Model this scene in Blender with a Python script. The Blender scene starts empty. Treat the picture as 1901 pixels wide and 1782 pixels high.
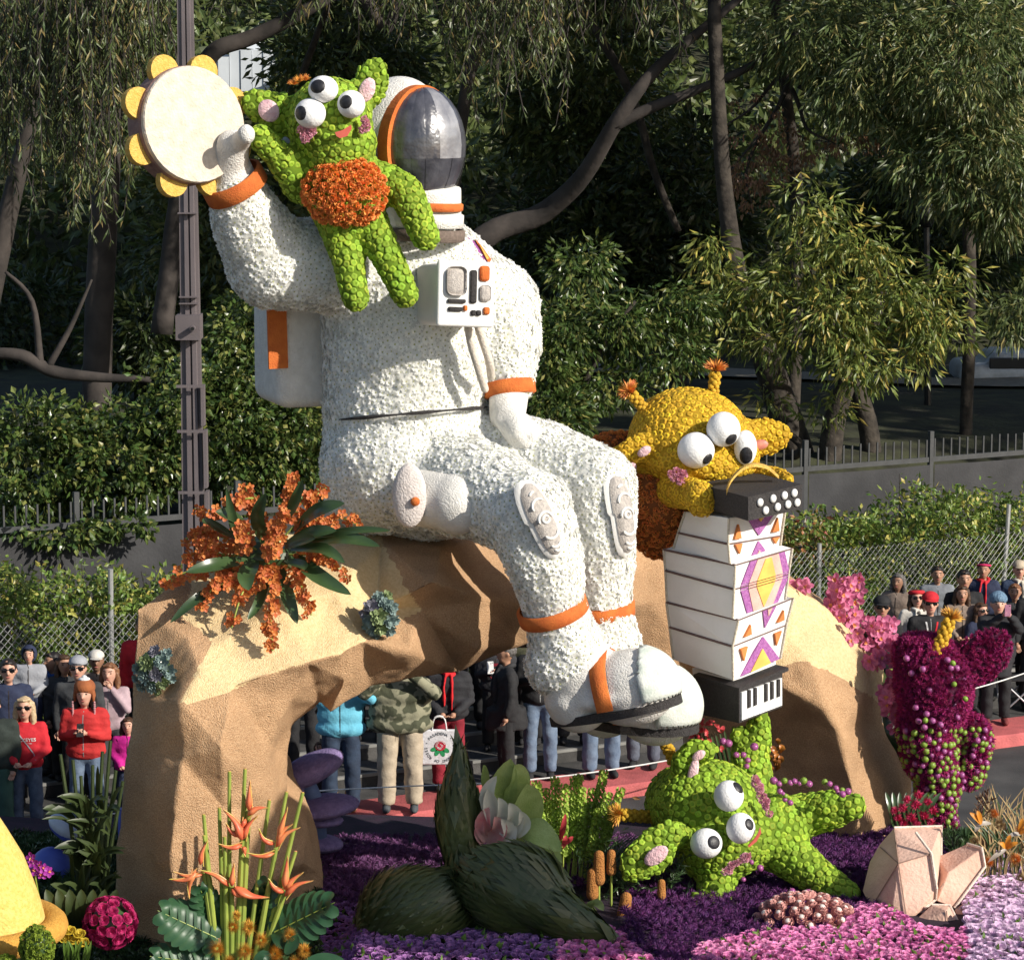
import bpy, bmesh, math, random
import numpy as np
from mathutils import Vector, Matrix, noise, geometry

# ---------------------------------------------------------------- camera, world, sun, exposure
S = bpy.context.scene
COL = S.collection
FPX, CX, CY, CAMH = 5400.0, 950.5, 891.0, 8.3
PITCH = math.atan(791 / 5400.0)
cd = bpy.data.cameras.new('camera'); cam = bpy.data.objects.new('camera', cd); COL.objects.link(cam)
cam.location = (0, 0, CAMH); cam.rotation_euler = (math.radians(90) - PITCH, 0, 0)
cd.sensor_width = 36; cd.lens = 36 * FPX / 1901.0; cd.clip_end = 600; cd.clip_start = 0.5
S.camera = cam
SUN_EL, SUN_AZ = math.radians(28.5), math.radians(123)     # azimuth clockwise from +Y
w = bpy.data.worlds.new('World'); S.world = w; w.use_nodes = True
nt = w.node_tree; nt.nodes.clear()
sky = nt.nodes.new('ShaderNodeTexSky'); sky.sky_type = 'NISHITA'; sky.sun_disc = False
sky.sun_elevation = SUN_EL; sky.sun_rotation = SUN_AZ
bg = nt.nodes.new('ShaderNodeBackground'); bg.inputs[1].default_value = 0.095
wo = nt.nodes.new('ShaderNodeOutputWorld')
nt.links.new(sky.outputs[0], bg.inputs[0]); nt.links.new(bg.outputs[0], wo.inputs[0])
sd = bpy.data.lights.new('sun', 'SUN'); sun = bpy.data.objects.new('sun', sd); COL.objects.link(sun)
sd.energy = 4.8; sd.angle = math.radians(0.53); sd.color = (1.0, 0.93, 0.82)
sdir = Vector((math.sin(SUN_AZ) * math.cos(SUN_EL), math.cos(SUN_AZ) * math.cos(SUN_EL), math.sin(SUN_EL)))
sun.rotation_euler = sdir.to_track_quat('Z', 'Y').to_euler()
sun.location = (20, -10, 30)
S.view_settings.view_transform = 'Standard'; S.view_settings.look = 'None'
S.view_settings.exposure = 0.35; S.view_settings.gamma = 1
S.render.engine = 'CYCLES'
S.cycles.max_bounces = 6; S.cycles.diffuse_bounces = 3; S.cycles.glossy_bounces = 3
S.cycles.transmission_bounces = 4; S.cycles.transparent_max_bounces = 6

# ---------------------------------------------------------------- helpers
cp, sp = math.cos(PITCH), math.sin(PITCH)
def at(px, py, Y):
    a = (px - CX) / FPX; b = (CY - py) / FPX
    dy = cp + b * sp; dz = -sp + b * cp
    t = Y / dy
    return Vector((a * t, Y, CAMH + dz * t))
def atz(px, py, z):
    a = (px - CX) / FPX; b = (CY - py) / FPX
    dy = cp + b * sp; dz = -sp + b * cp
    t = (z - CAMH) / dz
    return Vector((a * t, dy * t, z))
def pix(p):
    x, y, z = p[0], p[1], p[2] - CAMH
    dep = y * cp - z * sp
    up = y * sp + z * cp
    return CX + x / dep * FPX, CY - up / dep * FPX
def K(Y): return Y / FPX * 1.03          # metres per photo pixel at depth Y
rnd = random.Random(7)
RS = np.random.RandomState(11)

def _n(nt, t, **kw):
    n = nt.nodes.new(t)
    for k_, v in kw.items(): setattr(n, k_, v)
    return n
MATS = {}
def mat(name, c, c2=None, scale=8.0, rough=0.75, bump=0.0, bscale=60.0, island=0.0, hue=0.0, trans=0.0, metal=0.0, coat=0.0,
        spec=0.4, detail=4, c3=None, vor=False, patchy=0.0):
    if name in MATS: return MATS[name]
    m = bpy.data.materials.new(name); m.use_nodes = True; t = m.node_tree
    bs = t.nodes['Principled BSDF']; out = t.nodes['Material Output']
    bs.inputs['Roughness'].default_value = rough; bs.inputs['Metallic'].default_value = metal
    bs.inputs['Specular IOR Level'].default_value = spec; bs.inputs['Coat Weight'].default_value = coat
    tc = _n(t, 'ShaderNodeTexCoord'); L = t.links.new
    if c2 is None: c2 = tuple(min(1, v * 0.78) for v in c)
    nz = _n(t, 'ShaderNodeTexNoise'); nz.inputs['Scale'].default_value = scale; nz.inputs['Detail'].default_value = detail
    L(tc.outputs['Object'], nz.inputs['Vector'])
    rp = _n(t, 'ShaderNodeValToRGB'); rp.color_ramp.elements[0].position = 0.35; rp.color_ramp.elements[1].position = 0.65
    rp.color_ramp.elements[0].color = (*c2, 1); rp.color_ramp.elements[1].color = (*c, 1)
    L(nz.outputs['Fac'], rp.inputs['Fac']); col = rp.outputs['Color']
    if c3 is not None:
        g = _n(t, 'ShaderNodeNewGeometry'); r3 = _n(t, 'ShaderNodeMath', operation='GREATER_THAN'); r3.inputs[1].default_value = 0.86
        L(g.outputs['Random Per Island'], r3.inputs[0])
        mx = _n(t, 'ShaderNodeMixRGB'); mx.inputs[2].default_value = (*c3, 1); L(r3.outputs[0], mx.inputs[0]); L(col, mx.inputs[1]); col = mx.outputs[0]
    if island or hue:
        g = _n(t, 'ShaderNodeNewGeometry'); hs = _n(t, 'ShaderNodeHueSaturation')
        mr = _n(t, 'ShaderNodeMapRange'); mr.inputs['To Min'].default_value = 1 - island; mr.inputs['To Max'].default_value = 1 + island
        L(g.outputs['Random Per Island'], mr.inputs['Value']); L(mr.outputs[0], hs.inputs['Value'])
        if hue:
            m2 = _n(t, 'ShaderNodeMath', operation='MULTIPLY'); m2.inputs[1].default_value = 7.31; L(g.outputs['Random Per Island'], m2.inputs[0])
            m3 = _n(t, 'ShaderNodeMath', operation='FRACT'); L(m2.outputs[0], m3.inputs[0])
            m4 = _n(t, 'ShaderNodeMapRange'); m4.inputs['To Min'].default_value = 0.5 - hue; m4.inputs['To Max'].default_value = 0.5 + hue
            L(m3.outputs[0], m4.inputs['Value']); L(m4.outputs[0], hs.inputs['Hue'])
        L(col, hs.inputs['Color']); col = hs.outputs['Color']
    if patchy:
        pn = _n(t, 'ShaderNodeTexNoise'); pn.inputs['Scale'].default_value = 1.7; pn.inputs['Detail'].default_value = 5; L(tc.outputs['Object'], pn.inputs['Vector'])
        pm_ = _n(t, 'ShaderNodeMapRange'); pm_.inputs['From Min'].default_value = .3; pm_.inputs['From Max'].default_value = .7; pm_.inputs['To Min'].default_value = 1 - patchy; pm_.inputs['To Max'].default_value = 1 + patchy * .6; L(pn.outputs['Fac'], pm_.inputs['Value'])
        ph = _n(t, 'ShaderNodeHueSaturation'); L(pm_.outputs[0], ph.inputs['Value']); L(col, ph.inputs['Color']); col = ph.outputs['Color']
    L(col, bs.inputs['Base Color'])
    if bump:
        if vor:
            bn = _n(t, 'ShaderNodeTexVoronoi'); bo = bn.outputs['Distance']
        else:
            bn = _n(t, 'ShaderNodeTexNoise'); bn.inputs['Detail'].default_value = 3; bo = bn.outputs['Fac']
        bn.inputs['Scale'].default_value = bscale; L(tc.outputs['Object'], bn.inputs['Vector'])
        bp = _n(t, 'ShaderNodeBump'); bp.inputs['Strength'].default_value = min(1.0, bump); bp.inputs['Distance'].default_value = 0.02
        L(bo, bp.inputs['Height']); L(bp.outputs[0], bs.inputs['Normal'])
    if trans:
        tr = _n(t, 'ShaderNodeBsdfTranslucent'); L(col, tr.inputs['Color'])
        ms = _n(t, 'ShaderNodeMixShader'); ms.inputs[0].default_value = trans
        L(bs.outputs[0], ms.inputs[1]); L(tr.outputs[0], ms.inputs[2]); L(ms.outputs[0], out.inputs['Surface'])
    MATS[name] = m; return m

def npmesh(name, V, T, mi=None, smooth=False):
    V = np.asarray(V, dtype=np.float32); T = np.asarray(T, dtype=np.int32)
    m = bpy.data.meshes.new(name)
    m.vertices.add(len(V)); m.vertices.foreach_set('co', V.ravel())
    k = T.shape[1]
    m.loops.add(T.size); m.loops.foreach_set('vertex_index', T.ravel())
    m.polygons.add(len(T)); m.polygons.foreach_set('loop_start', np.arange(0, T.size, k, dtype=np.int32))
    if mi is not None: m.polygons.foreach_set('material_index', np.asarray(mi, dtype=np.int32))
    m.polygons.foreach_set('use_smooth', np.full(len(T), bool(smooth)))
    m.update(calc_edges=True)
    return m
def np2(m):
    m.calc_loop_triangles()
    V = np.empty(len(m.vertices) * 3); m.vertices.foreach_get('co', V)
    T = np.empty(len(m.loop_triangles) * 3, dtype=np.int32); m.loop_triangles.foreach_get('vertices', T)
    return V.reshape(-1, 3), T.reshape(-1, 3)
GROUPS = {'background_tree': 'dim trees in the park behind the fence', 'rose_bed': 'rose beds on the float deck', 'dark_ground_cover': 'dark ground cover on the float deck', 'phone': 'phones held by spectators', 'moss_ball': 'moss balls at the lower left', 'succulent_cluster': 'succulent clusters set in the arch', 'green_alien': 'green aliens on the float', 'orchid_arrangement': 'orchid arrangements on the arch'}
def thing(name, label, cat, loc=(0, 0, 0), group=None, rz=0.0):
    o = bpy.data.objects.new(name, None); COL.objects.link(o); o.location = loc; o.rotation_euler = (0, 0, rz)
    o.empty_display_size = 0.2
    o['label'] = label; o['category'] = cat
    group = group or GROUPS.get(name)
    if group: o['group'] = group
    return o
def tag(o, label, cat, group=None, kind=None):
    if label: o['label'] = label
    if cat: o['category'] = cat
    if group: o['group'] = group
    if kind: o['kind'] = kind
    return o
def add(name, mesh, mats, parent=None, world=True, kind=None, label=None):
    o = bpy.data.objects.new(name, mesh); COL.objects.link(o)
    if mats is not None:
        if not isinstance(mats, (list, tuple)): mats = [mats]
        if not len(mesh.materials):
            for m in mats: mesh.materials.append(m)
    if parent is not None:
        o.parent = parent
        if world:
            p = parent; off = Vector((0, 0, 0))
            while p is not None: off += p.location; p = p.parent
            o.location = -off
    if kind: o['kind'] = kind
    if label: o['label'] = label
    return o
# ---- primitive builders that return (V, T) arrays
def join(*ms):
    Vs, Ts, n = [], [], 0
    for V, T in ms:
        V = np.asarray(V, float); Vs.append(V); Ts.append(np.asarray(T) + n); n += len(V)
    return np.vstack(Vs), np.vstack(Ts)
def frame(d):
    d = Vector(d).normalized(); a = Vector((0, 0, 1)) if abs(d.z) < 0.9 else Vector((1, 0, 0))
    x = a.cross(d).normalized(); y = d.cross(x)
    return x, y, d
def tube(pts, rads, seg=8, caps=True, round_caps=False, flat=1.0):
    pts = [Vector(p) for p in pts]; n = len(pts)
    if not hasattr(rads, '__len__'): rads = [rads] * n
    rads = list(rads)
    if round_caps:
        d0 = (pts[0] - pts[1]).normalized(); d1 = (pts[-1] - pts[-2]).normalized()
        a, r = pts[0], rads[0]; b, q = pts[-1], rads[-1]
        pre = [(a + d0 * r * math.sin(t), r * math.cos(t)) for t in (1.45, 1.1, 0.7, 0.35)]
        post = [(b + d1 * q * math.sin(t), q * math.cos(t)) for t in (0.35, 0.7, 1.1, 1.45)]
        pts = [p for p, _ in pre] + pts + [p for p, _ in post]; rads = [v for _, v in pre] + rads + [v for _, v in post]; n = len(pts)
    V, T = [], []
    x = None
    for i, p in enumerate(pts):
        d = (pts[min(i + 1, n - 1)] - pts[max(i - 1, 0)]).normalized()
        if x is None: x, y, _ = frame(d)
        else:
            x = (x - d * x.dot(d)).normalized(); y = d.cross(x)
        for j in range(seg):
            a = 2 * math.pi * j / seg
            V.append(p + x * math.cos(a) * rads[i] + y * math.sin(a) * rads[i] * flat)
    for i in range(n - 1):
        for j in range(seg):
            a, b = i * seg + j, i * seg + (j + 1) % seg
            T += [(a, b, b + seg), (a, b + seg, a + seg)]
    if caps:
        c0 = len(V); V.append(pts[0]); V.append(pts[-1])
        for j in range(seg):
            T.append((c0, (j + 1) % seg, j)); T.append((c0 + 1, (n - 1) * seg + j, (n - 1) * seg + (j + 1) % seg))
    return np.array([list(v) for v in V]), np.array(T)
def ball(c, r, seg=16, rings=10, rot=None):
    if not hasattr(r, '__len__'): r = (r, r, r)
    V = [(0, 0, 1)]
    for i in range(1, rings):
        t = math.pi * i / rings
        for j in range(seg):
            a = 2 * math.pi * j / seg; V.append((math.sin(t) * math.cos(a), math.sin(t) * math.sin(a), math.cos(t)))
    V.append((0, 0, -1)); V = np.array(V) * np.array(r)
    if rot is not None: V = V @ np.array(rot.to_3x3()).T
    V = V + np.array(list(c)); T = []
    for j in range(seg):
        T.append((0, 1 + j, 1 + (j + 1) % seg))
        b = 1 + (rings - 2) * seg; T.append((len(V) - 1, b + (j + 1) % seg, b + j))
    for i in range(rings - 2):
        for j in range(seg):
            a, b = 1 + i * seg + j, 1 + i * seg + (j + 1) % seg
            T += [(a, a + seg, b + seg), (a, b + seg, b)]
    return V, np.array(T)
def box(c, s, rot=None):
    V = np.array([(x, y, z) for x in (-.5, .5) for y in (-.5, .5) for z in (-.5, .5)]) * np.array(s)
    if rot is not None: V = V @ np.array(rot.to_3x3()).T
    T = [(0, 1, 3), (0, 3, 2), (4, 6, 7), (4, 7, 5), (0, 4, 5), (0, 5, 1), (2, 3, 7), (2, 7, 6), (0, 2, 6), (0, 6, 4), (1, 5, 7), (1, 7, 3)]
    return V + np.array(list(c)), np.array(T)
def rbox(c, s, r, rot=None, seg=3):
    bm = bmesh.new(); bmesh.ops.create_cube(bm, size=1.0)
    for v in bm.verts: v.co = Vector((v.co.x * s[0], v.co.y * s[1], v.co.z * s[2]))
    bmesh.ops.bevel(bm, geom=list(bm.edges), offset=r, segments=seg, affect='EDGES', profile=0.5)
    bmesh.ops.triangulate(bm, faces=bm.faces)
    V = np.array([list(v.co) for v in bm.verts]); T = np.array([[v.index for v in f.verts] for f in bm.faces]); bm.free()
    if rot is not None: V = V @ np.array(rot.to_3x3()).T
    return V + np.array(list(c)), T
def prism(poly, depth):
    """poly: 2D (x,z) list counter-clockwise; extruded along -y from 0 to -depth"""
    n = len(poly); tri = geometry.tessellate_polygon([[Vector((a, b, 0)) for a, b in poly]])
    V = [(a, 0, b) for a, b in poly] + [(a, -depth, b) for a, b in poly]; T = []
    for t in tri:
        T.append((t[0], t[1], t[2])); T.append((t[2] + n, t[1] + n, t[0] + n))
    for i in range(n):
        j = (i + 1) % n; T += [(i, j, j + n), (i, j + n, i + n)]
    return np.array(V, float), np.array(T)
def xf(m, M):
    V, T = m; V = np.asarray(V, float)
    A = np.array(M.to_3x3()); return V @ A.T + np.array(list(M.to_translation())), T
def MM(loc, rot=(0, 0, 0), sc=1.0):
    from mathutils import Euler
    s = sc if hasattr(sc, '__len__') else (sc, sc, sc)
    return Matrix.Translation(Vector(loc)) @ Euler(rot).to_matrix().to_4x4() @ Matrix.Diagonal((*s, 1))
def fixn(mesh):
    bm = bmesh.new(); bm.from_mesh(mesh); bmesh.ops.recalc_face_normals(bm, faces=bm.faces); bm.to_mesh(mesh); bm.free(); return mesh
# ---- blob: union of closed primitives by voxel remesh
TMP = bpy.data.scenes.new('tmp_build')
def remesh(vt, vox, smooth=6, name='blob', lump=0.0, lscale=3.0):
    m = npmesh(name, *vt); o = bpy.data.objects.new('tmp', m); TMP.collection.objects.link(o)
    r = o.modifiers.new('r', 'REMESH'); r.mode = 'VOXEL'; r.voxel_size = vox; r.use_smooth_shade = True
    if smooth:
        s = o.modifiers.new('s', 'SMOOTH'); s.iterations = smooth; s.factor = 0.5
    vl = TMP.view_layers[0]; vl.update(); dg = vl.depsgraph
    me = bpy.data.meshes.new_from_object(o.evaluated_get(dg), depsgraph=dg)
    bpy.data.objects.remove(o); bpy.data.meshes.remove(m)
    me.name = name
    if lump:
        n = len(me.vertices); co = np.empty(n * 3); me.vertices.foreach_get('co', co); co = co.reshape(-1, 3)
        nn = np.empty(n * 3); me.vertex_normals.foreach_get('vector', nn); nn = nn.reshape(-1, 3)
        d = np.array([noise.noise(Vector(c) * lscale) for c in co]) * lump
        co += nn * d[:, None]; me.vertices.foreach_set('co', co.ravel()); me.update()
    return me
def cap(a, b, seg=14):
    """a,b = (px,py,Y,rpx)"""
    pa, pb = at(*a[:3]), at(*b[:3]); ra, rb = a[3] * K(a[2]), b[3] * K(b[2])
    return tube([pa, pb], [ra, rb], seg, round_caps=True)
def chain(*ps, seg=16):
    return join(*[cap(ps[i], ps[i + 1], seg) for i in range(len(ps) - 1)])
def ell(px, py, Y, rx, ry, rd=None, rotdeg=0, rot=None, seg=24, rings=16):
    """ellipsoid; radii in px; rotdeg tilts in the picture plane (clockwise)"""
    k = K(Y); rd = (rx + ry) / 2 if rd is None else rd
    R = rot if rot is not None else Matrix.Rotation(math.radians(rotdeg), 4, 'Y')
    return ball(at(px, py, Y), (rx * k, rd * k, ry * k), seg, rings, R)
def sample(me, n, seed=0, filt=None):
    """n random points with normals on a mesh"""
    V, T = np2(me) if not isinstance(me, tuple) else me
    a, b, c = V[T[:, 0]], V[T[:, 1]], V[T[:, 2]]
    nn = np.cross(b - a, c - a); ar = np.linalg.norm(nn, axis=1) + 1e-12; nn = nn / ar[:, None]
    rs = np.random.RandomState(seed); cum = np.cumsum(ar); idx = np.searchsorted(cum, rs.rand(n) * cum[-1])
    idx = np.clip(idx, 0, len(T) - 1)
    u, v = rs.rand(n), rs.rand(n); f = u + v > 1; u[f] = 1 - u[f]; v[f] = 1 - v[f]
    P = a[idx] + (b[idx] - a[idx]) * u[:, None] + (c[idx] - a[idx]) * v[:, None]
    N = nn[idx]
    if filt is not None:
        k = filt(P, N); P, N = P[k], N[k]
    return P, N, cum[-1] / 2
def poisson(P, r, seed=0):
    order = np.random.RandomState(seed).permutation(len(P)); Kx = np.floor(P / r).astype(int).tolist(); Pl = P.tolist()
    g = {}; keep = []; r2 = r * r
    offs = [(x, y, z) for x in (-1, 0, 1) for y in (-1, 0, 1) for z in (-1, 0, 1)]
    for i in order:
        kx, ky, kz = Kx[i]; p = Pl[i]; ok = True
        for ox, oy, oz in offs:
            for q in g.get((kx + ox, ky + oy, kz + oz), ()):
                if (q[0] - p[0]) ** 2 + (q[1] - p[1]) ** 2 + (q[2] - p[2]) ** 2 < r2: ok = False; break
            if not ok: break
        if ok:
            g.setdefault((kx, ky, kz), []).append(p); keep.append(i)
    return np.array(keep, dtype=int)
def cover_pts(me, r, seed=0, filt=None, over=5.0):
    _, _, area = sample(me, 10, 0)
    n = int(area / (r * r * 0.8) * over) + 20
    P, N, _ = sample(me, n, seed, filt)
    k = poisson(P, r, seed); return P[k], N[k]
def frames(N, seed=0, tilt=0.0):
    rs = np.random.RandomState(seed); n = len(N)
    Z = N + rs.normal(0, tilt, (n, 3)) if tilt else N.copy()
    Z /= np.linalg.norm(Z, axis=1)[:, None] + 1e-9
    R = rs.normal(0, 1, (n, 3)); X = np.cross(R, Z); X /= np.linalg.norm(X, axis=1)[:, None] + 1e-9
    Y = np.cross(Z, X); return X, Y, Z
def bake(tmpls, P, N, s, seed=0, tilt=0.15, svar=0.15, sink=0.0, mi_t=None):
    """copies of the templates (list of (V,T,mi)) at P oriented to N -> V,T,mi"""
    if isinstance(tmpls, tuple): tmpls = [tmpls]
    rs = np.random.RandomState(seed + 5); n = len(P); X, Y, Z = frames(N, seed, tilt)
    sc = s * (1 + rs.uniform(-svar, svar, n)); which = rs.randint(0, len(tmpls), n)
    Vs, Ts, Ms, off = [], [], [], 0
    for w_, t in enumerate(tmpls):
        tv, tt = np.asarray(t[0], float), np.asarray(t[1]); tm = np.asarray(t[2]) if len(t) > 2 else np.zeros(len(tt), int)
        k = which == w_; c = int(k.sum())
        if c == 0: continue
        p = P[k] - N[k] * sink
        V = p[:, None, :] + sc[k][:, None, None] * (tv[None, :, 0:1] * X[k][:, None, :] + tv[None, :, 1:2] * Y[k][:, None, :] + tv[None, :, 2:3] * Z[k][:, None, :])
        T = tt[None, :, :] + (np.arange(c) * len(tv))[:, None, None] + off
        Vs.append(V.reshape(-1, 3)); Ts.append(T.reshape(-1, 3)); Ms.append(np.tile(tm, c)); off += c * len(tv)
    return np.vstack(Vs), np.vstack(Ts), np.concatenate(Ms)
def leaves(P, D, L, W, seed=0, fold=0.25, jitter=0.3, curl=0.15):
    """one bent leaf (4 tris) per point, pointing along D"""
    rs = np.random.RandomState(seed); n = len(P)
    D = D + rs.normal(0, jitter, (n, 3)); D /= np.linalg.norm(D, axis=1)[:, None] + 1e-9
    R = rs.normal(0, 1, (n, 3)); X = np.cross(R, D); X /= np.linalg.norm(X, axis=1)[:, None] + 1e-9
    U = np.cross(D, X)
    l = L * rs.uniform(0.65, 1.25, n)[:, None]; wd = W * rs.uniform(0.7, 1.2, n)[:, None]
    b = P; m = P + D * l * 0.45; t = P + D * l + U * l * curl
    V = np.stack([b, m + X * wd + U * wd * fold, t, m - X * wd + U * wd * fold, m], axis=1).reshape(-1, 3)
    T = np.array([(0, 1, 4), (4, 1, 2), (0, 4, 3), (4, 2, 3)])[None] + (np.arange(n) * 5)[:, None, None]
    return V, T.reshape(-1, 3)

# ---- flower templates (unit radius, facing +z)
def t_mum():                                          # button pompon with a dimpled centre
    V, T = [], []; seg = 9; rings = [(0.72, -0.1), (1.0, 0.18), (0.86, 0.5), (0.52, 0.62), (0.26, 0.45)]
    for i, (r, z) in enumerate(rings):
        for j in range(seg):
            a = 2 * math.pi * (j + 0.5 * (i % 2)) / seg; q = r * (1 + 0.1 * (-1) ** j * (i in (1, 2)))
            V.append((q * math.cos(a), q * math.sin(a), z + 0.06 * math.sin(j * 2.4)))
    V.append((0, 0, 0.40)); c = len(V) - 1; V = [(a, b, z * .62) for a, b, z in V]
    for i in range(len(rings) - 1):
        for j in range(seg):
            a, b = i * seg + j, i * seg + (j + 1) % seg; T += [(a, b, b + seg), (a, b + seg, a + seg)]
    for j in range(seg): T.append((c, (len(rings) - 1) * seg + j, (len(rings) - 1) * seg + (j + 1) % seg))
    m = [0] * (2 * seg * 3) + [1] * (2 * seg) + [1] * seg
    return np.array(V), np.array(T), np.array(m[:len(T)])
def t_daisy(seed=0, petals=13):                        # loose white daisy mum: two rows of petals and a small eye
    r_ = random.Random(seed); V, T, m = [], [], []
    for row, (z0, z1, R, off) in enumerate(((0.0, 0.10, 1.0, 0), (0.08, 0.30, 0.8, 0.5))):
        for j in range(petals if row == 0 else petals - 4):
            a = 2 * math.pi * (j + off) / (petals if row == 0 else petals - 4) + r_.uniform(-.12, .12); w_ = 0.23
            R1 = R * r_.uniform(0.8, 1.15); z = z1 + r_.uniform(-.08, .2)
            c_, s_ = math.cos(a), math.sin(a); i = len(V)
            V += [(0.12 * c_, 0.12 * s_, z0 + 0.1), (R1 * .6 * c_ - w_ * s_, R1 * .6 * s_ + w_ * c_, z * .8), (R1 * c_, R1 * s_, z), (R1 * .6 * c_ + w_ * s_, R1 * .6 * s_ - w_ * c_, z * .8)]
            T += [(i, i + 1, i + 2), (i, i + 2, i + 3)]; m += [0, 0]
    i = len(V)
    for j in range(5): V.append((0.17 * math.cos(j * 1.257), 0.17 * math.sin(j * 1.257), 0.26))
    V.append((0, 0, 0.36))
    for j in range(5): T.append((i + 5, i + j, i + (j + 1) % 5)); m.append(1)
    return np.array(V), np.array(T), np.array(m)
def t_ruffle(seed=0, n=22):                            # ruffled marigold / carnation head
    r_ = random.Random(seed); V, T = [], []
    for j in range(n):
        ph = math.acos(1 - 0.95 * (j + .5) / n) ; a = j * 2.399
        d = Vector((math.sin(ph) * math.cos(a), math.sin(ph) * math.sin(a), math.cos(ph) * .9))
        x, y, _ = frame(d); q = r_.uniform(0, 6.28); xx = x * math.cos(q) + y * math.sin(q); yy = d.cross(xx)
        i = len(V); b = d * 0.35; t_ = d * r_.uniform(.85, 1.1)
        V += [b, t_ + xx * .34, t_ * 1.06 + yy * .12, t_ - xx * .34, t_ * .92 - yy * .2]
        T += [(i, i + 1, i + 2), (i, i + 2, i + 3), (i, i + 3, i + 4), (i, i + 4, i + 1)]
    return np.array([list(v) for v in V]), np.array(T)
def t_rose(seed=0, rows=((1.0, 5, .1), (.78, 5, .35), (.52, 4, .5), (.28, 3, .55))):
    """cupped petals in overlapping rows"""
    r_ = random.Random(seed); V, T = [], []
    for k_, (R, n, z) in enumerate(rows):
        for j in range(n):
            a0 = 2 * math.pi * (j + .5 * (k_ % 2)) / n + r_.uniform(-.1, .1); half = math.pi / n * 1.25; i = len(V)
            for u in (-1, -.35, .35, 1):
                a = a0 + u * half
                for q, (rr, zz) in enumerate(((.25, -.1), (.85, .12), (1.0, .42), (1.08, .5))):
                    e = R * rr * (1 + (.12 if q == 3 and abs(u) < .5 else 0)); h = z * .9 + zz * (0.7 + .5 * R) * .8 - (0.08 if abs(u) == 1 and q > 1 else 0)
                    V.append((e * math.cos(a), e * math.sin(a), h + r_.uniform(-.03, .03)))
            for u in range(3):
                for q in range(3):
                    p = i + u * 4 + q; T += [(p, p + 4, p + 5), (p, p + 5, p + 1)]
    return np.array(V), np.array(T)
def t_spiky(n=26, r0=.12, L=1.0, wdt=.035, up=0.15, seed=0):
    """pincushion of thin curved needles round a core"""
    r_ = random.Random(seed); V, T = [], []
    for j in range(n):
        ph = math.acos(1 - (1 - up) * (j + .5) / n); a = j * 2.399
        d = Vector((math.sin(ph) * math.cos(a), math.sin(ph) * math.sin(a), math.cos(ph))); x, y, _ = frame(d)
        i = len(V); l = L * r_.uniform(.8, 1.1); bend = Vector((0, 0, .12))
        V += [d * r0 + x * wdt, d * r0 - x * wdt, d * l * .6 + bend + y * wdt, d * l + bend * .4]
        T += [(i, i + 1, i + 2), (i, i + 2, i + 3), (i + 1, i + 3, i + 2)]
    return np.array([list(v) for v in V]), np.array(T)
def t_orchid(seed=0):
    """five pointed petals and a lip; mi 0 petals, 1 lip"""
    r_ = random.Random(seed); V, T, m = [], [], []
    for a, L, W in ((90, 1, .36), (162, .95, .4), (18, .95, .4), (234, .9, .3), (306, .9, .3)):
        a = math.radians(a + r_.uniform(-8, 8)); c_, s_ = math.cos(a), math.sin(a); i = len(V); up = r_.uniform(.05, .35)
        for (u, w_, z) in ((.08, 0, 0), (.5, W, .1 + up * .3), (.5, -W, .1 + up * .3), (.55, 0, .02), (.82, W * .7, up), (.82, -W * .7, up), (1, 0, up * 1.1)):
            V.append((u * L * c_ - w_ * s_, u * L * s_ + w_ * c_, z))
        T += [(i, i + 3, i + 1), (i, i + 2, i + 3), (i + 1, i + 3, i + 4), (i + 3, i + 2, i + 5), (i + 3, i + 6, i + 4), (i + 3, i + 5, i + 6)]; m += [0] * 6
    i = len(V); V += [(0, .1, .1), (-.16, -.05, .3), (.16, -.05, .3), (-.2, -.35, .34), (.2, -.35, .34), (0, -.2, .12)]
    T += [(i, i + 1, i + 5), (i, i + 5, i + 2), (i + 1, i + 3, i + 5), (i + 5, i + 4, i + 2), (i + 3, i + 4, i + 5)]; m += [1] * 5
    return np.array(V), np.array(T), np.array(m)
def inpoly(x, y, poly):
    c = False; n = len(poly); j = n - 1
    for i in range(n):
        xi, yi = poly[i]; xj, yj = poly[j]
        if (yi > y) != (yj > y) and x < (xj - xi) * (y - yi) / (yj - yi) + xi: c = not c
        j = i
    return c
def smoothpath(pts, n=6):
    P = [Vector(p) for p in pts]; out = []
    for i in range(len(P) - 1):
        p0, p1, p2, p3 = P[max(i - 1, 0)], P[i], P[i + 1], P[min(i + 2, len(P) - 1)]
        for k_ in range(n):
            t = k_ / n
            out.append(0.5 * ((2 * p1) + (p2 - p0) * t + (2 * p0 - 5 * p1 + 4 * p2 - p3) * t * t + (3 * p1 - p0 - 3 * p2 + p3) * t ** 3))
    out.append(P[-1]); return out
# ================================================================ SETTING
CA = Vector((-1.7, 30.4, 0)); CU = Vector((0.8896, 0.4568, 0)); CN = Vector((-0.4568, 0.8896, 0))
def kb(s, o, z=0.0): v = CA + CU * s + CN * o; return Vector((v.x, v.y, z))
def s_at(px, o, z=0.0):
    lo, hi = -30.0, 30.0
    for _ in range(50):
        mid = (lo + hi) / 2
        if pix(kb(mid, o, z))[0] < px: lo = mid
        else: hi = mid
    return lo
asphalt = mat('asphalt', (0.075, 0.073, 0.072), (0.045, 0.045, 0.046), scale=1.2, rough=0.9, bump=0.5, bscale=90, patchy=.3)
soil = mat('soil', (0.05, 0.055, 0.025), (0.02, 0.02, 0.012), scale=2.0, rough=0.95, bump=0.8, bscale=10)
redpaint = mat('red_curb_paint', (0.55, 0.13, 0.13), (0.42, 0.10, 0.10), scale=5, rough=0.7, bump=0.4, bscale=40, patchy=.35)
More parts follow.
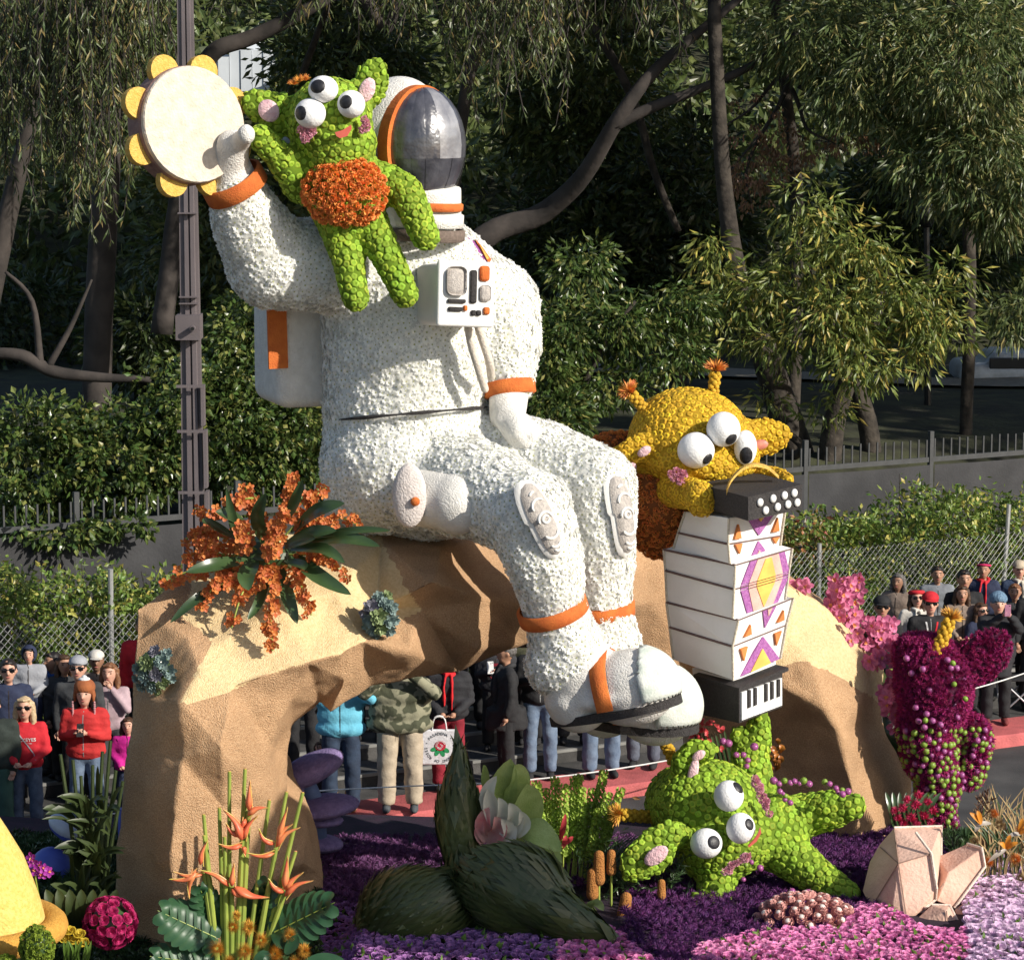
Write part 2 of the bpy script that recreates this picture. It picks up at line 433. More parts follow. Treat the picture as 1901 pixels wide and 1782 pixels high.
conc = mat('step_concrete', (0.075, 0.072, 0.07), (0.045, 0.044, 0.043), scale=4, rough=0.9, bump=0.3, bscale=50, patchy=.35)
white_edge = mat('step_edge_paint', (0.22, 0.22, 0.21), rough=0.7)
def strip(name, s0, s1, prof, m, kind='structure', n=1):
    """extrudes a profile of (o,z) along the kerb direction"""
    V, T = [], []; k_ = len(prof)
    for i in range(n + 1):
        s = s0 + (s1 - s0) * i / n
        V += [list(kb(s, o, z)) for o, z in prof]
    for i in range(n):
        for j in range(k_ - 1):
            a = i * k_ + j; T += [(a, a + k_, a + 1), (a + 1, a + k_, a + k_ + 1)]
    return add(name, npmesh(name, V, T), m, kind=kind)
strip('road', -60, 60, [(-60, 0.0), (0.0, 0.0)], asphalt)
strip('kerb', -40, 40, [(0.0, 0.0), (0.0, 0.13), (0.03, 0.15), (0.72, 0.16), (0.72, 0.10)], redpaint)
strip('pavement', -60, 60, [(0.72, 0.145), (1.25, 0.15)], conc)
steps = strip('steps', -40, 40, [(1.25, 0.15), (1.25, 0.30), (1.85, 0.30), (1.85, 0.47), (2.45, 0.47), (2.45, 0.62), (4.0, 0.62)], conc)
for o, z in ((1.25, 0.30), (1.85, 0.47), (2.45, 0.62)):
    e = strip('step_edge', -40, 40, [(o - 0.004, z - 0.03), (o - 0.004, z + 0.004), (o + 0.05, z + 0.004)], white_edge); e.parent = steps
    del e['kind']
def ground_z(x, y):
    p = Vector((x, y, 0)) - CA; o = p.dot(CN)
    if o < 4.0: return 0.0 if o < 1 else 0.10
    z = 0.55 + 1.6 * min(1, max(0, (o - 6.3) / 3.5)) if o > 6.3 else 0.55
    if y > 60: z += (y - 60) * 0.30
    z = min(z, 15)
    return z + 0.25 * noise.noise(Vector((x * .15, y * .15, 0))) * min(1, max(0, (o - 7) / 5))
V, T = [], []; nx, ny = 90, 100
for j in range(ny + 1):
    for i in range(nx + 1):
        s = -60 + 130 * i / nx; o = 4.0 + 130 * (j / ny) ** 1.6; p = kb(s, o)
        V.append((p.x, p.y, ground_z(p.x, p.y)))
for j in range(ny):
    for i in range(nx):
        a = j * (nx + 1) + i; T += [(a, a + 1, a + nx + 2), (a, a + nx + 2, a + nx + 1)]
add('ground', npmesh('ground', V, T, smooth=True), soil, kind='structure')
lawnpath = mat('path_gravel', (0.30, 0.27, 0.22), rough=0.95, bump=0.4)
V = []; N_ = 24
for i in range(N_ + 1):
    x = -2 + 30 * i / N_; yy = 56 + 1.2 * math.sin(i * .5) - i * .12
    for q in (0, 1.5): V.append((x, yy + q, ground_z(x, yy + q) + 0.06))
T = []
for i in range(N_): a = 2 * i; T += [(a, a + 2, a + 3), (a, a + 3, a + 1)]
add('path', npmesh('path', V, T), lawnpath, kind='structure')
# ---- screened picket fence behind the hedge
fgrey = mat('fence_steel', (0.065, 0.068, 0.072), rough=0.5, bump=0.1, metal=0.2)
screen = mat('screen_cloth', (0.046, 0.046, 0.049), (0.036, 0.036, 0.039), scale=3.0, rough=0.85, bump=0.25, bscale=25, patchy=.25)
FO = 6.0
f = thing('picket_fence', 'dark grey steel picket fence covered with grey windscreen cloth behind the hedge', 'fence', kb(0, FO, 0.55))
rs_, re_ = -9.5, 12.0; s = rs_; PM = None; seg_l = 2.12
ang = math.atan2(CU.y, CU.x)
picket_mesh = npmesh('picket', *join(box((0, 0, 0), (0.022, 0.022, 0.30)))); post_mesh = npmesh('post', *box((0, 0, 0), (0.065, 0.065, 2.45)))
i = 0
while s < re_:
    p = kb(s, FO, 1.76); q = add('post', post_mesh, fgrey, f, world=False); q.location = p - f.location; q.rotation_euler = (0, 0, ang)
    V, T = [], []; n = 14; rr = random.Random(i)
    for a in range(n + 1):
        for b in range(5):
            z = 0.65 + 1.86 * b / 4; off = -0.05 + 0.018 * math.sin(a * 2.2 + rr.random() * .8) * (1 - b / 5) + rr.uniform(-.004, .004)
            V.append(list(kb(s + 0.04 + (seg_l - 0.08) * a / n, FO + off, z - (0.012 * math.sin(a / n * math.pi) if b == 4 else 0))))
    for a in range(n):
        for b in range(4): c = a * 5 + b; T += [(c, c + 5, c + 6), (c, c + 6, c + 1)]
    add('screen_panel', npmesh('screen_panel', V, T, smooth=True), screen, f)
    rl = add('rail', npmesh('rail', *box((0, 0, 0), (seg_l - 0.07, 0.04, 0.07))), fgrey, f, world=False)
    rl.location = kb(s + seg_l / 2, FO, 2.58) - f.location; rl.rotation_euler = (0, 0, ang)
    for a in range(15):
        t = s + seg_l * (a + 0.5) / 15
        q = add('picket', picket_mesh, fgrey, f, world=False); q.location = kb(t, FO + rr.uniform(-.004, .004), 2.72 + rr.uniform(-.01, .01)) - f.location; q.rotation_euler = (0, 0, ang)
    s += seg_l; i += 1
# ---- chain link fence
galv = mat('galvanised_wire', (0.42, 0.43, 0.43), rough=0.45, metal=0.5)
f2 = thing('chain_link_fence', 'galvanised chain link fence with leaning posts in front of the hedge', 'fence', kb(0, 3.55, 0.6))
ms = []; z0, z1 = 0.62, 1.92; hgt = z1 - z0
s = -9.5; k_ = 0
while s < 12:
    for sg in (-1, 1):
        a = kb(s, 3.5 + .004 * sg, z0); b_ = kb(s + sg * hgt * .92, 3.5 + .004 * sg, z1)
        mid = (a + b_) / 2 + CN * 0.02 * math.sin(s * 1.7)
        ms.append(tube([a, mid, b_], 0.0042, 3, caps=False))
    s += 0.085
ch = add('wire_mesh', npmesh('wire_mesh', *join(*ms)), galv, f2, kind='stuff')
for px, top, lean in ((205, 2.45, 0.02), (1860, 2.3, .09), (640, 2.0, 0), (1520, 2.0, 0.0), (1180, 2.0, 0)):
    s = s_at(px, 3.55, 1.5)
    add('post', npmesh('post', *tube([kb(s, 3.55, 0.5), kb(s + lean, 3.55, top)], 0.032, 10)), galv, f2)

# ---------------------------------------------------------------- foliage
def leafmat(name, c, c2, **kw):
    d = dict(scale=3.0, rough=0.42, island=0.35, hue=0.025, trans=0.28, spec=0.5); d.update(kw); return mat(name, c, c2, **d)
L_hedge = leafmat('hedge_leaf', (0.19, 0.26, 0.05), (0.09, 0.15, 0.03), c3=(0.32, 0.30, 0.07))
L_hedge_red = leafmat('hedge_leaf_red', (0.22, 0.11, 0.04), (0.12, 0.13, 0.03), c3=(0.30, 0.10, 0.05))
L_ivy = leafmat('ivy_leaf', (0.10, 0.15, 0.035), (0.04, 0.07, 0.018), rough=0.3, c3=(0.17, 0.18, 0.05))
L_euc = leafmat('eucalyptus_leaf', (0.12, 0.155, 0.055), (0.06, 0.085, 0.03), c3=(0.20, 0.16, 0.06))
L_right = leafmat('ash_leaf', (0.21, 0.25, 0.055), (0.11, 0.15, 0.035), c3=(0.36, 0.30, 0.07))
L_dark = leafmat('dark_leaf', (0.06, 0.085, 0.025), (0.025, 0.04, 0.012))
L_mid = leafmat('mid_leaf', (0.12, 0.15, 0.045), (0.055, 0.075, 0.022))
L_will = leafmat('willow_leaf', (0.13, 0.17, 0.055), (0.06, 0.085, 0.028), c3=(.24, .22, .08))
L_brown = leafmat('dry_pod', (0.30, 0.17, 0.09), (0.18, 0.10, 0.05))
bark = mat('grey_bark', (0.06, 0.05, 0.045), (0.028, 0.024, 0.022), scale=2.5, rough=0.9, bump=0.6, bscale=8)
bark_d = mat('rough_dark_bark', (0.06, 0.05, 0.04), (0.022, 0.018, 0.015), scale=6, rough=0.95, bump=1.0, bscale=14)
def clumps(regs, seed, per=34, csize=0.35, out=0.55):
    """regs: (px,py,Y,rx,ry px,rd m,n leaves) -> leaf base points, outward dirs"""
    rs = np.random.RandomState(seed); P, D = [], []
    for (px, py, Y, rx, ry, rd, n) in regs:
        c = np.array(list(at(px, py, Y))); k_ = K(Y); nc = max(3, n // per)
        q = rs.normal(0, 1, (nc, 3)); q /= np.linalg.norm(q, axis=1)[:, None]; q *= (rs.uniform(out ** 3, 1, nc) ** (1 / 3.))[:, None]
        cc = c + q * np.array([rx * k_, rd, ry * k_])
        w_ = rs.randint(0, nc, n); d = rs.normal(0, 1, (n, 3)); d /= np.linalg.norm(d, axis=1)[:, None]
        sz = csize * rs.uniform(.5, 1.4, nc)[w_][:, None]
        P.append(cc[w_] + d * sz * (rs.rand(n)[:, None] ** .5) * np.array([1, 1, .75])); D.append(d * .8 + q[w_] * .5)
    return np.vstack(P), np.vstack(D)
def crown(parent, regs, L, W, m, seed, name='crown', droop=0.5, per=34, csize=0.35, out=0.55, jitter=.3):
    P, D = clumps(regs, seed, per, csize, out); D = D + np.array([0, 0, -droop])
    V, T = leaves(P, D, L, W, seed, jitter=jitter)
    return add(name, npmesh(name, V, T), m, parent)
def limb(parent, pts, m, name='branch', seg=9, wob=0.02, kk=None):
    """pts: (px,py,Y,rpx)"""
    P = smoothpath([at(*p[:3]) for p in pts], 5); n = len(pts); R = []
    for i in range(len(P)):
        t = i / 5.0; a = min(int(t), n - 2); u = t - a
        R.append((pts[a][3] * (1 - u) + pts[a + 1][3] * u) * K(pts[a][2]))
    P = [p + noise.noise_vector(p * 1.3) * wob for p in P]
    return add(name, npmesh(name, *tube(P, R, seg), smooth=True), m, parent)
# front hedge (climbs over the chain link)
hd = thing('hedge', 'sunlit leafy hedge growing through the chain link fence along the pavement', 'hedge', kb(0, 4.4, 0.6))
rs = np.random.RandomState(3); n = 85000
s_ = rs.uniform(-9.5, 12, n); o_ = 3.6 + 1.5 * rs.rand(n) ** 1.5
def htop(s): return 2.30 + .14 * np.sin(s * 1.9) + .10 * np.sin(s * 4.3 + 1) + .07 * np.sin(s * 9.1)
z_ = 0.62 + (htop(s_) - 0.62) * rs.rand(n) ** .8 + rs.normal(0, .05, n)
cl = np.array([noise.noise(Vector((a * 2.6, b * 2.6, c * 2.6))) for a, b, c in zip(s_, o_, z_)])
keep = (cl + rs.normal(0, .22, n)) > -0.22; s_, o_, z_, cl = s_[keep], o_[keep], z_[keep], cl[keep]
P = np.array([CA.x, CA.y, 0]) + s_[:, None] * np.array(CU)[None] + (o_ - cl * .25)[:, None] * np.array(CN)[None]; P[:, 2] = z_
D = rs.normal(0, 1, P.shape) + np.array([0.15, -0.5, -0.35])
V, T = leaves(P, D, 0.10, 0.026, 5)
red = (s_ > 4.2) & (s_ < 8.5) & (z_ > 1.75) & (rs.rand(len(s_)) < .5)
mi = np.repeat(red.astype(int), 4)
add('foliage', npmesh('hedge_foliage', V, T, mi), [L_hedge, L_hedge_red], hd, kind='stuff')
ms = []
for i in range(150):
    s = rnd.uniform(-9.3, 11.8); o = rnd.uniform(3.8, 4.9); h_ = float(htop(s)) * rnd.uniform(.8, 1.03)
    ms.append(tube([kb(s, o, .5), kb(s + rnd.uniform(-.15, .15), o, 1.3), kb(s + rnd.uniform(-.3, .3), o + rnd.uniform(-.2, .1), h_)], [.014, .009, .004], 4, caps=False))
add('stem', npmesh('hedge_stems', *join(*ms)), bark_d, hd, kind='stuff')
dk = mat('hedge_core', (0.012, 0.018, 0.008), rough=1.0)
# upper ivy bank behind the picket fence
iv = thing('ivy_bank', 'dense glossy ivy bank rising behind the picket fence on the left', 'shrub', at(300, 900, 38))
regs = [(60, 860, 38, 120, 120, .9, 5000), (210, 850, 38.3, 120, 110, .9, 5000), (330, 800, 38.6, 90, 130, .9, 4500), (430, 820, 38.8, 120, 150, .9, 7500),
        (540, 830, 39, 90, 120, .9, 4500), (90, 992, 35.0, 110, 16, .12, 420), (250, 975, 35.2, 70, 18, .12, 260), (480, 640, 40, 95, 120, .8, 4500), (440, 720, 39.5, 90, 90, .8, 3500)]
crown(iv, regs, .11, .035, L_ivy, 21, per=45, csize=.22, out=.3, droop=.6)
# ---- left weeping eucalyptus
def strands(parent, specs, m, seed, L=.2, W=.016, per=26):
    """specs: (px0,px1,ytop,ybot0,ybot1,Y,count): hanging twigs with narrow leaves"""
    rs = np.random.RandomState(seed); P, D, tw = [], [], []
    for (x0, x1, yt, yb0, yb1, Y, cnt) in specs:
        for i in range(cnt):
            px = rs.uniform(x0, x1); y0 = yt + rs.uniform(-60, 60); y1 = rs.uniform(yb0, yb1) if rs.rand() < .5 else yb0 + (yb1 - yb0) * rs.rand() * .5
            Yd = Y + rs.uniform(-1.2, 1.2); a = at(px, y0, Yd); b = at(px + rs.uniform(-35, 35), max(y1, y0 + 60), Yd + rs.uniform(-.3, .3))
            mid = (a + b) / 2 + Vector((rs.uniform(-.25, .25), rs.uniform(-.2, .2), .1)); pts = smoothpath([a, mid, b], 5)
            tw.append(tube(pts, [.009] * (len(pts) - 1) + [.004], 3, caps=False))
            for j in range(int(per * (b - a).length / 1.2)):
                u = rs.rand() * (len(pts) - 1.001); k_ = int(u); p = pts[k_].lerp(pts[k_ + 1], u - k_)
                P.append(list(p)); an = rs.rand() * 6.28; D.append((math.cos(an) * .55, math.sin(an) * .55, -1))
    V, T = leaves(np.array(P), np.array(D), L, W, seed, curl=.2, jitter=.2)
    add('crown', npmesh('crown', V, T), m, parent)
    add('twigs', npmesh('twigs', *join(*tw)), bark, parent, kind='stuff')
t1 = thing('eucalyptus_tree', 'tall grey trunked eucalyptus with weeping leaf strands at the far left', 'tree', at(182, 760, 50))
limb(t1, [(178, 800, 50, 28), (182, 640, 50, 26), (188, 480, 50, 26), (200, 300, 50, 24), (205, 60, 50, 22), (215, -250, 50, 18)], bark, 'trunk', seg=14)
limb(t1, [(200, 300, 50, 15), (120, 150, 47, 12), (30, 80, 45, 10), (-60, 40, 44, 7)], bark)
limb(t1, [(205, 150, 50, 15), (130, 50, 47, 11), (80, -60, 45, 9)], bark)
strands(t1, [(-20, 110, -40, 120, 330, 44, 64), (100, 235, -40, 230, 470, 43.5, 84), (200, 320, -60, 60, 260, 44, 46), (-20, 60, 100, 180, 460, 44, 12)], L_euc, 31)
t2 = thing('leaning_trunk', 'leaning bare trunk cut off by the left edge of the picture', 'tree', at(-10, 620, 47))
limb(t2, [(-60, 760, 47, 22), (-12, 520, 47, 20), (28, 340, 47, 17), (52, 240, 47, 15), (70, 60, 47, 12), (90, -160, 47, 9)], bark, 'trunk', seg=12)
limb(t2, [(-30, 655, 46, 9), (40, 660, 46, 12), (100, 690, 46, 12), (190, 700, 46, 9), (280, 705, 46, 5)], bark)
limb(t2, [(75, 680, 46, 8), (60, 560, 46, 5), (10, 505, 46, 3)], bark)
limb(t2, [(90, 680, 46, 7), (130, 610, 46, 5), (170, 520, 46, 2)], bark)
t3 = thing('spreading_tree', 'large smooth barked tree with a thick branch rising to the right behind the astronaut', 'tree', at(800, 700, 47))
limb(t3, [(700, 760, 47, 28), (780, 560, 47, 25), (900, 440, 47, 22), (1010, 395, 47, 19), (1085, 325, 46.5, 16), (1145, 225, 46, 14), (1215, 130, 46, 11), (1310, 50, 46, 8), (1440, -60, 46, 6)], bark, 'trunk', seg=12)
limb(t3, [(1140, 235, 46, 11), (1210, 200, 46, 10), (1310, 160, 46, 8), (1400, 120, 46, 7), (1480, 60, 46, 4)], bark)
limb(t3, [(1040, -60, 49, 9), (1075, 10, 49, 8), (1120, 80, 49, 8), (1180, 200, 49, 8), (1215, 320, 49, 7), (1260, 430, 49, 6)], bark_d)
strands(t3, [(860, 1030, -60, 40, 235, 45, 95), (640, 860, -60, 10, 90, 46, 34), (400, 640, -80, -10, 60, 46, 26), (1010, 1300, -80, 20, 130, 46, 60)], L_euc, 33)
t4 = thing('slim_trunk', 'slim leaning trunk behind the visor of the astronaut helmet', 'tree', at(835, 420, 48))
limb(t4, [(700, 760, 48.5, 18), (830, 380, 48, 14), (855, 230, 48, 12), (875, 130, 48, 11), (910, 40, 48, 11), (960, -80, 48, 9)], bark, 'trunk')
t5 = thing('bare_branch_tree', 'tree with a thick bare branch arching over the pale building at top left', 'tree', at(330, 300, 48))
limb(t5, [(300, 620, 49, 20), (330, 380, 49, 18), (360, 180, 48.5, 17), (395, 100, 48, 16), (460, 72, 48, 14), (540, 35, 48, 13), (620, -10, 48, 11), (720, -60, 48, 9)], bark, 'trunk', seg=12)
limb(t5, [(560, 145, 52, 7), (590, 60, 52, 6), (630, -30, 52, 5)], bark_d)
limb(t5, [(650, -30, 47, 10), (690, 20, 47, 11), (720, 55, 47, 9), (745, -20, 47, 8)], bark)
# ---- lit ash tree on the right
t6 = thing('ash_tree', 'sunlit yellow green tree with several rough trunks behind the fence on the right', 'tree', at(1545, 850, 45))
limb(t6, [(1535, 900, 45, 24), (1550, 780, 45, 20), (1580, 690, 45, 17), (1620, 600, 45, 12), (1650, 500, 45, 7)], bark_d, 'trunk', seg=12)
limb(t6, [(1500, 900, 45.4, 30), (1460, 780, 45.4, 30), (1420, 660, 45.4, 26), (1370, 520, 45.4, 18), (1340, 300, 45.4, 14), (1325, 0, 45.4, 12)], bark_d, 'trunk', seg=12)
limb(t6, [(1620, 900, 45.6, 20), (1610, 780, 45.6, 18), (1560, 640, 45.6, 15), (1520, 480, 45.6, 9)], bark_d, 'trunk', seg=12)
limb(t6, [(1460, 850, 45, 9), (1490, 830, 44.6, 8), (1440, 790, 44.6, 6)], bark_d)
limb(t6, [(1560, 640, 45.6, 8), (1500, 500, 44.4, 5), (1490, 400, 44.2, 3)], bark_d)
limb(t6, [(1580, 690, 45, 7), (1650, 600, 44, 5), (1750, 590, 43.5, 3)], bark_d)
regs = [(1480, 380, 43.9, 40, 55, .4, 300), (1350, 600, 43.8, 60, 40, .5, 500), (1330, 540, 43.9, 40, 40, .4, 250), (1330, 470, 43.9, 45, 40, .4, 260), (1770, 520, 43.6, 50, 45, .4, 260), (1530, 420, 43.8, 50, 70, .5, 500), (1470, 520, 43.7, 70, 65, .6, 1000), (1600, 470, 43.6, 80, 60, .6, 1000), (1380, 550, 43.8, 70, 45, .5, 750), (1540, 590, 43.3, 110, 65, .7, 2000),
        (1660, 560, 43.3, 90, 60, .6, 1200), (1740, 610, 43.2, 65, 45, .5, 800), (1600, 680, 43.0, 75, 40, .5, 800), (1440, 640, 43.6, 60, 30, .5, 480), (1690, 660, 43.2, 50, 40, .4, 400),
        (1540, 760, 44, 40, 30, .3, 170), (1430, 750, 44, 30, 30, .3, 130)]
crown(t6, [q[:6] + (int(q[6] * .68),) for q in regs], .20, .024, L_right, 41, per=16, csize=.30, out=.2, droop=.75)
t7 = thing('dry_seed_tree', 'tree with bare twigs and hanging brown seed pods above the sunlit tree', 'tree', at(1400, 500, 47))
limb(t7, [(1470, 800, 48, 14), (1480, 400, 48, 12), (1450, 100, 48, 10), (1430, -80, 48, 9)], bark_d, 'trunk')
for a in ((1480, 120, 1420, 230, 1350, 330), (1460, 150, 1500, 240, 1560, 270), (1450, 180, 1390, 300, 1400, 380), (1480, 160, 1560, 210, 1650, 280), (1500, 100, 1400, 190, 1330, 250)):
    limb(t7, [(a[0], a[1], 47, 5), (a[2], a[3], 46.6, 3), (a[4], a[5], 46.4, 1.2)], bark, 'branch', seg=5, wob=.1)
crown(t7, [(1400, 330, 46.5, 70, 55, .5, 750), (1470, 270, 46.5, 60, 35, .5, 420), (1600, 265, 46.5, 75, 22, .4, 320), (1390, 220, 46.5, 60, 50, .5, 200)], .09, .02, L_brown, 43, name='seed_pods', droop=1.6, per=16, csize=.17)
# willow leaved masses top right and mid distance
t8 = thing('willow_leaf_tree', 'dark willow leaved tree drooping into the top right corner', 'tree', at(1800, 800, 47))
limb(t8, [(1790, 860, 47, 12), (1800, 500, 47, 12), (1780, 200, 47, 10), (1760, -80, 47, 8)], bark_d, 'trunk')
crown(t8, [(1800, 130, 45, 160, 130, 1.2, 6000), (1620, 120, 45.5, 130, 120, 1.2, 3800), (1840, 320, 44.5, 110, 100, .8, 3200), (1740, 300, 45, 110, 90, .8, 2400), (1860, 400, 44.5, 60, 50, .6, 900), (1880, 590, 45, 40, 50, .5, 380), (1500, 60, 46, 100, 80, 1, 1800)],
      .22, .02, L_will, 45, per=26, csize=.35, droop=.9)
t9 = thing('shrubby_tree', 'low glossy leaved tree between the astronaut arm and the yellow alien', 'tree', at(1060, 830, 42))
limb(t9, [(1060, 880, 42, 8), (1070, 760, 42, 7), (1120, 640, 42, 5), (1180, 560, 42, 3)], bark_d, 'trunk')
crown(t9, [(1030, 780, 41.5, 60, 75, .7, 2800), (1020, 690, 41.8, 40, 55, .6, 1500), (1050, 620, 42, 60, 60, .6, 1400), (1140, 600, 42.2, 90, 45, .6, 1300), (1230, 650, 42.4, 80, 50, .6, 1100), (1130, 720, 42, 70, 40, .6, 1000), (1250, 560, 42.6, 70, 40, .6, 900), (1080, 500, 43, 70, 50, .6, 700)],
      .15, .028, L_ivy, 47, per=24, csize=.26, droop=.6)
# conifers and mid-distance trees
for i, (px, py, Y, rx, ry, n, lm, lab) in enumerate((
        (430, 430, 54, 150, 190, 6500, L_mid, 'dim feathery conifer behind the raised tambourine arm'),
        (1080, 180, 57, 140, 230, 8000, L_mid, 'pale green conifer behind the rising branch right of the helmet'),
        (1080, 480, 55, 130, 160, 5000, L_dark, 'dark bushy tree filling the gap right of the astronaut shoulder'),
        (1260, 420, 55, 130, 200, 5500, L_dark, 'dark tree standing behind the brown seed pods'),
        (300, 620, 52, 140, 90, 3500, L_dark, 'low dark shrub between the eucalyptus trunk and the backpack'),
        (30, 640, 58, 160, 120, 3500, L_dark, 'dark shrub behind the bare horizontal branch at the left edge'),
        (1700, 430, 56, 200, 140, 6000, L_dark, 'dark tree behind the sunlit yellow green crown'),
        (1760, 760, 60, 220, 60, 2500, L_dark, 'low dark bushes behind the black lamp post'),
        (640, 90, 60, 140, 130, 5000, L_mid, 'dim tree behind the bare hanging branch at the top'))):
    b = at(px, py + ry, Y); b.z = min(b.z, ground_z(b.x, Y))
    t = thing('background_tree', lab, 'tree', b, group=None)
    c = at(px, py, Y)
    add('trunk', npmesh('trunk', *tube([b, (b + c) / 2 + Vector((.1, 0, 0)), c], [.16, .12, .06], 8)), bark_d, t)
    crown(t, [(px, py, Y, rx, ry, 1.6, n)], .26, .045, lm, 60 + i, per=40, csize=.55, out=.25, droop=.3)
# slender conifer by the building and the pale building itself
t = thing('small_conifer', 'small pointed olive conifer beside the pale building', 'tree', at(528, 200, 70))
add('trunk', npmesh('trunk', *tube([at(528, 220, 70), at(528, 95, 70)], [.08, .02], 6)), bark_d, t)
P, D = [], []
for i in range(1500):
    u = rnd.random(); a = rnd.uniform(0, 6.28); c = at(528, 90 + 120 * u, 70); r = (.08 + .42 * u) * rnd.uniform(.3, 1)
    P.append((c.x + r * math.cos(a), c.y + r * math.sin(a), c.z)); D.append((math.cos(a), math.sin(a), .5))
add('crown', npmesh('crown', *leaves(np.array(P), np.array(D), .2, .03, 3)), L_euc, t)
bl = thing('pale_building', 'small pale blue grey panelled building half hidden by branches at top left', 'building', at(450, 160, 74))
bw = mat('pale_cladding', (0.62, 0.66, 0.70), (0.52, 0.56, 0.60), scale=.8, rough=.6)
for i in range(5):
    x0 = 405 + i * 21; top = 96 - (3 if i else -10)
    a, b = at(x0 + 1, 170, 74), at(x0 + 20, top, 74)
    add('panel', npmesh('panel', *box(((a.x + b.x) / 2, 74 + .03 * (i % 2), (a.z + b.z) / 2), (abs(b.x - a.x), .12, abs(b.z - a.z)))), bw, bl)
a, b = at(405, 175, 74.6), at(506, 102, 74.6)
add('wall', npmesh('wall', *box(((a.x + b.x) / 2, 75.4, (a.z + b.z) / 2), (b.x - a.x, 2.4, b.z - a.z))), bw, bl)
a, b = at(462, 100, 76), at(488, 84, 76)
add('roof', npmesh('roof', *box(((a.x + b.x) / 2, 76, (a.z + b.z) / 2), (b.x - a.x, 1.2, b.z - a.z + .2))), bw, bl)
# wooded hillside: one mass
rs = np.random.RandomState(9); n = 70000
X_ = rs.uniform(-22, 24, n); Yv = rs.uniform(60, 92, n)
nz = np.array([noise.noise(Vector((a * .35, b * .35, 3))) for a, b in zip(X_, Yv)])
Zg = np.array([ground_z(a, b) for a, b in zip(X_, Yv)])
Pn = np.stack([X_, Yv, Zg + (1.1 + 1.9 * nz + rs.uniform(-.5, .5, n)).clip(0.05, 4)], axis=1)
hb = at(450, 130, 74); k_ = ~((np.abs(Pn[:, 0] - hb.x) < 1.2) & (Pn[:, 1] < 76) & (Pn[:, 1] > 62) & (Pn[:, 2] > 6.3))
Pn = Pn[k_]
V, T = leaves(Pn, rs.normal(0, 1, Pn.shape) + np.array([0, -.4, .3]), .42, .09, 8)
add('hillside_trees', npmesh('hillside_trees', V, T), L_mid, kind='stuff')
tag(bpy.data.objects['hillside_trees'], 'wooded hillside of dim green shrubs and trees closing the view', 'woodland')
# crowns of the tall park trees above the picture: shade the park behind the fence
def above(parent, regs, seed, m=L_dark):
    rs = np.random.RandomState(seed); P = []
    for (x, y, z, r, rz, n) in regs:
        q = rs.normal(0, 1, (n, 3)); q /= np.linalg.norm(q, axis=1)[:, None]
        P.append(np.array([x, y, z]) + q * (rs.rand(n) ** .4)[:, None] * np.array([r, r, rz]))
    P = np.vstack(P); V, T = leaves(P, rs.normal(0, 1, P.shape) + np.array([0, 0, -.4]), .55, .16, seed)
    add('upper_crown', npmesh('upper_crown', V, T), m, parent)
k_ = 0
for par, lst in ((t1, [(-9, 47), (-5, 50), (-3, 45)]), (t3, [(1, 48), (5, 52), (5, 47)]), (t6, [(9, 45), (12, 48)]), (t8, [(16, 49), (18, 46)]), (t4, [(-2, 53), (3, 56)]), (t5, [(-7, 56)]), (t7, [(9, 55), (15, 57), (12, 51)])):
    above(par, [(x, y, 13.2, 3.4, 2.6, 1900) for x, y in lst], 80 + k_); k_ += 1
tr_ = thing('roadside_tree', 'tall roadside tree past the right edge shading the park', 'tree', (22, 44, 1.5))
add('trunk', npmesh('trunk', *tube([(22, 44, 1), (22.2, 44, 7), (22, 43.5, 13)], [.5, .4, .25], 10)), bark_d, tr_)
above(tr_, [(22, 42, 11, 3.5, 4, 2500), (25, 46, 9, 4, 6, 2500), (19, 50, 11, 3.5, 4, 2000), (24, 38, 11, 3, 3.5, 1500)], 99)
# ---- street furniture
polem = mat('pole_paint', (0.17, 0.145, 0.15), (0.14, 0.12, 0.125), scale=2, rough=0.5, bump=0.1, metal=.2)
lp = thing('steel_pole', 'tall brown grey fluted steel pole with bolted plates behind the orange orchids', 'pole', at(360, 1080, 31))
a, b = at(322, -120, 31), at(362, 1150, 31)
a.x = b.x
def polesec(wz0, wz1, z0, z1, name='shaft'):
    prof = [(-1, .2), (-1, -.5), (-.5, -.5), (-.42, -.8), (.02, -.8), (.06, -.35), (.2, -.35), (.24, -.8), (.66, -.8), (.72, -.45), (1, -.45), (1, .2), (1, 1), (-1, 1)]
    V, T = [], []; n = len(prof)
    for z, wd in ((z0, wz0), (z1, wz1)):
        for u, v in prof: V.append((b.x + u * wd, 31 + v * wd, z))
    for j in range(n): q = (j + 1) % n; T += [(j, q, q + n), (j, q + n, j + n)]
    add(name, npmesh(name, V, T), polem, lp)
zt = at(325, -300, 31).z; zb = 0.1
polesec(.135, .07, zb, zt)
z = at(348, 605, 31).z; add('bracket', npmesh('bracket', *join(box((b.x, 30.9, z), (.26, .3, .26)), tube([(b.x + .06, 30.74, z), (b.x + .06, 30.66, z)], .03, 12))), polem, lp)
dkm = mat('dark_slot', (.01, .01, .01), rough=.6)
add('hole', npmesh('hole', *tube([(b.x + .06, 30.66, z), (b.x + .06, 30.655, z)], .02, 12)), dkm, lp)
for (y0, y1, dx) in ((712, 790, .13), (795, 905, .15), (908, 1000, .16)):
    z0_, z1_ = at(360, y1, 31).z, at(360, y0, 31).z
    add('side_plate', npmesh('side_plate', *join(box((b.x + dx, 30.95, (z0_ + z1_) / 2), (.035, .16, z1_ - z0_ - .02)), box((b.x, 30.83, z1_ - .012), (.28, .02, .03)))), polem, lp)
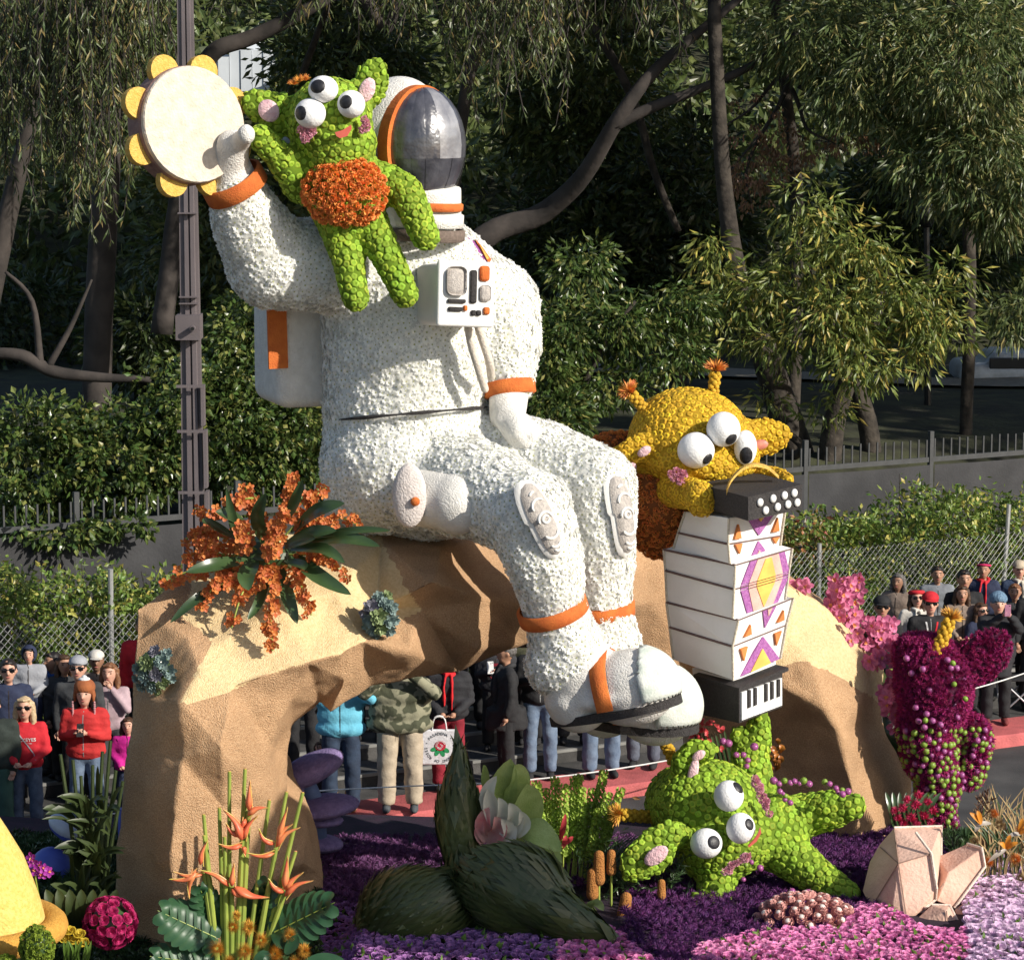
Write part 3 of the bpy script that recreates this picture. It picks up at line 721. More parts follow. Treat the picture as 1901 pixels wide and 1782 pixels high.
for yy in (395, 550, 562): add('weld_band', npmesh('weld_band', *box((b.x, 30.95, at(350, yy, 31).z), (.2, .2, .012))), polem, lp)
blk = mat('black_metal', (.015, .015, .017), rough=.4)
l2 = thing('black_lamp_post', 'slim black lamp post in the dark park behind the fence on the right', 'lamp post', at(1722, 880, 50))
add('post', npmesh('post', *tube([at(1723, 900, 50), at(1722, 640, 50), at(1720, 420, 50)], [.07, .06, .05], 10)), blk, l2)
add('fixture', npmesh('fixture', *ball(at(1720, 400, 50), (.16, .16, .22))), blk, l2)
cr = thing('parked_car', 'dusty white car roof half hidden by dark bushes at the right edge', 'car', at(1890, 690, 56))
cwm = mat('car_paint', (.55, .57, .6), rough=.35); 
add('body', remesh(join(rbox(at(1895, 690, 56), (2.6, 1.6, .45), .15), rbox(at(1895, 672, 56), (1.5, 1.4, .5), .2)), .06, 3), cwm, cr)
add('window', npmesh('window', *rbox(at(1895, 675, 55.25), (1.2, .05, .22), .02)), blk, cr)
# parade rope
rope = mat('white_rope', (.75, .74, .72), rough=.7)
rp = thing('rope', 'thin white crowd rope strung along the kerb in front of the spectators', 'rope', kb(0, .1, .6))
pts = [atz(-30, 1537, .55), atz(0, 1532, .6), atz(170, 1515, .62), atz(400, 1486, .64), atz(555, 1470, .64), atz(735, 1460, .64), atz(975, 1448, .68), atz(1240, 1411, .72), atz(1500, 1352, .8), atz(1801, 1280, .9), atz(1930, 1240, .95)]
add('cord', npmesh('cord', *tube(smoothpath(pts, 6), .008, 6)), rope, rp)
# fallen leaves on the kerb
n = 90; P = np.array([list(kb(rnd.gauss(-.2, .5) if i % 3 else rnd.uniform(-4, 8), rnd.gauss(-.05, .05), .03)) for i in range(n)])
V, T = leaves(P, RS.normal(0, 1, (n, 3)) * np.array([1, 1, .15]), .11, .03, 4)
fl = add('fallen_leaves', npmesh('fallen_leaves', V, T), leafmat('fallen_leaf', (.42, .26, .10), (.25, .15, .06)), kind='stuff')

# added globe on a mast, unseen at right, only to shade the leaf sculpture
gp = thing('shade_globe', 'added blue globe on a mast out of view at right, shading the leaf sculpture', 'float prop', (6.45, 18.0, 0))
add('globe', npmesh('globe', *ball((6.45, 18.0, 6.35), (1.15, 1.15, 1.15), 32, 20), smooth=True), mat('globe_blue', (.1, .2, .5), rough=.8), gp)
add('mast', npmesh('mast', *tube([(6.45, 18.0, 0), (6.45, 18.0, 5.4)], .08, 12)), polem, gp)
# ================================================================ FLOAT
def deck_z(x, y):
    t = min(1, max(0, (26.9 - y) / 4.5)); return 1.08 + .36 * t - .22 * min(1, max(0, (-1.15 - x) / .25)) * min(1, max(0, (23.2 - y) / .6)) + .04 * noise.noise(Vector((x * .8, y * .8, 0)))
dark_base = mat('float_deck', (0.03, 0.012, 0.03), (0.015, 0.01, 0.02), rough=.95, bump=.5)
V, T = [], []; nx, ny = 60, 44
for j in range(ny + 1):
    y = 19.2 + (27.1 - 19.2) * j / ny
    for i in range(nx + 1):
        xa, xb = at(-350, 1500, y).x, at(1745 if y > 24.6 else 2150, 1500, y).x
        x = xa + (xb - xa) * i / nx; V.append((x, y, deck_z(x, y)))
m_ = len(V)
for j in range(ny):
    for i in range(nx):
        a = j * (nx + 1) + i; T += [(a, a + 1, a + nx + 2), (a, a + nx + 2, a + nx + 1)]
for ring in ([j * (nx + 1) + nx for j in range(ny + 1)], [ny * (nx + 1) + i for i in range(nx + 1)], [j * (nx + 1) for j in range(ny + 1)]):
    for q in range(len(ring) - 1):
        a, b = ring[q], ring[q + 1]; c = len(V); V += [(V[a][0], V[a][1], .25), (V[b][0], V[b][1], .25)]; T += [(a, b, c + 1), (a, c + 1, c)]
deck = add('float_deck', npmesh('float_deck', V, T), dark_base)
tag(deck, 'dark low deck of the parade float carrying the arch and flower beds', 'parade float')

# ---- rock arch
def B(px): return 22.3 + (px - 330) * .0031
outl = [(205, 1850, .9), (318, 1850, -.1), (450, 1850, -.2), (602, 1850, .2), (598, 1620, .25), (578, 1532, .35), (533, 1480, .5), (530, 1400, .5), (547, 1350, .45), (594, 1307, .2), (613, 1323, 0), (690, 1278, .1), (760, 1264, .05), (850, 1245, .2), (970, 1195, .4),
        (1100, 1190, .6), (1190, 1215, .9), (1240, 1290, 1.0), (1290, 1330, 1.2), (1290, 1600, 1.2), (1440, 1610, .5), (1600, 1600, -.4), (1694, 1600, 0), (1692, 1440, .1), (1637, 1350, .2), (1640, 1240, .3), (1537, 1138, .35), (1470, 1085, .5),
        (1330, 995, 1.0), (1180, 975, 1.1), (900, 990, 1.2), (690, 965, 1.2), (580, 985, 1.2), (450, 1012, 1.2), (352, 1060, 1.1), (300, 1100, .95), (250, 1130, .9), (243, 1300, .8), (240, 1400, .75), (218, 1580, .8)]
inner = [(336, 1305, 0), (338, 1408, -.02), (324, 1511, -.05), (316, 1587, -.05), (320, 1690, -.1), (395, 1194, .25), (345, 1180, .45), (480, 1055, .7), (600, 1020, .75), (708, 1011, .6), (781, 1131, -.15), (673, 1190, -.35), (632, 1213, -.35),
         (572, 1229, -.3), (516, 1245, -.25), (437, 1273, -.2), (520, 1120, .15), (620, 1100, .15), (411, 1390, -.35), (500, 1380, -.05), (416, 1500, -.1), (500, 1500, .0), (470, 1650, -.3), (540, 1300, -.12), (640, 1265, -.2), (560, 1600, -.15),
         (757, 1210, -.45), (804, 1080, -.5), (820, 1020, .15), (895, 1110, -.25), (885, 1200, -.15), (1000, 1120, .15), (1200, 1120, .6), (1260, 1180, .8), (1300, 1060, .7), (1400, 1150, .3), (1470, 1190, .1), (1434, 1233, .1), (1500, 1225, -.1),
         (1606, 1284, -.1), (1560, 1190, .05), (1456, 1277, -.1), (1489, 1339, 0), (1529, 1313, -.4), (1555, 1357, -.45), (1584, 1470, -.45), (1400, 1400, .7), (1400, 1500, .75), (1640, 1450, -.12), (370, 1250, .05), (700, 1130, .1), (560, 1060, .5)]
allp = outl + inner; no = len(outl)
co, ed, fa, _, _, _ = geometry.delaunay_2d_cdt([Vector((p[0], -p[1])) for p in allp], [(i, (i + 1) % no) for i in range(no)], [], 1, 1e-5)
bm = bmesh.new(); vs = []
for c in co:
    px, py = c.x, -c.y; d = min(allp, key=lambda q: (q[0] - px) ** 2 + (q[1] - py) ** 2)[2]
    vs.append(bm.verts.new(at(px, py, B(px) + d)))
for f_ in fa: bm.faces.new([vs[i] for i in f_])
top_idx = set(range(22, no))
bvs = []
for i in range(no):
    v = vs[i].co; px = outl[i][0]; back = v.y + 1.5 - outl[i][2] * .5
    bvs.append((bm.verts.new(Vector((v.x + (.25 if px < 300 else -.10 if 3 <= i <= 8 else 0), (v.y + back) / 2, v.z + (.02 if i in top_idx else 0)))), bm.verts.new(Vector((v.x + (.1 if i in top_idx else -.30 if 3 <= i <= 8 else -.05), back + .2, v.z - (.35 if i in top_idx else -.25))))))
for i in range(no):
    j = (i + 1) % no
    for a, b in ((lambda q: vs[q], lambda q: bvs[q][0]), (lambda q: bvs[q][0], lambda q: bvs[q][1])):
        try: bm.faces.new([a(j), a(i), b(i), b(j)])
        except Exception: pass
for f_ in fa:
    try: bm.faces.new([bvs[i][1] for i in reversed(f_)])
    except Exception: pass
bmesh.ops.triangulate(bm, faces=bm.faces); bmesh.ops.recalc_face_normals(bm, faces=bm.faces)
bmesh.ops.subdivide_edges(bm, edges=bm.edges, cuts=3, use_grid_fill=True, fractal=0.0)
bmesh.ops.triangulate(bm, faces=bm.faces)
bmesh.ops.subdivide_edges(bm, edges=bm.edges, cuts=1, use_grid_fill=True); bmesh.ops.triangulate(bm, faces=bm.faces)
bmesh.ops.subdivide_edges(bm, edges=bm.edges, cuts=1, use_grid_fill=True); print('ARCH', len(bm.faces))
bmesh.ops.smooth_vert(bm, verts=bm.verts, factor=.5, use_axis_x=True, use_axis_y=True, use_axis_z=True)
bm.normal_update()
for v in bm.verts:
    n1 = noise.noise(v.co * 1.6) * .05 + noise.noise(v.co * 4.5) * .022 + noise.noise(v.co * 14) * .006; v.co += v.normal * n1
creams = [[(336, 1305), (395, 1194), (340, 1150), (355, 1060), (480, 960), (720, 940), (708, 1011), (781, 1131), (673, 1190), (632, 1213), (572, 1229), (516, 1245), (437, 1273), (367, 1301)],
          [(1440, 1080), (1537, 1120), (1560, 1150), (1660, 1235), (1655, 1330), (1606, 1284), (1500, 1225), (1434, 1233), (1300, 1240), (1330, 1060)]]
dist = mat('arch_seed', (0.58, 0.375, 0.215), (0.43, 0.25, 0.13), scale=75, rough=.95, bump=1.0, bscale=95, detail=3, patchy=.2)
cream_m = mat('arch_rice', (0.76, 0.58, 0.33), (0.66, 0.48, 0.25), scale=40, rough=.95, bump=.8, bscale=90, patchy=.13)
bmesh.ops.triangulate(bm, faces=bm.faces)
for f_ in bm.faces:
    c = f_.calc_center_median(); px, py = pix(c); w_ = noise.noise_vector(c * 5) * 8; f_.smooth = True
    f_.material_index = 1 if any(inpoly(px + w_[0], py + w_[2], pl) for pl in creams) and f_.normal.y < .5 else 0
me = bpy.data.meshes.new('rock_arch'); bm.to_mesh(me); bm.free()
arch = add('rock_arch', me, [dist, cream_m]); tag(arch, 'huge faceted tan and cream rock arch spanning the parade float', 'rock arch')
# front boulder foot on the left leg (part of the arch)
# ---- materials of the figures
wht_pet = mat('white_petal', (0.93, 0.93, 0.90), (0.90, 0.90, 0.86), scale=2, rough=.8, island=.06, trans=.3)
wht_eye = mat('daisy_eye', (0.50, 0.52, 0.22), rough=.8)
suitb = mat('suit_backing', (0.70, 0.70, 0.66), rough=.9)
felt = mat('white_coconut', (0.74, 0.72, 0.68), (0.64, 0.62, 0.58), scale=12, rough=.95, bump=.7, bscale=70)
orange_m = mat('orange_band', (0.62, 0.17, 0.035), (0.52, 0.12, 0.025), scale=10, rough=.9, bump=.5, bscale=90)
black_seed = mat('black_seed', (0.02, 0.018, 0.018), (0.045, 0.04, 0.04), scale=60, rough=.75, bump=.6, bscale=110)
grey_seed = mat('grey_seed', (0.50, 0.46, 0.42), (0.36, 0.33, 0.31), scale=45, rough=.9, bump=.6, bscale=100)
brown_seed = mat('brown_seed', (0.20, 0.15, 0.125), (0.13, 0.10, 0.08), scale=40, rough=.9, bump=.6, bscale=100)
DAISY = [t_daisy(i) for i in range(4)]
def facing(P, N): return N[:, 1] < .45
A = thing('astronaut', 'giant white flower covered astronaut sculpture sitting on the rock arch', 'sculpture', at(760, 985, 24.4))
YT = 24.4
torso = join(ell(752, 590, YT, 152, 150, 150), ell(752, 690, YT, 150, 150, 140), ell(755, 800, YT, 152, 120, 140), ell(760, 540, YT, 150, 110, 140), ell(800, 480, YT, 95, 75, 105),
             ell(752, 640, YT, 151, 140, 148), ell(748, 745, YT, 147, 110, 142),
             ell(742, 860, YT - .1, 146, 130, 146), ell(695, 900, YT - .1, 94, 88, 115), ell(800, 890, YT - .1, 130, 110, 120))
limbs = join(chain((660, 500, 24.1, 82), (505, 488, 23.8, 84), (455, 400, 23.55, 64), (437, 352, 23.45, 50)),
             chain((850, 510, 24.5, 75), (915, 570, 24.6, 86), (935, 640, 24.5, 70), (948, 710, 24.35, 44)),
             chain((790, 880, 24.2, 105), (900, 915, 23.6, 88), (985, 960, 23.15, 80), (1010, 1040, 23.1, 72), (1030, 1130, 23.15, 57), (1060, 1230, 23.2, 72)),
             ell(985, 945, 23.15, 78, 72, 75), ell(1050, 1230, 23.2, 75, 68, 70),
             chain((880, 850, 24.5, 95), (1000, 865, 24.15, 85), (1112, 900, 23.75, 70), (1115, 1000, 23.7, 65), (1118, 1120, 23.75, 53), (1135, 1215, 23.7, 60)))
sm = remesh(join(torso, limbs), .05, 5, 'suit', lump=.010, lscale=4)
add('suit', sm, suitb, A)
def suit_filt(P, N):
    k_ = N[:, 1] < .4
    px = CX + P[:, 0] / (P[:, 1] * cp - (P[:, 2] - CAMH) * sp) * FPX
    dep = P[:, 1] * cp - (P[:, 2] - CAMH) * sp; py = CY - (P[:, 1] * sp + (P[:, 2] - CAMH) * cp) / dep * FPX
    k_ &= ~((px < 505) & (py < 330)); k_ &= ~((px > 895) & (py > 725) & (py < 800) & (px < 1000) & (P[:, 1] > 24.3) & (N[:, 1] < 5) & (py < 735))
    # the belt seam stays bare
    yl = 778 + (px - 640) * (-23 / 260.)
    k_ &= ~((np.abs(py - yl) < 5.5) & (px > 625) & (px < 908))
    k_ &= ~((np.abs(px - 882 - (py - 905) * (-.12)) < 4) & (py > 905) & (py < 1015) & (P[:, 1] < 24))
    return k_
P, N = cover_pts(sm, .041, 3, suit_filt)
V, T, mi = bake(DAISY, P, N, .042, 3, tilt=.17, svar=.2, sink=.004)
add('flower_cover', npmesh('suit_flowers', V, T, mi), [wht_pet, wht_eye], A, kind='stuff')
# belt seam, gloves, cuffs
seam = [at(630 + i * 27.5, 779 - i * 2.35, YT - .66 * math.sqrt(max(.02, 1 - ((630 + i * 27.5 - 755) / 152.) ** 2)) - .045) for i in range(11)]
add('belt_seam', npmesh('belt_seam', *tube(seam, [.006] + [.014 + .006 * math.sin(i * 1.7) for i in range(9)] + [.006], 6)), black_seed, A)
def band(c, axis, r, h, m, name='cuff', th=.03, parent=A, ry=None):
    """ring of height h round an axis"""
    x, y, z = frame(axis); V, T = [], []; n = 36; ry = ry or r
    for j in range(n):
        a = 2 * math.pi * j / n
        for rr, zz in ((0, -h / 2), (th, -h / 2 + .012), (th, h / 2 - .012), (0, h / 2)):
            V.append(Vector(c) + x * math.cos(a) * (r + rr) + y * math.sin(a) * (ry + rr) + z * zz)
    for j in range(n):
        for q in range(3): a = j * 4 + q; b = ((j + 1) % n) * 4 + q; T += [(a, b, b + 1), (a, b + 1, a + 1)]
    return add(name, npmesh(name, [list(v) for v in V], T, smooth=True), m, parent)
w1 = at(435, 342, 23.43); ax1 = (at(430, 320, 23.40) - at(455, 400, 23.55)).normalized() + Vector((-.2, 0, 0))
band(w1, ax1, .235, .15, orange_m)
g1 = join(cap((437, 345, 23.43, 44), (425, 305, 23.40, 38)), cap((425, 310, 23.38, 36), (432, 270, 23.25, 30)), cap((440, 275, 23.3, 20), (456, 250, 23.02, 16)), ell(457, 250, 22.98, 17, 19, 18),
          cap((420, 280, 23.42, 17), (385, 262, 23.4, 14)), cap((418, 265, 23.45, 17), (388, 240, 23.42, 14)), cap((420, 292, 23.42, 17), (380, 290, 23.4, 13)), cap((422, 300, 23.42, 16), (392, 312, 23.4, 12)))
add('glove', remesh(g1, .025, 4), felt, A)
w2 = at(945, 722, 24.33); band(w2, (at(948, 745, 24.3) - at(940, 690, 24.36)), .195, .13, orange_m)
g2 = join(cap((945, 722, 24.33, 38), (942, 770, 24.15, 34)), cap((942, 765, 24.15, 33), (962, 800, 23.9, 24)), cap((955, 790, 23.95, 14), (990, 812, 23.85, 10)), cap((945, 795, 23.95, 14), (978, 826, 23.85, 10)), cap((930, 780, 24.0, 14), (960, 830, 23.9, 11)), cap((955, 770, 24.0, 13), (1000, 800, 23.9, 10)))
add('glove', remesh(g2, .025, 4), felt, A)
# boots
def boot(hx, hy, tx, ty, Yh, Yt, s=1.0, top=(0, 0)):
    # heel, toe px
    a = at(hx, hy, Yh); b = at(tx, ty, Yt); d = b - a; L = d.length; d.normalize(); side = d.cross(Vector((0, 0, 1))).normalized(); up = side.cross(d)
    M = Matrix((( d.x, side.x, up.x, a.x), (d.y, side.y, up.y, a.y), (d.z, side.z, up.z, a.z), (0, 0, 0, 1)))
    return M, L
M1, L1 = boot(1022, 1332, 1262, 1290, 23.25, 22.9)
def boot_parts(M, L, s=1.0):
    upper = join(xf(ball((.21 * L, 0, .13 * s), (.22 * L, .28 * s, .16 * s)), M), xf(ball((.30 * L, 0, .30 * s), (.30 * L, .29 * s, .34 * s)), M), xf(ball((.66 * L, 0, .13 * s), (.345 * L, .31 * s, .32 * s)), M), xf(ball((.55 * L, 0, .10 * s), (.46 * L, .33 * s, .12 * s)), M),
                 xf(tube([(.24 * L, 0, .1), (.22 * L, 0, .62 * s)], [.27 * s, .25 * s], 16, round_caps=True), M))
    add('boot', remesh(upper, .028, 5), felt, A)
    pts = []
    for j in range(28):
        a = 2 * math.pi * j / 28; pts.append(((.50 + .505 * math.cos(a)) * L, (.29 + .03 * math.cos(a)) * s * math.sin(a)))
    V, T = prism([(x, y) for x, y in pts], .07)
    V = np.stack([V[:, 0], V[:, 2], V[:, 1] + .005], axis=1)
    me = fixn(npmesh('sole', *xf((V, T), M))); add('sole', me, black_seed, A)
    # orange strap over the instep
    V, T = [], []; n = 20
    for j in range(n + 1):
        a = math.pi * (j / n) ; y_ = -.325 * s * math.cos(a); z_ = .02 + .44 * s * math.sin(a) ** .8
        for xx, rr in ((-.07, .97), (-.065, 1.03), (.065, 1.03), (.07, .97)): V.append((.52 * L + xx - .03 * math.sin(a), y_ * rr, z_ * rr))
    for j in range(n):
        for q in range(3): a = j * 4 + q; T += [(a, a + 4, a + 5), (a, a + 5, a + 1)]
    add('strap', fixn(npmesh('strap', *xf((np.array(V), np.array(T)), M), smooth=True)), orange_m, A)
    # layered pale lichen toe cap
    Vc, Tc = ball((.66 * L, 0, .13 * s), (.355 * L, .32 * s, .332 * s), 48, 36); cx_ = Vc[Tc].mean(1); Tc = Tc[(cx_[:, 0] > .80 * L) & (cx_[:, 2] > .03)]
    tm = npmesh('toe_cap', *xf((Vc, Tc), M), smooth=True); tc_ = add('toe_cap', tm, toecap, A); so_ = tc_.modifiers.new('thick', 'SOLIDIFY'); so_.thickness = .02; so_.offset = -1
    P, N = cover_pts(tm, .06, 5, lambda P, N: N[:, 1] < .4)
    Dt = np.tile([.3, -.1, 1.0], (len(P), 1)); Dt = Dt - N * (N * Dt).sum(1)[:, None]; lv = leaves(P + N * .006, Dt, .07, .014, 5, jitter=.2, curl=.05)
    add('toe_petals', npmesh('toe_petals', *lv), toecap, A, kind='stuff')
toecap = mat('pale_green_petal', (0.70, 0.72, 0.67), (0.52, 0.58, 0.52), scale=9, rough=.8, island=.15, bump=.3)
boot_parts(M1, L1, 1.0)
M2, L2 = boot(1070, 1322, 1293, 1347, 23.95, 23.45); boot_parts(M2, L2, 1.08)
for (c, a0, a1, r) in (((1026, 1132, 23.15), (1010, 1080, 23.1), (1042, 1180, 23.2), .262), ((1120, 1130, 23.75), (1117, 1080, 23.7), (1124, 1180, 23.75), .235)):
    band(at(*c), at(*a1) - at(*a0), r, .125, orange_m)
# helmet
C = at(785, 272, 23.95); nv = Vector((.64, -.77, 0)); sv = Vector((.77, .64, 0)); RH = Matrix(((sv.x, nv.x, 0), (sv.y, nv.y, 0), (0, 0, 1))).to_4x4()
add('helmet', remesh(join(ball(C - nv * .22 + Vector((-.05, 0, .025)), (.42, .42, .545), 28, 20, RH), tube([C - nv * .1 + Vector((.05, 0, -.35)), C - nv * .1 + Vector((.08, 0, -.68))], [.33, .30], 20)), .03, 3), felt, A)
band(C + Vector((.06, .0, -.72)) - nv * .05, (0.05, 0, 1), .295, .10, brown_seed, 'neck_ring', .02)
band(C + Vector((.06, .0, -.60)) - nv * .05, (0.05, 0, 1), .285, .12, felt, 'neck_collar', .02)
# orange visor frame
band(C + Vector((.05, .0, -.485)) - nv * .02, (.05, 0, 1), .275, .07, orange_m, 'chin_band', .018)
V, T = [], []; n = 48
for j in range(n):
    a = 2 * math.pi * j / n
    e_ = .5 - .5 * math.cos(a)
    for rr, dn in ((.95, .05 - .04 * (1 - e_)), (.99 + .11 * e_, .06 - .05 * (1 - e_)), (.99 + .12 * e_, -.07), (.97, -.07)):
        V.append(list(C + nv * dn + sv * math.cos(a) * .375 * rr + Vector((0, 0, 1)) * math.sin(a) * .485 * (rr * .98)))
for j in range(n):
    for q in range(4): a, b = j * 4 + q, ((j + 1) % n) * 4 + q; a2, b2 = j * 4 + (q + 1) % 4, ((j + 1) % n) * 4 + (q + 1) % 4; T += [(a, b, b2), (a, b2, a2)]
add('visor_frame', fixn(npmesh('visor_frame', V, T, smooth=False)), orange_m, A)
vis_m = mat('visor_foil', (0.075, 0.075, 0.09), (0.03, 0.03, 0.04), scale=6, rough=.3, bump=1.0, bscale=7, spec=.8, coat=.4, island=.3)
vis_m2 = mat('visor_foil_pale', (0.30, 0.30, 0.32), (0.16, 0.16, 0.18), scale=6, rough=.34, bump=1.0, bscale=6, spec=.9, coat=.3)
cols = 9
for i in range(cols):
    for (t0, t1) in ((0.02, .56), (.56, .98)):
        l0, l1 = math.pi * i / cols, math.pi * (i + 1) / cols; V, T = [], []; q = 8
        for a in range(q + 1):
            for b in range(5):
                th = math.pi * (t0 + (t1 - t0) * a / q); lo = l0 + (l1 - l0) * (b / 4.); e = 1 + .006 * math.sin(i * 3.1 + t0 * 9) - (.008 if b in (0, 4) else 0)
                V.append(list(C + sv * (-math.cos(lo) * math.sin(th) * .375 * e) + nv * (math.sin(lo) * math.sin(th) * .32 * e) + Vector((0, 0, math.cos(th) * .485 * e))))
        for a in range(q):
            for b in range(4): c = a * 5 + b; T += [(c, c + 5, c + 6), (c, c + 6, c + 1)]
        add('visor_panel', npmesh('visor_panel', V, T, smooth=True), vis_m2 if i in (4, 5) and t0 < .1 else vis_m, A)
add('visor_shell', npmesh('visor_shell', *ball(C, (.36, .30, .47), 24, 16, RH), smooth=True), black_seed, A)
# life support pack
bpc = at(545, 640, 24.75)
bp = add('backpack', npmesh('backpack', *rbox(bpc + Vector((.05, 0, 0)), (.62, .85, 1.0), .12, Matrix.Rotation(.35, 4, 'Z'), 5), smooth=True), felt, A)
fr = at(515, 615, 24.27)
for sx in (0,):
    add('backpack_stripe', npmesh('backpack_stripe', *box(fr + Vector((.0, -.03, .0)), (.165, .03, .62), Matrix.Rotation(.35, 4, 'Z') @ Matrix.Rotation(-.02, 4, 'Y'))), orange_m, A)
# chest pack
RC = Matrix.Rotation(.42, 4, 'Z') @ Matrix.Rotation(math.radians(4), 4, 'Y') @ Matrix.Rotation(-.10, 4, 'X')
cc = at(864, 547, 23.52)
chest_plain = mat('chest_pack_white', (0.80, 0.79, 0.76), (0.74, 0.73, 0.70), scale=5, rough=.7, bump=.15)
add('chest_pack', npmesh('chest_pack', *rbox(cc + (RC @ Vector((-.04, .19, 0))), (.46, .50, .50), .07, RC, 4), smooth=True), chest_plain, A)
add('chest_plate', npmesh('chest_plate', *rbox(cc + (RC @ Vector((-.04, -.09, 0))), (.50, .05, .53), .024, RC, 4), smooth=True), chest_plain, A)
def cpl(u, v, wd, h, m, name, rot=0):
    """button on the chest plate, u,v in metres from the plate centre"""
    p = cc + (RC @ Vector((u - .04, -.125, v))); add(name, npmesh(name, *rbox(p, (wd, .035, h), min(wd, h) * .3, RC @ Matrix.Rotation(rot, 4, 'Y'), 3), smooth=True), m, A)
cpl(-.10, .10, .17, .235, grey_seed, 'chest_screen'); cpl(.055, .06, .06, .27, black_seed, 'chest_lever'); cpl(.15, .17, .085, .125, orange_m, 'chest_button')
cpl(.16, 0.01, .095, .13, grey_seed, 'chest_screen'); cpl(-.09, -.06, .155, .032, black_seed, 'chest_slot'); cpl(-.10, -.125, .12, .035, black_seed, 'chest_slot')
cpl(-.012, -.115, .03, .045, orange_m, 'chest_button'); cpl(.06, -.15, .042, .045, black_seed, 'chest_knob'); cpl(.105, -.15, .042, .045, black_seed, 'chest_knob'); cpl(.175, -.13, .055, .062, orange_m, 'chest_button')
hose = mat('hose_seed', (.66, .60, .52), (.56, .50, .43), scale=30, rough=.9, bump=.5)
for pts in ([(868, 600, 23.62), (875, 640, 23.66), (890, 690, 23.72), (900, 722, 23.8)], [(885, 598, 23.62), (895, 630, 23.68), (908, 670, 23.75), (912, 700, 23.9)]):
    add('hose', npmesh('hose', *tube(smoothpath([at(*p) for p in pts], 5), .034, 10, round_caps=True), smooth=True), hose, A)
# shoulder patch, holster, knee pads
pur = mat('purple_statice', (0.33, 0.09, 0.33), (0.24, 0.06, 0.26), scale=30, rough=.9, bump=.8, bscale=120)
for i, (pp, m_2) in enumerate((([(868, 440), (880, 448), (908, 488), (893, 482)], pur), ([(882, 445), (893, 455), (912, 482), (908, 490)], orange_m), ([(889, 452), (894, 458), (908, 480), (904, 482)], mat('yellow_patch', (.75, .42, .1), rough=.9)))):
    V = [list(at(x, y, 24.14 - .01 * i + (x - 860) * .003)) for x, y in pp] + [list(at(x, y, 24.3 + (x - 860) * .003)) for x, y in pp]
    add('shoulder_patch', npmesh('shoulder_patch', V, [(0, 1, 2), (0, 2, 3), (0, 4, 5), (0, 5, 1), (1, 5, 6), (1, 6, 2), (2, 6, 7), (2, 7, 3), (3, 7, 4), (3, 4, 0)]), m_2, A)
hol = remesh(join(tube([at(762, 922, 23.62), at(860, 935, 23.35)], [.235, .24], 24, round_caps=False), tube([at(850, 935, 23.38), at(905, 940, 23.4)], [.26, .2], 20, round_caps=True)), .03, 3)
add('holster', hol, felt, A)
hd_ = (at(750, 918, 23.4) - at(800, 920, 23.55)).normalized(); hx, hy, hz = frame((-.62, -.78, .05))
fl_ = tube([at(762, 920, 23.40), at(758, 920, 23.33), at(756, 920, 23.28)], [.285, .27, .17], 28, flat=.62)
add('holster_flap', remesh(join(ell(760, 920, 23.26, 32, 61, 16)), .02, 2), mat('pinkish_felt', (.66, .60, .57), (.58, .52, .49), scale=14, rough=.95, bump=.6), A)
add('holster_button', npmesh('holster_button', *ell(771, 931, 23.175, 8.5, 8.5, 6), smooth=True), orange_m, A)
def kneepad(x0, y0, x1, y1, wd, Y0, Y1, bulge, tiltn):
    a, b = at(x0, y0, Y0), at(x1, y1, Y1); d = (b - a); L = d.length; d.normalize(); nrm = Vector(tiltn).normalized(); sd_ = d.cross(nrm).normalized(); nrm = sd_.cross(d)
    if nrm.y > 0: nrm = -nrm
    def pt(u, v, h): # u -1..1 along, v across metres
        return a + d * (L * (u + 1) / 2) + sd_ * v + nrm * (h + bulge * (1 - u * u) - v * v * 1.3)
    def slab(scale, h, m, name, off=0):
        V, T = [], []; nu, nv_ = 22, 6
        for i in range(nu + 1):
            u = -1 + 2 * i / nu; e = (1 - abs(u) ** 3.2) ** (1 / 3.2) * (1 - .15 * (u * u)); hw = wd * scale * max(.02, e) * (1.05 if u < 0 else .9)
            for j in range(nv_ + 1):
                v = -hw + 2 * hw * j / nv_; uu = u * (1 + (scale - 1) * .35)
                V.append(list(pt(uu, v, h - (.035 if j in (0, nv_) or i in (0, nu) else 0))))
        for i in range(nu):
            for j in range(nv_): c = i * (nv_ + 1) + j; T += [(c, c + nv_ + 1, c + nv_ + 2), (c, c + nv_ + 2, c + 1)]
        me = npmesh(name, V, T, smooth=True); add(name, me, m, A)
    slab(1.28, .02, chest_plain, 'knee_pad_border'); slab(1.0, .05, grey_seed, 'knee_pad')
    for u0, r, a0, a1 in ((-.62, .4, .5, 2.0), (-.35, .62, -.3, 2.6), (.02, .62, -.2, 3.3), (.02, .30, -3, 3), (.35, .62, 3.4, 6.0), (.62, .5, 3.6, 5.8), (.8, .28, 3.3, 6.1)):
        pts = []
        for q in range(13):
            an = a0 + (a1 - a0) * q / 12; pts.append(pt(u0 - math.sin(an) * r * wd / (L / 2) * .9, math.cos(an) * r * wd, .055))
        add('knee_pad_ring', npmesh('knee_pad_ring', *tube(pts, [.004] + [.011] * 11 + [.004], 5)), chest_plain, A)
kneepad(972, 898, 1034, 1030, .105, 22.80, 22.80, .035, (.45, -.85, .25))
kneepad(1138, 882, 1163, 1028, .10, 23.50, 23.44, .05, (.6, -.78, .15))

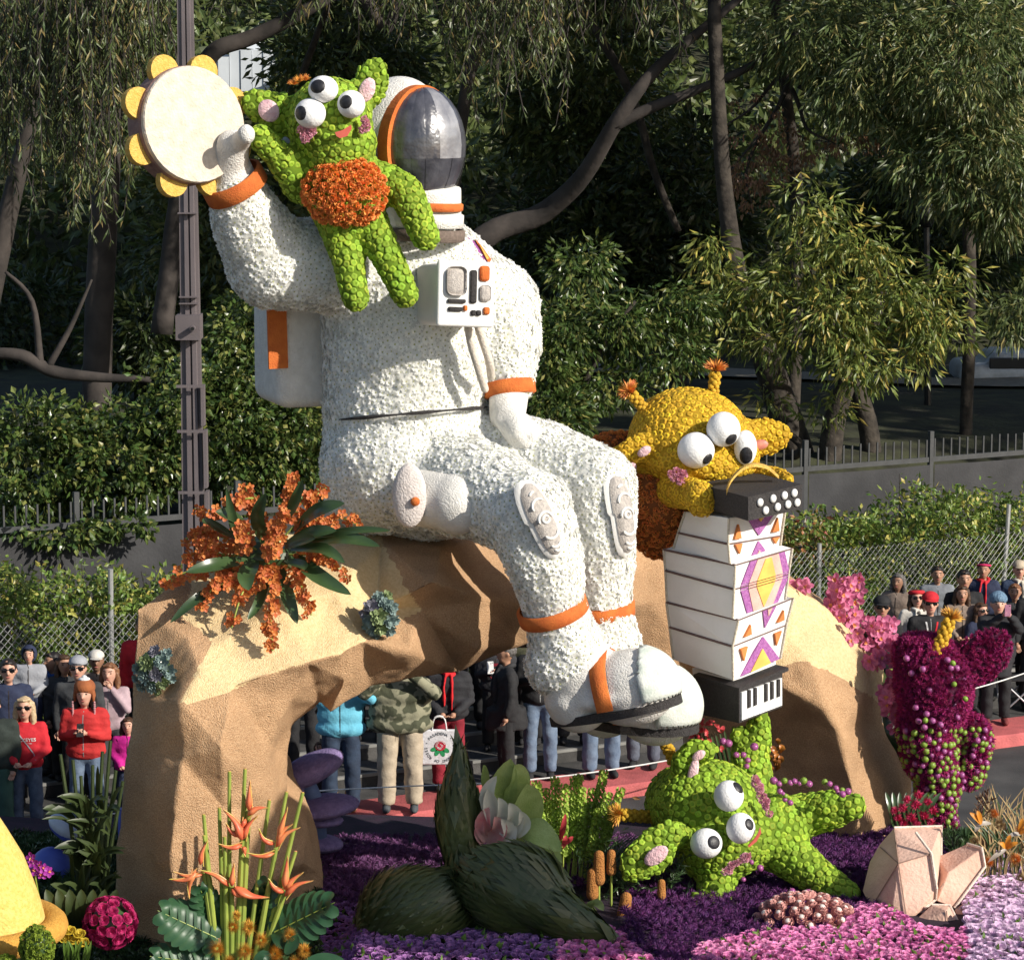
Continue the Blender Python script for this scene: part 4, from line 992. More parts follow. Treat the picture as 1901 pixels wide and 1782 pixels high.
# tambourine
Tb = thing('tambourine', 'cream tambourine with yellow jingles held up in the astronaut glove', 'tambourine', at(352, 232, 23.35))
tn = Vector((.60, -.78, .14)).normalized(); tx = Vector((0, 0, 1)).cross(tn).normalized(); ty = tn.cross(tx); TC = at(353, 233, 23.2)
skin_m = mat('drum_skin', (.66, .58, .49), (.56, .48, .39), scale=14, rough=.95, bump=.6, bscale=45)
rim_m = mat('drum_rim', (.30, .19, .16), (.22, .13, .12), scale=20, rough=.9, bump=.4)
yel_j = mat('jingle_yellow', (.72, .46, .12), (.60, .36, .07), scale=30, rough=.9, bump=.8, bscale=70)
RR = .47
def disc(c, r, th, m, name, n=40, par=Tb, half=None):
    V = [list(c + tn * .0 + (tn * th) + tx * r * math.cos(2 * math.pi * j / n) * .985 + ty * r * math.sin(2 * math.pi * j / n) * .985) for j in range(n)]
    V += [list(c + tn * (th - .015) + tx * r * math.cos(2 * math.pi * j / n) + ty * r * math.sin(2 * math.pi * j / n)) for j in range(n)]
    V += [list(c - tn * th + tx * r * math.cos(2 * math.pi * j / n) + ty * r * math.sin(2 * math.pi * j / n)) for j in range(n)]
    V += [list(c + tn * th), list(c - tn * th)]; T = []
    for j in range(n):
        q = (j + 1) % n; T += [(3 * n, j, q), (j, n + j, n + q), (j, n + q, q), (n + j, 2 * n + j, 2 * n + q), (n + j, 2 * n + q, n + q), (3 * n + 1, 2 * n + q, 2 * n + j)]
    return add(name, fixn(npmesh(name, V, T)), m, par)
disc(TC - tn * .07, RR, .10, rim_m, 'rim'); disc(TC + tn * .045, RR * .985, .03, skin_m, 'skin')
for j in range(8):
    a = math.radians(22 + j * 45); c = TC - tn * .04 + tx * RR * 1.0 * math.cos(a) + ty * RR * 1.0 * math.sin(a)
    jg = disc(c - tn * .01, .128, .035, yel_j, 'jingle', 20)

# ---------------------------------------------------------------- aliens
green_f = mat('green_pompon', (0.32, 0.45, 0.04), (0.26, 0.40, 0.03), scale=3, rough=.75, island=.26, hue=.02, trans=.12)
green_c = mat('green_pompon_centre', (0.22, 0.36, 0.02), rough=.8, island=.2)
green_b = mat('green_backing', (0.12, 0.20, 0.01), rough=.95)
yel_f = mat('yellow_pompon', (0.66, 0.42, 0.02), (0.56, 0.34, 0.015), scale=3, rough=.75, island=.2, hue=.012)
yel_c = mat('yellow_pompon_centre', (0.45, 0.27, 0.01), rough=.8)
yel_b = mat('yellow_backing', (0.40, 0.24, 0.01), rough=.95)
org_f = mat('orange_marigold', (0.90, 0.36, 0.10), (0.82, 0.28, 0.06), scale=4, rough=.75, island=.2, hue=.012, trans=.15)
pink_f = mat('pink_carnation', (0.80, 0.45, 0.52), (0.70, 0.32, 0.42), scale=4, rough=.8, island=.15, trans=.2)
ear_pink = mat('ear_pink', (.76, .53, .55), (.62, .38, .42), scale=22, rough=.9, bump=.8, bscale=40)
eye_w = mat('eyeball_white', (.82, .82, .82), (.76, .76, .76), scale=14, rough=.8, bump=.3, bscale=50)
eye_k = mat('pupil_black', (.012, .012, .015), (.03, .03, .035), scale=25, rough=.45, bump=.2)
mouth_m = mat('mouth_red', (.70, .14, .10), rough=.6)
MUM = t_mum(); RUF = [t_ruffle(i) for i in range(3)]
gold = mat('billy_ball', (0.62, 0.38, 0.03), (0.5, 0.29, 0.02), scale=9, rough=.85, bump=.6, bscale=120, island=.12)
spike_o = mat('pincushion_orange', (.75, .30, .05), (.60, .20, .06), scale=8, rough=.6, island=.25, hue=.02)
spike_y = mat('pincushion_yellow', (.72, .40, .06), (.60, .28, .05), scale=8, rough=.6, island=.25, hue=.02)
def covered(parent, vt, vox, fmat, cmat, bmat, r, seed, name='body', cover='flower_cover', tm=None, tilt=.12):
    me = remesh(vt, vox, 6, name); add(name, me, bmat, parent)
    P, N = cover_pts(me, r, seed, lambda P, N: N[:, 1] < .5)
    V, T, mi = bake(tm or MUM, P, N, r * .68, seed, tilt=tilt, svar=.1, sink=.004)
    add(cover, npmesh(cover, V, T, mi, smooth=True), [fmat, cmat], parent, kind='stuff'); return me
def eye(parent, px, py, Y, rx, ry, ppx, ppy, pr, rd=None):
    k_ = K(Y); c = at(px, py, Y); R_ = Vector((rx * k_, (rd or rx) * k_, ry * k_))
    add('eyeball', npmesh('eyeball', *ball(c, R_, 28, 20), smooth=True), eye_w, parent)
    dx = (ppx - px) / rx; dz = -(ppy - py) / ry; q = math.sqrt(max(.02, 1 - min(.97, dx * dx + dz * dz))); d = Vector((dx, -q, dz)).normalized()
    x, y, _ = frame(d); V, T = [list(d)], []; n, rg = 24, 4; am = math.asin(min(.95, pr / rx))
    for i in range(1, rg + 1):
        t = am * i / rg; h = 1.045 if i < rg else .99
        for j in range(n):
            a = 2 * math.pi * j / n; p = (d * math.cos(t) + (x * math.cos(a) + y * math.sin(a)) * math.sin(t)) * h; V.append(list(p))
    V[0] = list(d * 1.05)
    for j in range(n):
        T.append((0, 1 + j, 1 + (j + 1) % n))
        for i in range(rg - 1): a, b = 1 + i * n + j, 1 + i * n + (j + 1) % n; T += [(a, a + n, b + n), (a, b + n, b)]
    V = np.array(V) * np.array(R_) + np.array(c); add('pupil', npmesh('pupil', V, T, smooth=True), eye_k, parent)
def patch(parent, px, py, Y, rx, ry, m, name='cheek', rot=0, rd=6): return add(name, remesh(ell(px, py, Y, rx, ry, rd, rot), .012, 2), m, parent)
def cheek(parent, pts, Y, r=.035, m=None, seed=0, cnt=1):
    P = np.array([list(at(x, y, Y)) for x, y in pts]); N = np.tile([0., -1., .2], (len(P), 1))
    V, T, mi = bake(RUF, P, N, r, seed, tilt=.3); return add('cheek', npmesh('cheek', V, T), m or pink_f, parent)
def antenna(parent, pts, r=.03, tip=.11, sm=None, seed=0, tipdir=None):
    P = smoothpath([at(*p) for p in pts], 8); rs = random.Random(seed); ms = []
    tot = sum((P[i + 1] - P[i]).length for i in range(len(P) - 1)); n = int(tot / (r * 1.05)); 
    for i in range(n):
        u = i / n * (len(P) - 1.001); k_ = int(u); c = P[k_].lerp(P[k_ + 1], u - k_); d = (P[k_ + 1] - P[k_]).normalized(); x, y, _ = frame(d)
        for j in range(4):
            a = 1.57 * j + (i % 2) * .78; q = c + (x * math.cos(a) + y * math.sin(a)) * r * 1.25; ms.append(ball(q, r * rs.uniform(.85, 1.05), 8, 6))
    add('antenna', npmesh('antenna', *join(*ms), smooth=True), gold, parent)
    d = (P[-1] - P[-3]).normalized(); t_ = t_spiky(110, .15, 1.0, .028, .15, seed)
    V, T, mi = bake([t_], np.array([list(P[-1])]), np.array([list(d)]), tip, 0, tilt=0, svar=0); add('antenna_tip', npmesh('antenna_tip', V, T), sm or spike_o, parent)
# green alien hanging on the astronaut chest
G = thing('green_alien', 'green flower alien with orange belly clinging to the astronaut shoulder', 'alien sculpture', at(650, 560, 23.3))
body = join(ell(612, 225, 23.45, 76, 78, 78), ell(625, 265, 23.45, 72, 55, 72), ell(640, 350, 23.5, 78, 75, 70), ell(650, 400, 23.5, 66, 50, 60), cap((610, 260, 23.45, 60), (635, 350, 23.5, 72)),
            chain((628, 420, 23.45, 36), (645, 480, 23.35, 29), (660, 555, 23.3, 25)), chain((688, 415, 23.45, 34), (713, 465, 23.35, 29), (752, 547, 23.3, 25)),
            chain((560, 345, 23.45, 34), (518, 290, 23.3, 27), (482, 255, 23.2, 23)), chain((712, 335, 23.5, 33), (755, 360, 23.4, 32), (790, 440, 23.3, 26)),
            ell(490, 200, 23.5, 46, 32, 14, 28), ell(512, 228, 23.5, 26, 34, 14, -20), ell(520, 205, 23.5, 34, 34, 14), ell(688, 156, 23.5, 33, 48, 15, 16), ell(700, 132, 23.5, 20, 24, 14))
covered(G, body, .035, green_f, green_c, green_b, .046, 12)
P, N, _ = sample(npmesh('t', *ell(640, 356, 23.28, 72, 58, 38)), 1600, 3, lambda P, N: N[:, 1] < .1); k_ = poisson(P, .052, 1)
V, T, mi = bake(RUF, P[k_], N[k_], .048, 5, tilt=.2, svar=.2, sink=.0); add('belly', npmesh('belly', V, T), org_f, G)
eye(G, 600, 166, 23.12, 27, 24, 590, 160, 15); eye(G, 576, 211, 23.10, 28, 27, 558, 210, 14); eye(G, 652, 194, 23.10, 25, 25, 642, 189, 13)
patch(G, 499, 206, 23.36, 19, 22, ear_pink, 'inner_ear', -35); patch(G, 681, 168, 23.35, 15, 24, ear_pink, 'inner_ear', 22)
cheek(G, [(560, 243), (568, 256), (578, 244), (572, 250), (565, 236)], 23.12, .045, seed=3); cheek(G, [(676, 222), (680, 236), (675, 240), (681, 228)], 23.15, .04, seed=4)
def crescent(parent, pts, Y, th=.03):
    V, T = prism([(0, 0)] * 0 or [(at(x, y, Y).x, at(x, y, Y).z) for x, y in pts], th); V[:, 1] += Y; return add('mouth', fixn(npmesh('mouth', V, T)), mouth_m, parent)
crescent(G, [(622, 246), (636, 242), (652, 232), (653, 240), (645, 253), (632, 257), (625, 253)], 23.09)
t_ = t_spiky(60, .1, 1, .03, .2, 1)
for i, (x, y) in enumerate(((556, 152), (565, 150), (545, 158))):
    V, T, mi = bake([t_], np.array([list(at(x, y, 23.4))]), np.array([[0, -.3, 1.]]), .06, i, 0, 0); add('antenna_tip', npmesh('antenna_tip', V, T), spike_o, G)
# small orange alien peeking out behind the green one
O = thing('orange_alien', 'orange alien mostly hidden behind the green alien head', 'alien sculpture', at(520, 330, 23.9))
covered(O, join(ell(560, 272, 23.95, 62, 46, 40), ell(695, 265, 24.0, 24, 60, 20)), .035, org_f, org_f, mat('orange_backing', (.2, .06, .01)), .06, 15, tm=RUF)
eye(O, 518, 272, 23.78, 24, 20, 514, 264, 9); add('pupil', npmesh('pupil', *ell(690, 287, 23.7, 9, 15, 8), smooth=True), eye_k, O)

# yellow alien with accordion
Yl = thing('yellow_alien', 'yellow alien with three white eyes leaning over an accordion', 'alien sculpture', at(1250, 1010, 25.2))
body = join(ell(1280, 818, 25.0, 112, 97, 105, 5), ell(1300, 855, 24.8, 105, 50, 90), ell(1205, 860, 25.0, 60, 55, 60), ell(1365, 850, 24.8, 45, 42, 55),
            cap((1195, 850, 24.9, 28), (1195, 826, 24.7, 22)), ell(1176, 836, 24.65, 50, 26, 12, -28), ell(1150, 862, 24.7, 40, 30, 12, -50), cap((1385, 808, 25.0, 30), (1455, 800, 25.0, 13)), ell(1412, 812, 25, 58, 36, 14, -6))
covered(Yl, body, .035, yel_f, yel_c, yel_b, .042, 22)
covered(Yl, join(ell(1302, 927, 24.15, 30, 33, 30), cap((1300, 920, 24.2, 28), (1250, 910, 24.6, 32)), cap((1440, 885, 24.6, 18), (1462, 890, 24.35, 13)), cap((1380, 880, 24.9, 20), (1440, 885, 24.6, 18))), .03, yel_f, yel_c, yel_b, .040, 24, name='arms')
ob = join(ell(1225, 930, 24.95, 82, 78, 80), ell(1230, 985, 25.0, 55, 50, 60), ell(1135, 845, 25.5, 55, 40, 50, -20), ell(1280, 900, 25.0, 90, 45, 60), ell(1345, 880, 24.85, 45, 25, 30))
covered(Yl, ob, .04, org_f, org_f, mat('orange_backing', (.2, .06, .01)), .058, 25, name='orange_chest', tm=RUF, tilt=.3)
eye(Yl, 1292, 836, 24.38, 34, 33, 1313, 850, 12); eye(Yl, 1343, 797, 24.42, 31, 32, 1357, 814, 12.5); eye(Yl, 1384, 831, 24.5, 21, 32, 1384, 846, 12.5)
antenna(Yl, [(1205, 775, 24.9), (1190, 752, 24.9), (1170, 730, 24.85)], .026, .12, seed=1); antenna(Yl, [(1322, 738, 25.0), (1326, 710, 25.0), (1328, 690, 25.0)], .026, .12, seed=2)
patch(Yl, 1196, 838, 24.55, 15, 9, ear_pink, 'inner_ear', -35); patch(Yl, 1172, 868, 24.6, 11, 9, ear_pink, 'inner_ear', -35); patch(Yl, 1410, 826, 24.82, 17, 10, mat('ear_red', (.68, .28, .2), (.5, .16, .14), scale=20, rough=.5), 'inner_ear', -10)
cheek(Yl, [(1245, 880), (1256, 876), (1262, 884), (1268, 880), (1252, 888), (1264, 890)], 24.28, .042, seed=7)

# accordion
Ac = thing('accordion', 'large white bellows accordion with black ends and a purple diamond pattern', 'accordion', at(1370, 1342, 24.0))
bel_m = mat('bellows_cream', (.74, .69, .60), (.68, .62, .53), scale=4, rough=.9, bump=.25)
bel_w = mat('bellows_white', (.80, .79, .77), (.76, .75, .72), scale=4, rough=.9, bump=.2)
seedline = mat('seed_line', (.17, .11, .10), rough=.9); seedw = mat('pale_seed_edge', (.62, .56, .46), (.5, .44, .34), scale=60, rough=.9, bump=.8)
YE, YL, YR = 23.85, 24.45, 24.25
lev = [((1353, 962), (1272, 950), (1458, 948)), ((1352, 1010), (1259, 989), (1451, 994)), ((1355, 1046), (1250, 1018), (1449, 1012)),
       ((1365, 1049), (1232, 1020), (1471, 1018)), ((1363, 1094), (1235, 1059), (1464, 1065)), ((1360, 1148), (1238, 1116), (1458, 1112)),
       ((1371, 1151), (1237, 1118), (1473, 1110)), ((1360, 1200), (1243, 1164), (1460, 1160)), ((1361, 1262), (1250, 1224), (1449, 1222))]
def corners(l, dY=0):
    E, Lf, Rt = at(l[0][0], l[0][1], YE + dY), at(l[1][0], l[1][1], YL + dY), at(l[2][0], l[2][1], YR + dY); return [E, Rt, Lf + Rt - E, Lf]
def hexa(name, top, bot, m, parent=Ac, mi=None):
    V = [list(v) for v in top] + [list(v) for v in bot]; T = [(0, 1, 2), (0, 2, 3), (4, 6, 5), (4, 7, 6)]
    for i in range(4): j = (i + 1) % 4; T += [(i, i + 4, j + 4), (i, j + 4, j)]
    me = fixn(npmesh(name, V, T)); return add(name, me, m, parent)
for i in range(8):
    if i == 2 or i == 5: hexa('bellows_lip', corners(lev[i]), corners(lev[i + 1]), bel_w); continue
    hexa('bellows_fold', corners(lev[i]), corners(lev[i + 1]), bel_m if False else bel_w)
hexa('bellows_fold', [at(1361, 1262, 23.95), at(1440, 1225, 24.3), at(1375, 1215, 24.9), at(1285, 1240, 24.5)], [at(1361, 1290, 23.95), at(1440, 1262, 24.3), at(1375, 1250, 24.9), at(1287, 1262, 24.5)], bel_w)
for i, l in enumerate(lev):
    c = corners(l, -.012)
    if i in (1, 3, 4, 6, 7): 
        add('seed_line', npmesh('seed_line', *tube([c[3], c[0]], .010, 6)), seedline, Ac); add('seed_line', npmesh('seed_line', *tube([c[0], c[1]], .006, 6)), seedline, Ac)
for i, j in ((0, 2), (3, 5), (6, 8)):
    for q in (0, 3, 1):
        pts = [corners(lev[k_], -.01)[q] for k_ in range(i, j + 1)]
        add('seed_edge', npmesh('seed_edge', *tube(pts, .012, 6)), seedw, Ac)
def face_pt(u, v, h=.015):
    """point on the right face; u 0..1 from the corner edge, v 0..8 in levels"""
    i = min(int(v), 7); f_ = v - i; a, b = corners(lev[i]), corners(lev[i + 1])
    p = (a[0] * (1 - u) + a[1] * u) * (1 - f_) + (b[0] * (1 - u) + b[1] * u) * f_
    e = (a[1] - a[0]).cross(b[0] - a[0]).normalized(); 
    if e.y > 0: e = -e
    return p + e * h
def inlay(poly, m, h=.014):
    top = [face_pt(u, v, h) for u, v in poly]; bot = [face_pt(u, v, -.01) for u, v in poly]; n = len(poly)
    tri = geometry.tessellate_polygon([[Vector((u, v, 0)) for u, v in poly]]); V = [list(p) for p in top + bot]; T = [tuple(t) for t in tri]
    for i in range(n): j = (i + 1) % n; T += [(i, j, j + n), (i, j + n, i + n)]
    add('pattern_inlay', fixn(npmesh('pattern_inlay', V, T)), m, Ac)
lilac = mat('lilac_statice', (.52, .20, .50), (.38, .12, .38), scale=40, rough=.9, bump=.9, bscale=120); pinkl = mat('pale_pink_inlay', (.78, .47, .40), rough=.9, bump=.3); yell = mat('yellow_inlay', (.82, .52, .12), rough=.9); orl = mat('orange_inlay', (.72, .24, .07), rough=.9)
def vbands(v0, v1, f):   # cut a band polygon at level steps
    cuts = [v0] + [q for q in (1, 2, 3, 4, 5, 6, 7) if v0 + .01 < q < v1 - .01] + [v1]
    for a, b in zip(cuts[:-1], cuts[1:]):
        if (abs(a - 2) < .02 and abs(b - 3) < .02) or (abs(a - 5) < .02 and abs(b - 6) < .02): continue
        f(a + .02, b - .02)
def wedge(v0, v1, wo, m, h, inner=None, cx=.55):
    """band between the lines u = cx +- w(v); w interpolates wo; split in two arms if inner"""
    def f(a, b):
        W = lambda v: wo[0] + (wo[1] - wo[0]) * (v - v0) / (v1 - v0)
        if inner is None: inlay([(cx - W(a), a), (cx + W(a) + .001, a), (cx + W(b) + .001, b), (cx - W(b), b)], m, h)
        else:
            I = lambda v: max(0.0, inner[0] + (inner[1] - inner[0]) * (v - v0) / (v1 - v0))
            for sg in (-1, 1): inlay([(cx + sg * I(a), a), (cx + sg * W(a), a), (cx + sg * W(b), b), (cx + sg * I(b), b)], m, h)
    vbands(v0, v1, f)
wedge(0, .85, (.26, 0), lilac, .012); wedge(0, .3, (.08, 0), yell, .02)
wedge(1.1, 3.9, (.0, .44), lilac, .012); wedge(1.75, 3.9, (0, .31), pinkl, .019); wedge(3.05, 3.9, (.05, .17), yell, .026)
wedge(3.9, 4.1, (.44, .44), lilac, .012); wedge(3.9, 4.1, (.31, .31), pinkl, .019); wedge(3.9, 4.1, (.17, .17), yell, .026)
wedge(4.1, 6.75, (.44, 0), lilac, .012); wedge(4.1, 6.3, (.31, 0), pinkl, .019); wedge(4.1, 4.95, (.17, 0), yell, .026)
wedge(7.05, 8, (.0, .42), lilac, .012); wedge(7.4, 8, (.0, .22), yell, .02)
for u, v, up_ in ((.14, .55, 1), (.84, .5, 1), (.16, 1.35, -1), (.86, 1.35, -1), (.22, 6.55, 1), (.82, 6.5, 1), (.18, 7.35, -1), (.82, 7.3, -1)):
    h_ = .28 if v < 3 else .2; inlay([(u - .06, v + h_ * up_), (u + .07, v + h_ * up_), (u + .01, v - h_ * up_)], orl, .025)
# black keyboard ends
b0 = [at(1389, 923, 23.55), at(1489, 899, 24.0), at(1398, 876, 24.75), at(1296, 898, 24.3)]; b1 = [at(1389, 967, 23.55), at(1489, 945, 24.0), at(1398, 915, 24.75), at(1300, 940, 24.3)]
hexa('button_box', b0, b1, black_seed)
white_b = mat('white_button', (.82, .82, .80), rough=.5)
e1, e2 = (b0[1] - b0[0]), (b1[0] - b0[0]); nn_ = e1.cross(e2).normalized(); nn_ = nn_ if nn_.y < 0 else -nn_
Rb = nn_.to_track_quat('Z', 'Y').to_matrix().to_4x4()
for u, v in ((.22, .33), (.48, .3), (.71, .28), (.91, .28), (.33, .72), (.57, .7), (.78, .7), (.97, .72)):
    p = b0[0] + e1 * (u * .92) + e2 * v + nn_ * .01; add('button', npmesh('button', *ball(p, (.036, .036, .02), 16, 8, Rb), smooth=True), white_b, Ac)
b2 = [at(1372, 1284, 23.65), at(1464, 1245, 24.1), at(1378, 1225, 24.85), at(1287, 1258, 24.35)]; b3 = [at(1372, 1342, 23.65), at(1452, 1312, 24.1), at(1378, 1290, 24.85), at(1292, 1324, 24.35)]
lip = [p + Vector((0, 0, .03)) for p in b2]; hexa('keyboard_lid', lip, b2, black_seed)
b2i = [b2[0] + Vector((0, .012, -.002)), b2[1] + Vector((-.05, .02, -.002)), b2[2], b2[3] + Vector((.02, .01, -.002))]
hexa('keyboard_box', b2i, b3, black_seed)
e1, e2 = (b3[1] - b3[0]), (b2i[0] - b3[0]); nn_ = e1.cross(e2).normalized(); nn_ = nn_ if nn_.y < 0 else -nn_
for i in range(7):
    u0, u1 = .03 + i * .134, .03 + (i + 1) * .134 - .008
    q = [b3[0] + e1 * u0 + e2 * .08, b3[0] + e1 * u1 + e2 * .08, b3[0] + e1 * u1 + e2 * .97, b3[0] + e1 * u0 + e2 * .97]
    V = [list(p + nn_ * .018) for p in q] + [list(p - nn_ * .01) for p in q]
    add('white_key', fixn(npmesh('white_key', V, [(0, 1, 2), (0, 2, 3), (0, 4, 5), (0, 5, 1), (1, 5, 6), (1, 6, 2), (2, 6, 7), (2, 7, 3), (3, 7, 4), (3, 4, 0)])), white_b, Ac)
for u in (.17, .31, .56, .70, .85):
    q = [b3[0] + e1 * (u - .025) + e2 * .42, b3[0] + e1 * (u + .03) + e2 * .42, b3[0] + e1 * (u + .03) + e2 * .97, b3[0] + e1 * (u - .025) + e2 * .97]
    V = [list(p + nn_ * .035) for p in q] + [list(p) for p in q]
    add('black_key', fixn(npmesh('black_key', V, [(0, 1, 2), (0, 2, 3), (0, 4, 5), (0, 5, 1), (1, 5, 6), (1, 6, 2), (2, 6, 7), (2, 7, 3), (3, 7, 4), (3, 4, 0)])), black_seed, Ac)
hp = smoothpath([at(1348, 915, 23.9), at(1356, 893, 23.9), (at(1375, 872, 24.0)), at(1398, 863, 24.05), at(1425, 868, 24.15), at(1445, 885, 24.2)], 5)
x_ = []; V, T = [], []
for i, p in enumerate(hp):
    for dy, dz in ((-.05, .012), (.05, .012), (.05, -.012), (-.05, -.012)): V.append((p.x, p.y + dy, p.z + dz))
for i in range(len(hp) - 1):
    for j in range(4): a, b = i * 4 + j, i * 4 + (j + 1) % 4; T += [(a, b, b + 4), (a, b + 4, a + 4)]
add('strap', fixn(npmesh('strap', V, T)), yel_j, Ac)

# fallen green alien at the lower right
F_ = thing('green_alien', 'upside down green alien tumbling over the purple flowers at lower right', 'alien sculpture', at(1400, 1660, 23.6))
body = join(ell(1318, 1508, 23.8, 112, 98, 95, 20), ell(1350, 1560, 23.7, 100, 70, 85, -25), ell(1265, 1490, 24.0, 68, 70, 70), ell(1440, 1545, 23.8, 62, 75, 60), cap((1370, 1540, 23.75, 75), (1435, 1545, 23.8, 65)),
            chain((1400, 1470, 24.2, 42), (1392, 1410, 24.3, 36), (1406, 1370, 24.3, 26), (1411, 1330, 24.3, 18)), cap((1385, 1390, 24.3, 26), (1368, 1360, 24.3, 15)),
            chain((1450, 1525, 23.9, 46), (1500, 1512, 23.9, 40), (1545, 1502, 23.8, 37)), cap((1545, 1505, 23.8, 30), (1584, 1496, 23.7, 25)),
            chain((1455, 1580, 23.7, 46), (1510, 1622, 23.5, 36), (1570, 1662, 23.3, 29)), chain((1340, 1610, 23.6, 36), (1325, 1660, 23.45, 34), (1308, 1700, 23.3, 28)), cap((1310, 1690, 23.3, 24), (1288, 1662, 23.25, 10)), cap((1345, 1680, 23.4, 20), (1325, 1700, 23.3, 24)))
covered(F_, body, .035, green_f, green_c, green_b, .047, 31)
covered(F_, join(cap((1258, 1450, 23.75, 16), (1264, 1412, 23.7, 18)), cap((1264, 1412, 23.7, 18), (1286, 1388, 23.7, 16)), cap((1286, 1388, 23.7, 17), (1314, 1392, 23.7, 18)), ell(1284, 1425, 23.76, 32, 44, 12, 25), cap((1250, 1455, 23.8, 22), (1300, 1440, 23.8, 30))), .03, green_f, green_c, green_b, .046, 32, name='ear')
covered(F_, join(ell(1212, 1572, 23.1, 66, 34, 13, -42), ell(1182, 1600, 23.05, 32, 42, 12, 25), cap((1240, 1552, 23.2, 24), (1275, 1550, 23.6, 30)), ell(1222, 1602, 23.1, 42, 18, 11, -40)), .03, green_f, green_c, green_b, .046, 33, name='ear')
patch(F_, 1287, 1432, 23.60, 10, 27, ear_pink, 'inner_ear', 12); patch(F_, 1297, 1402, 23.60, 15, 9, ear_pink, 'inner_ear', -35); patch(F_, 1218, 1588, 22.96, 27, 16, ear_pink, 'inner_ear', -38)
eye(F_, 1353, 1477, 23.26, 28, 29, 1371, 1457, 13); eye(F_, 1375, 1537, 23.18, 27, 29, 1391, 1524, 11); eye(F_, 1311, 1565, 23.14, 30, 28, 1325, 1556, 14)
rs2 = random.Random(4)
def strip_pts(x0, y0, x1, y1, n, w_): return [(x0 + (x1 - x0) * i / n + rs2.uniform(-w_, w_), y0 + (y1 - y0) * i / n + rs2.uniform(-w_, w_)) for i in range(n + 1)]
cheek(F_, strip_pts(1404, 1448, 1424, 1505, 16, 5), 23.2, .034, seed=9); cheek(F_, strip_pts(1344, 1618, 1390, 1588, 14, 5), 23.08, .034, seed=10)
crescent(F_, [(1411, 1534), (1413, 1544), (1404, 1560), (1390, 1571), (1388, 1568), (1400, 1556), (1407, 1545)], 23.12)
antenna(F_, [(1250, 1412, 23.9), (1238, 1385, 23.9), (1218, 1358, 23.85)], .026, .10, spike_y, 5); antenna(F_, [(1225, 1518, 23.9), (1190, 1515, 23.85), (1152, 1512, 23.8)], .028, .12, spike_y, 6)
onion = mat('purple_onion', (0.36, 0.10, 0.27), (0.25, 0.05, 0.18), scale=9, rough=.28, coat=.4); lime = mat('lime_fruit', (0.22, 0.33, 0.05), (0.16, 0.26, 0.03), scale=20, rough=.32, bump=.15)
fv = lambda: None
onm = npmesh('onion', *join(ball((0, 0, 0), (1, 1, .9), 14, 10), tube([(0, 0, .8), (0, 0, 1.15)], [.16, .03], 6)), smooth=True); onm.materials.append(onion)
lmm = npmesh('lime', *join(ball((0, 0, 0), (.95, .95, 1.05), 14, 10), ball((0, 0, 1.02), (.2, .2, .12), 8, 6)), smooth=True); lmm.materials.append(lime)
def fruit(parent, px, py, Y, rpx, kind):
    o = bpy.data.objects.new(kind, onm if kind == 'onion' else lmm); COL.objects.link(o); o.parent = parent; o.location = at(px, py, Y) - parent.location
    r = rpx * K(Y); o.scale = (r, r, r); o.rotation_euler = (rnd.uniform(-.9, .9), rnd.uniform(-.9, .9), rnd.uniform(0, 6)); return o
for x, y, Y, r, k_ in ((1400, 1386, 23.95, 8, 'onion'), (1367, 1401, 23.95, 6, 'onion'), (1380, 1401, 23.95, 6, 'onion'), (1388, 1411, 23.95, 6, 'onion'), (1375, 1412, 23.95, 5, 'lime'), (1386, 1422, 23.95, 5.5, 'onion'), (1352, 1380, 24.1, 8, 'onion'), (1342, 1376, 24.1, 7, 'onion'),
                      (1436, 1449, 23.75, 8, 'onion'), (1446, 1455, 23.6, 6, 'onion'), (1456, 1449, 23.75, 6, 'lime'), (1467, 1453, 23.6, 6, 'onion'), (1475, 1450, 23.6, 6, 'onion'), (1484, 1454, 23.6, 5, 'onion'), (1492, 1449, 23.6, 7, 'lime'), (1502, 1455, 23.6, 7, 'onion'), (1531, 1451, 23.55, 6, 'lime'), (1540, 1455, 23.5, 6, 'onion'),
                      (1552, 1463, 23.5, 6, 'onion'), (1555, 1470, 23.5, 5, 'onion'), (1564, 1466, 23.5, 5, 'lime'), (1564, 1474, 23.45, 7, 'onion'), (1574, 1469, 23.5, 7, 'onion'), (1448, 1469, 23.35, 6, 'onion'), (1454, 1473, 23.35, 4, 'onion'), (1458, 1477, 23.35, 5, 'lime'), (1457, 1484, 23.35, 5, 'onion'), (1467, 1490, 23.3, 6, 'onion'),
                      (1411, 1611, 23.1, 7, 'onion'), (1395, 1600, 23.1, 5, 'onion'), (1385, 1606, 23.05, 5, 'lime'), (1380, 1632, 23.1, 5, 'onion'), (1500, 1657, 23.15, 8, 'onion'), (1470, 1654, 23.2, 7, 'onion')):
    fruit(F_, x, y, Y, r, k_)

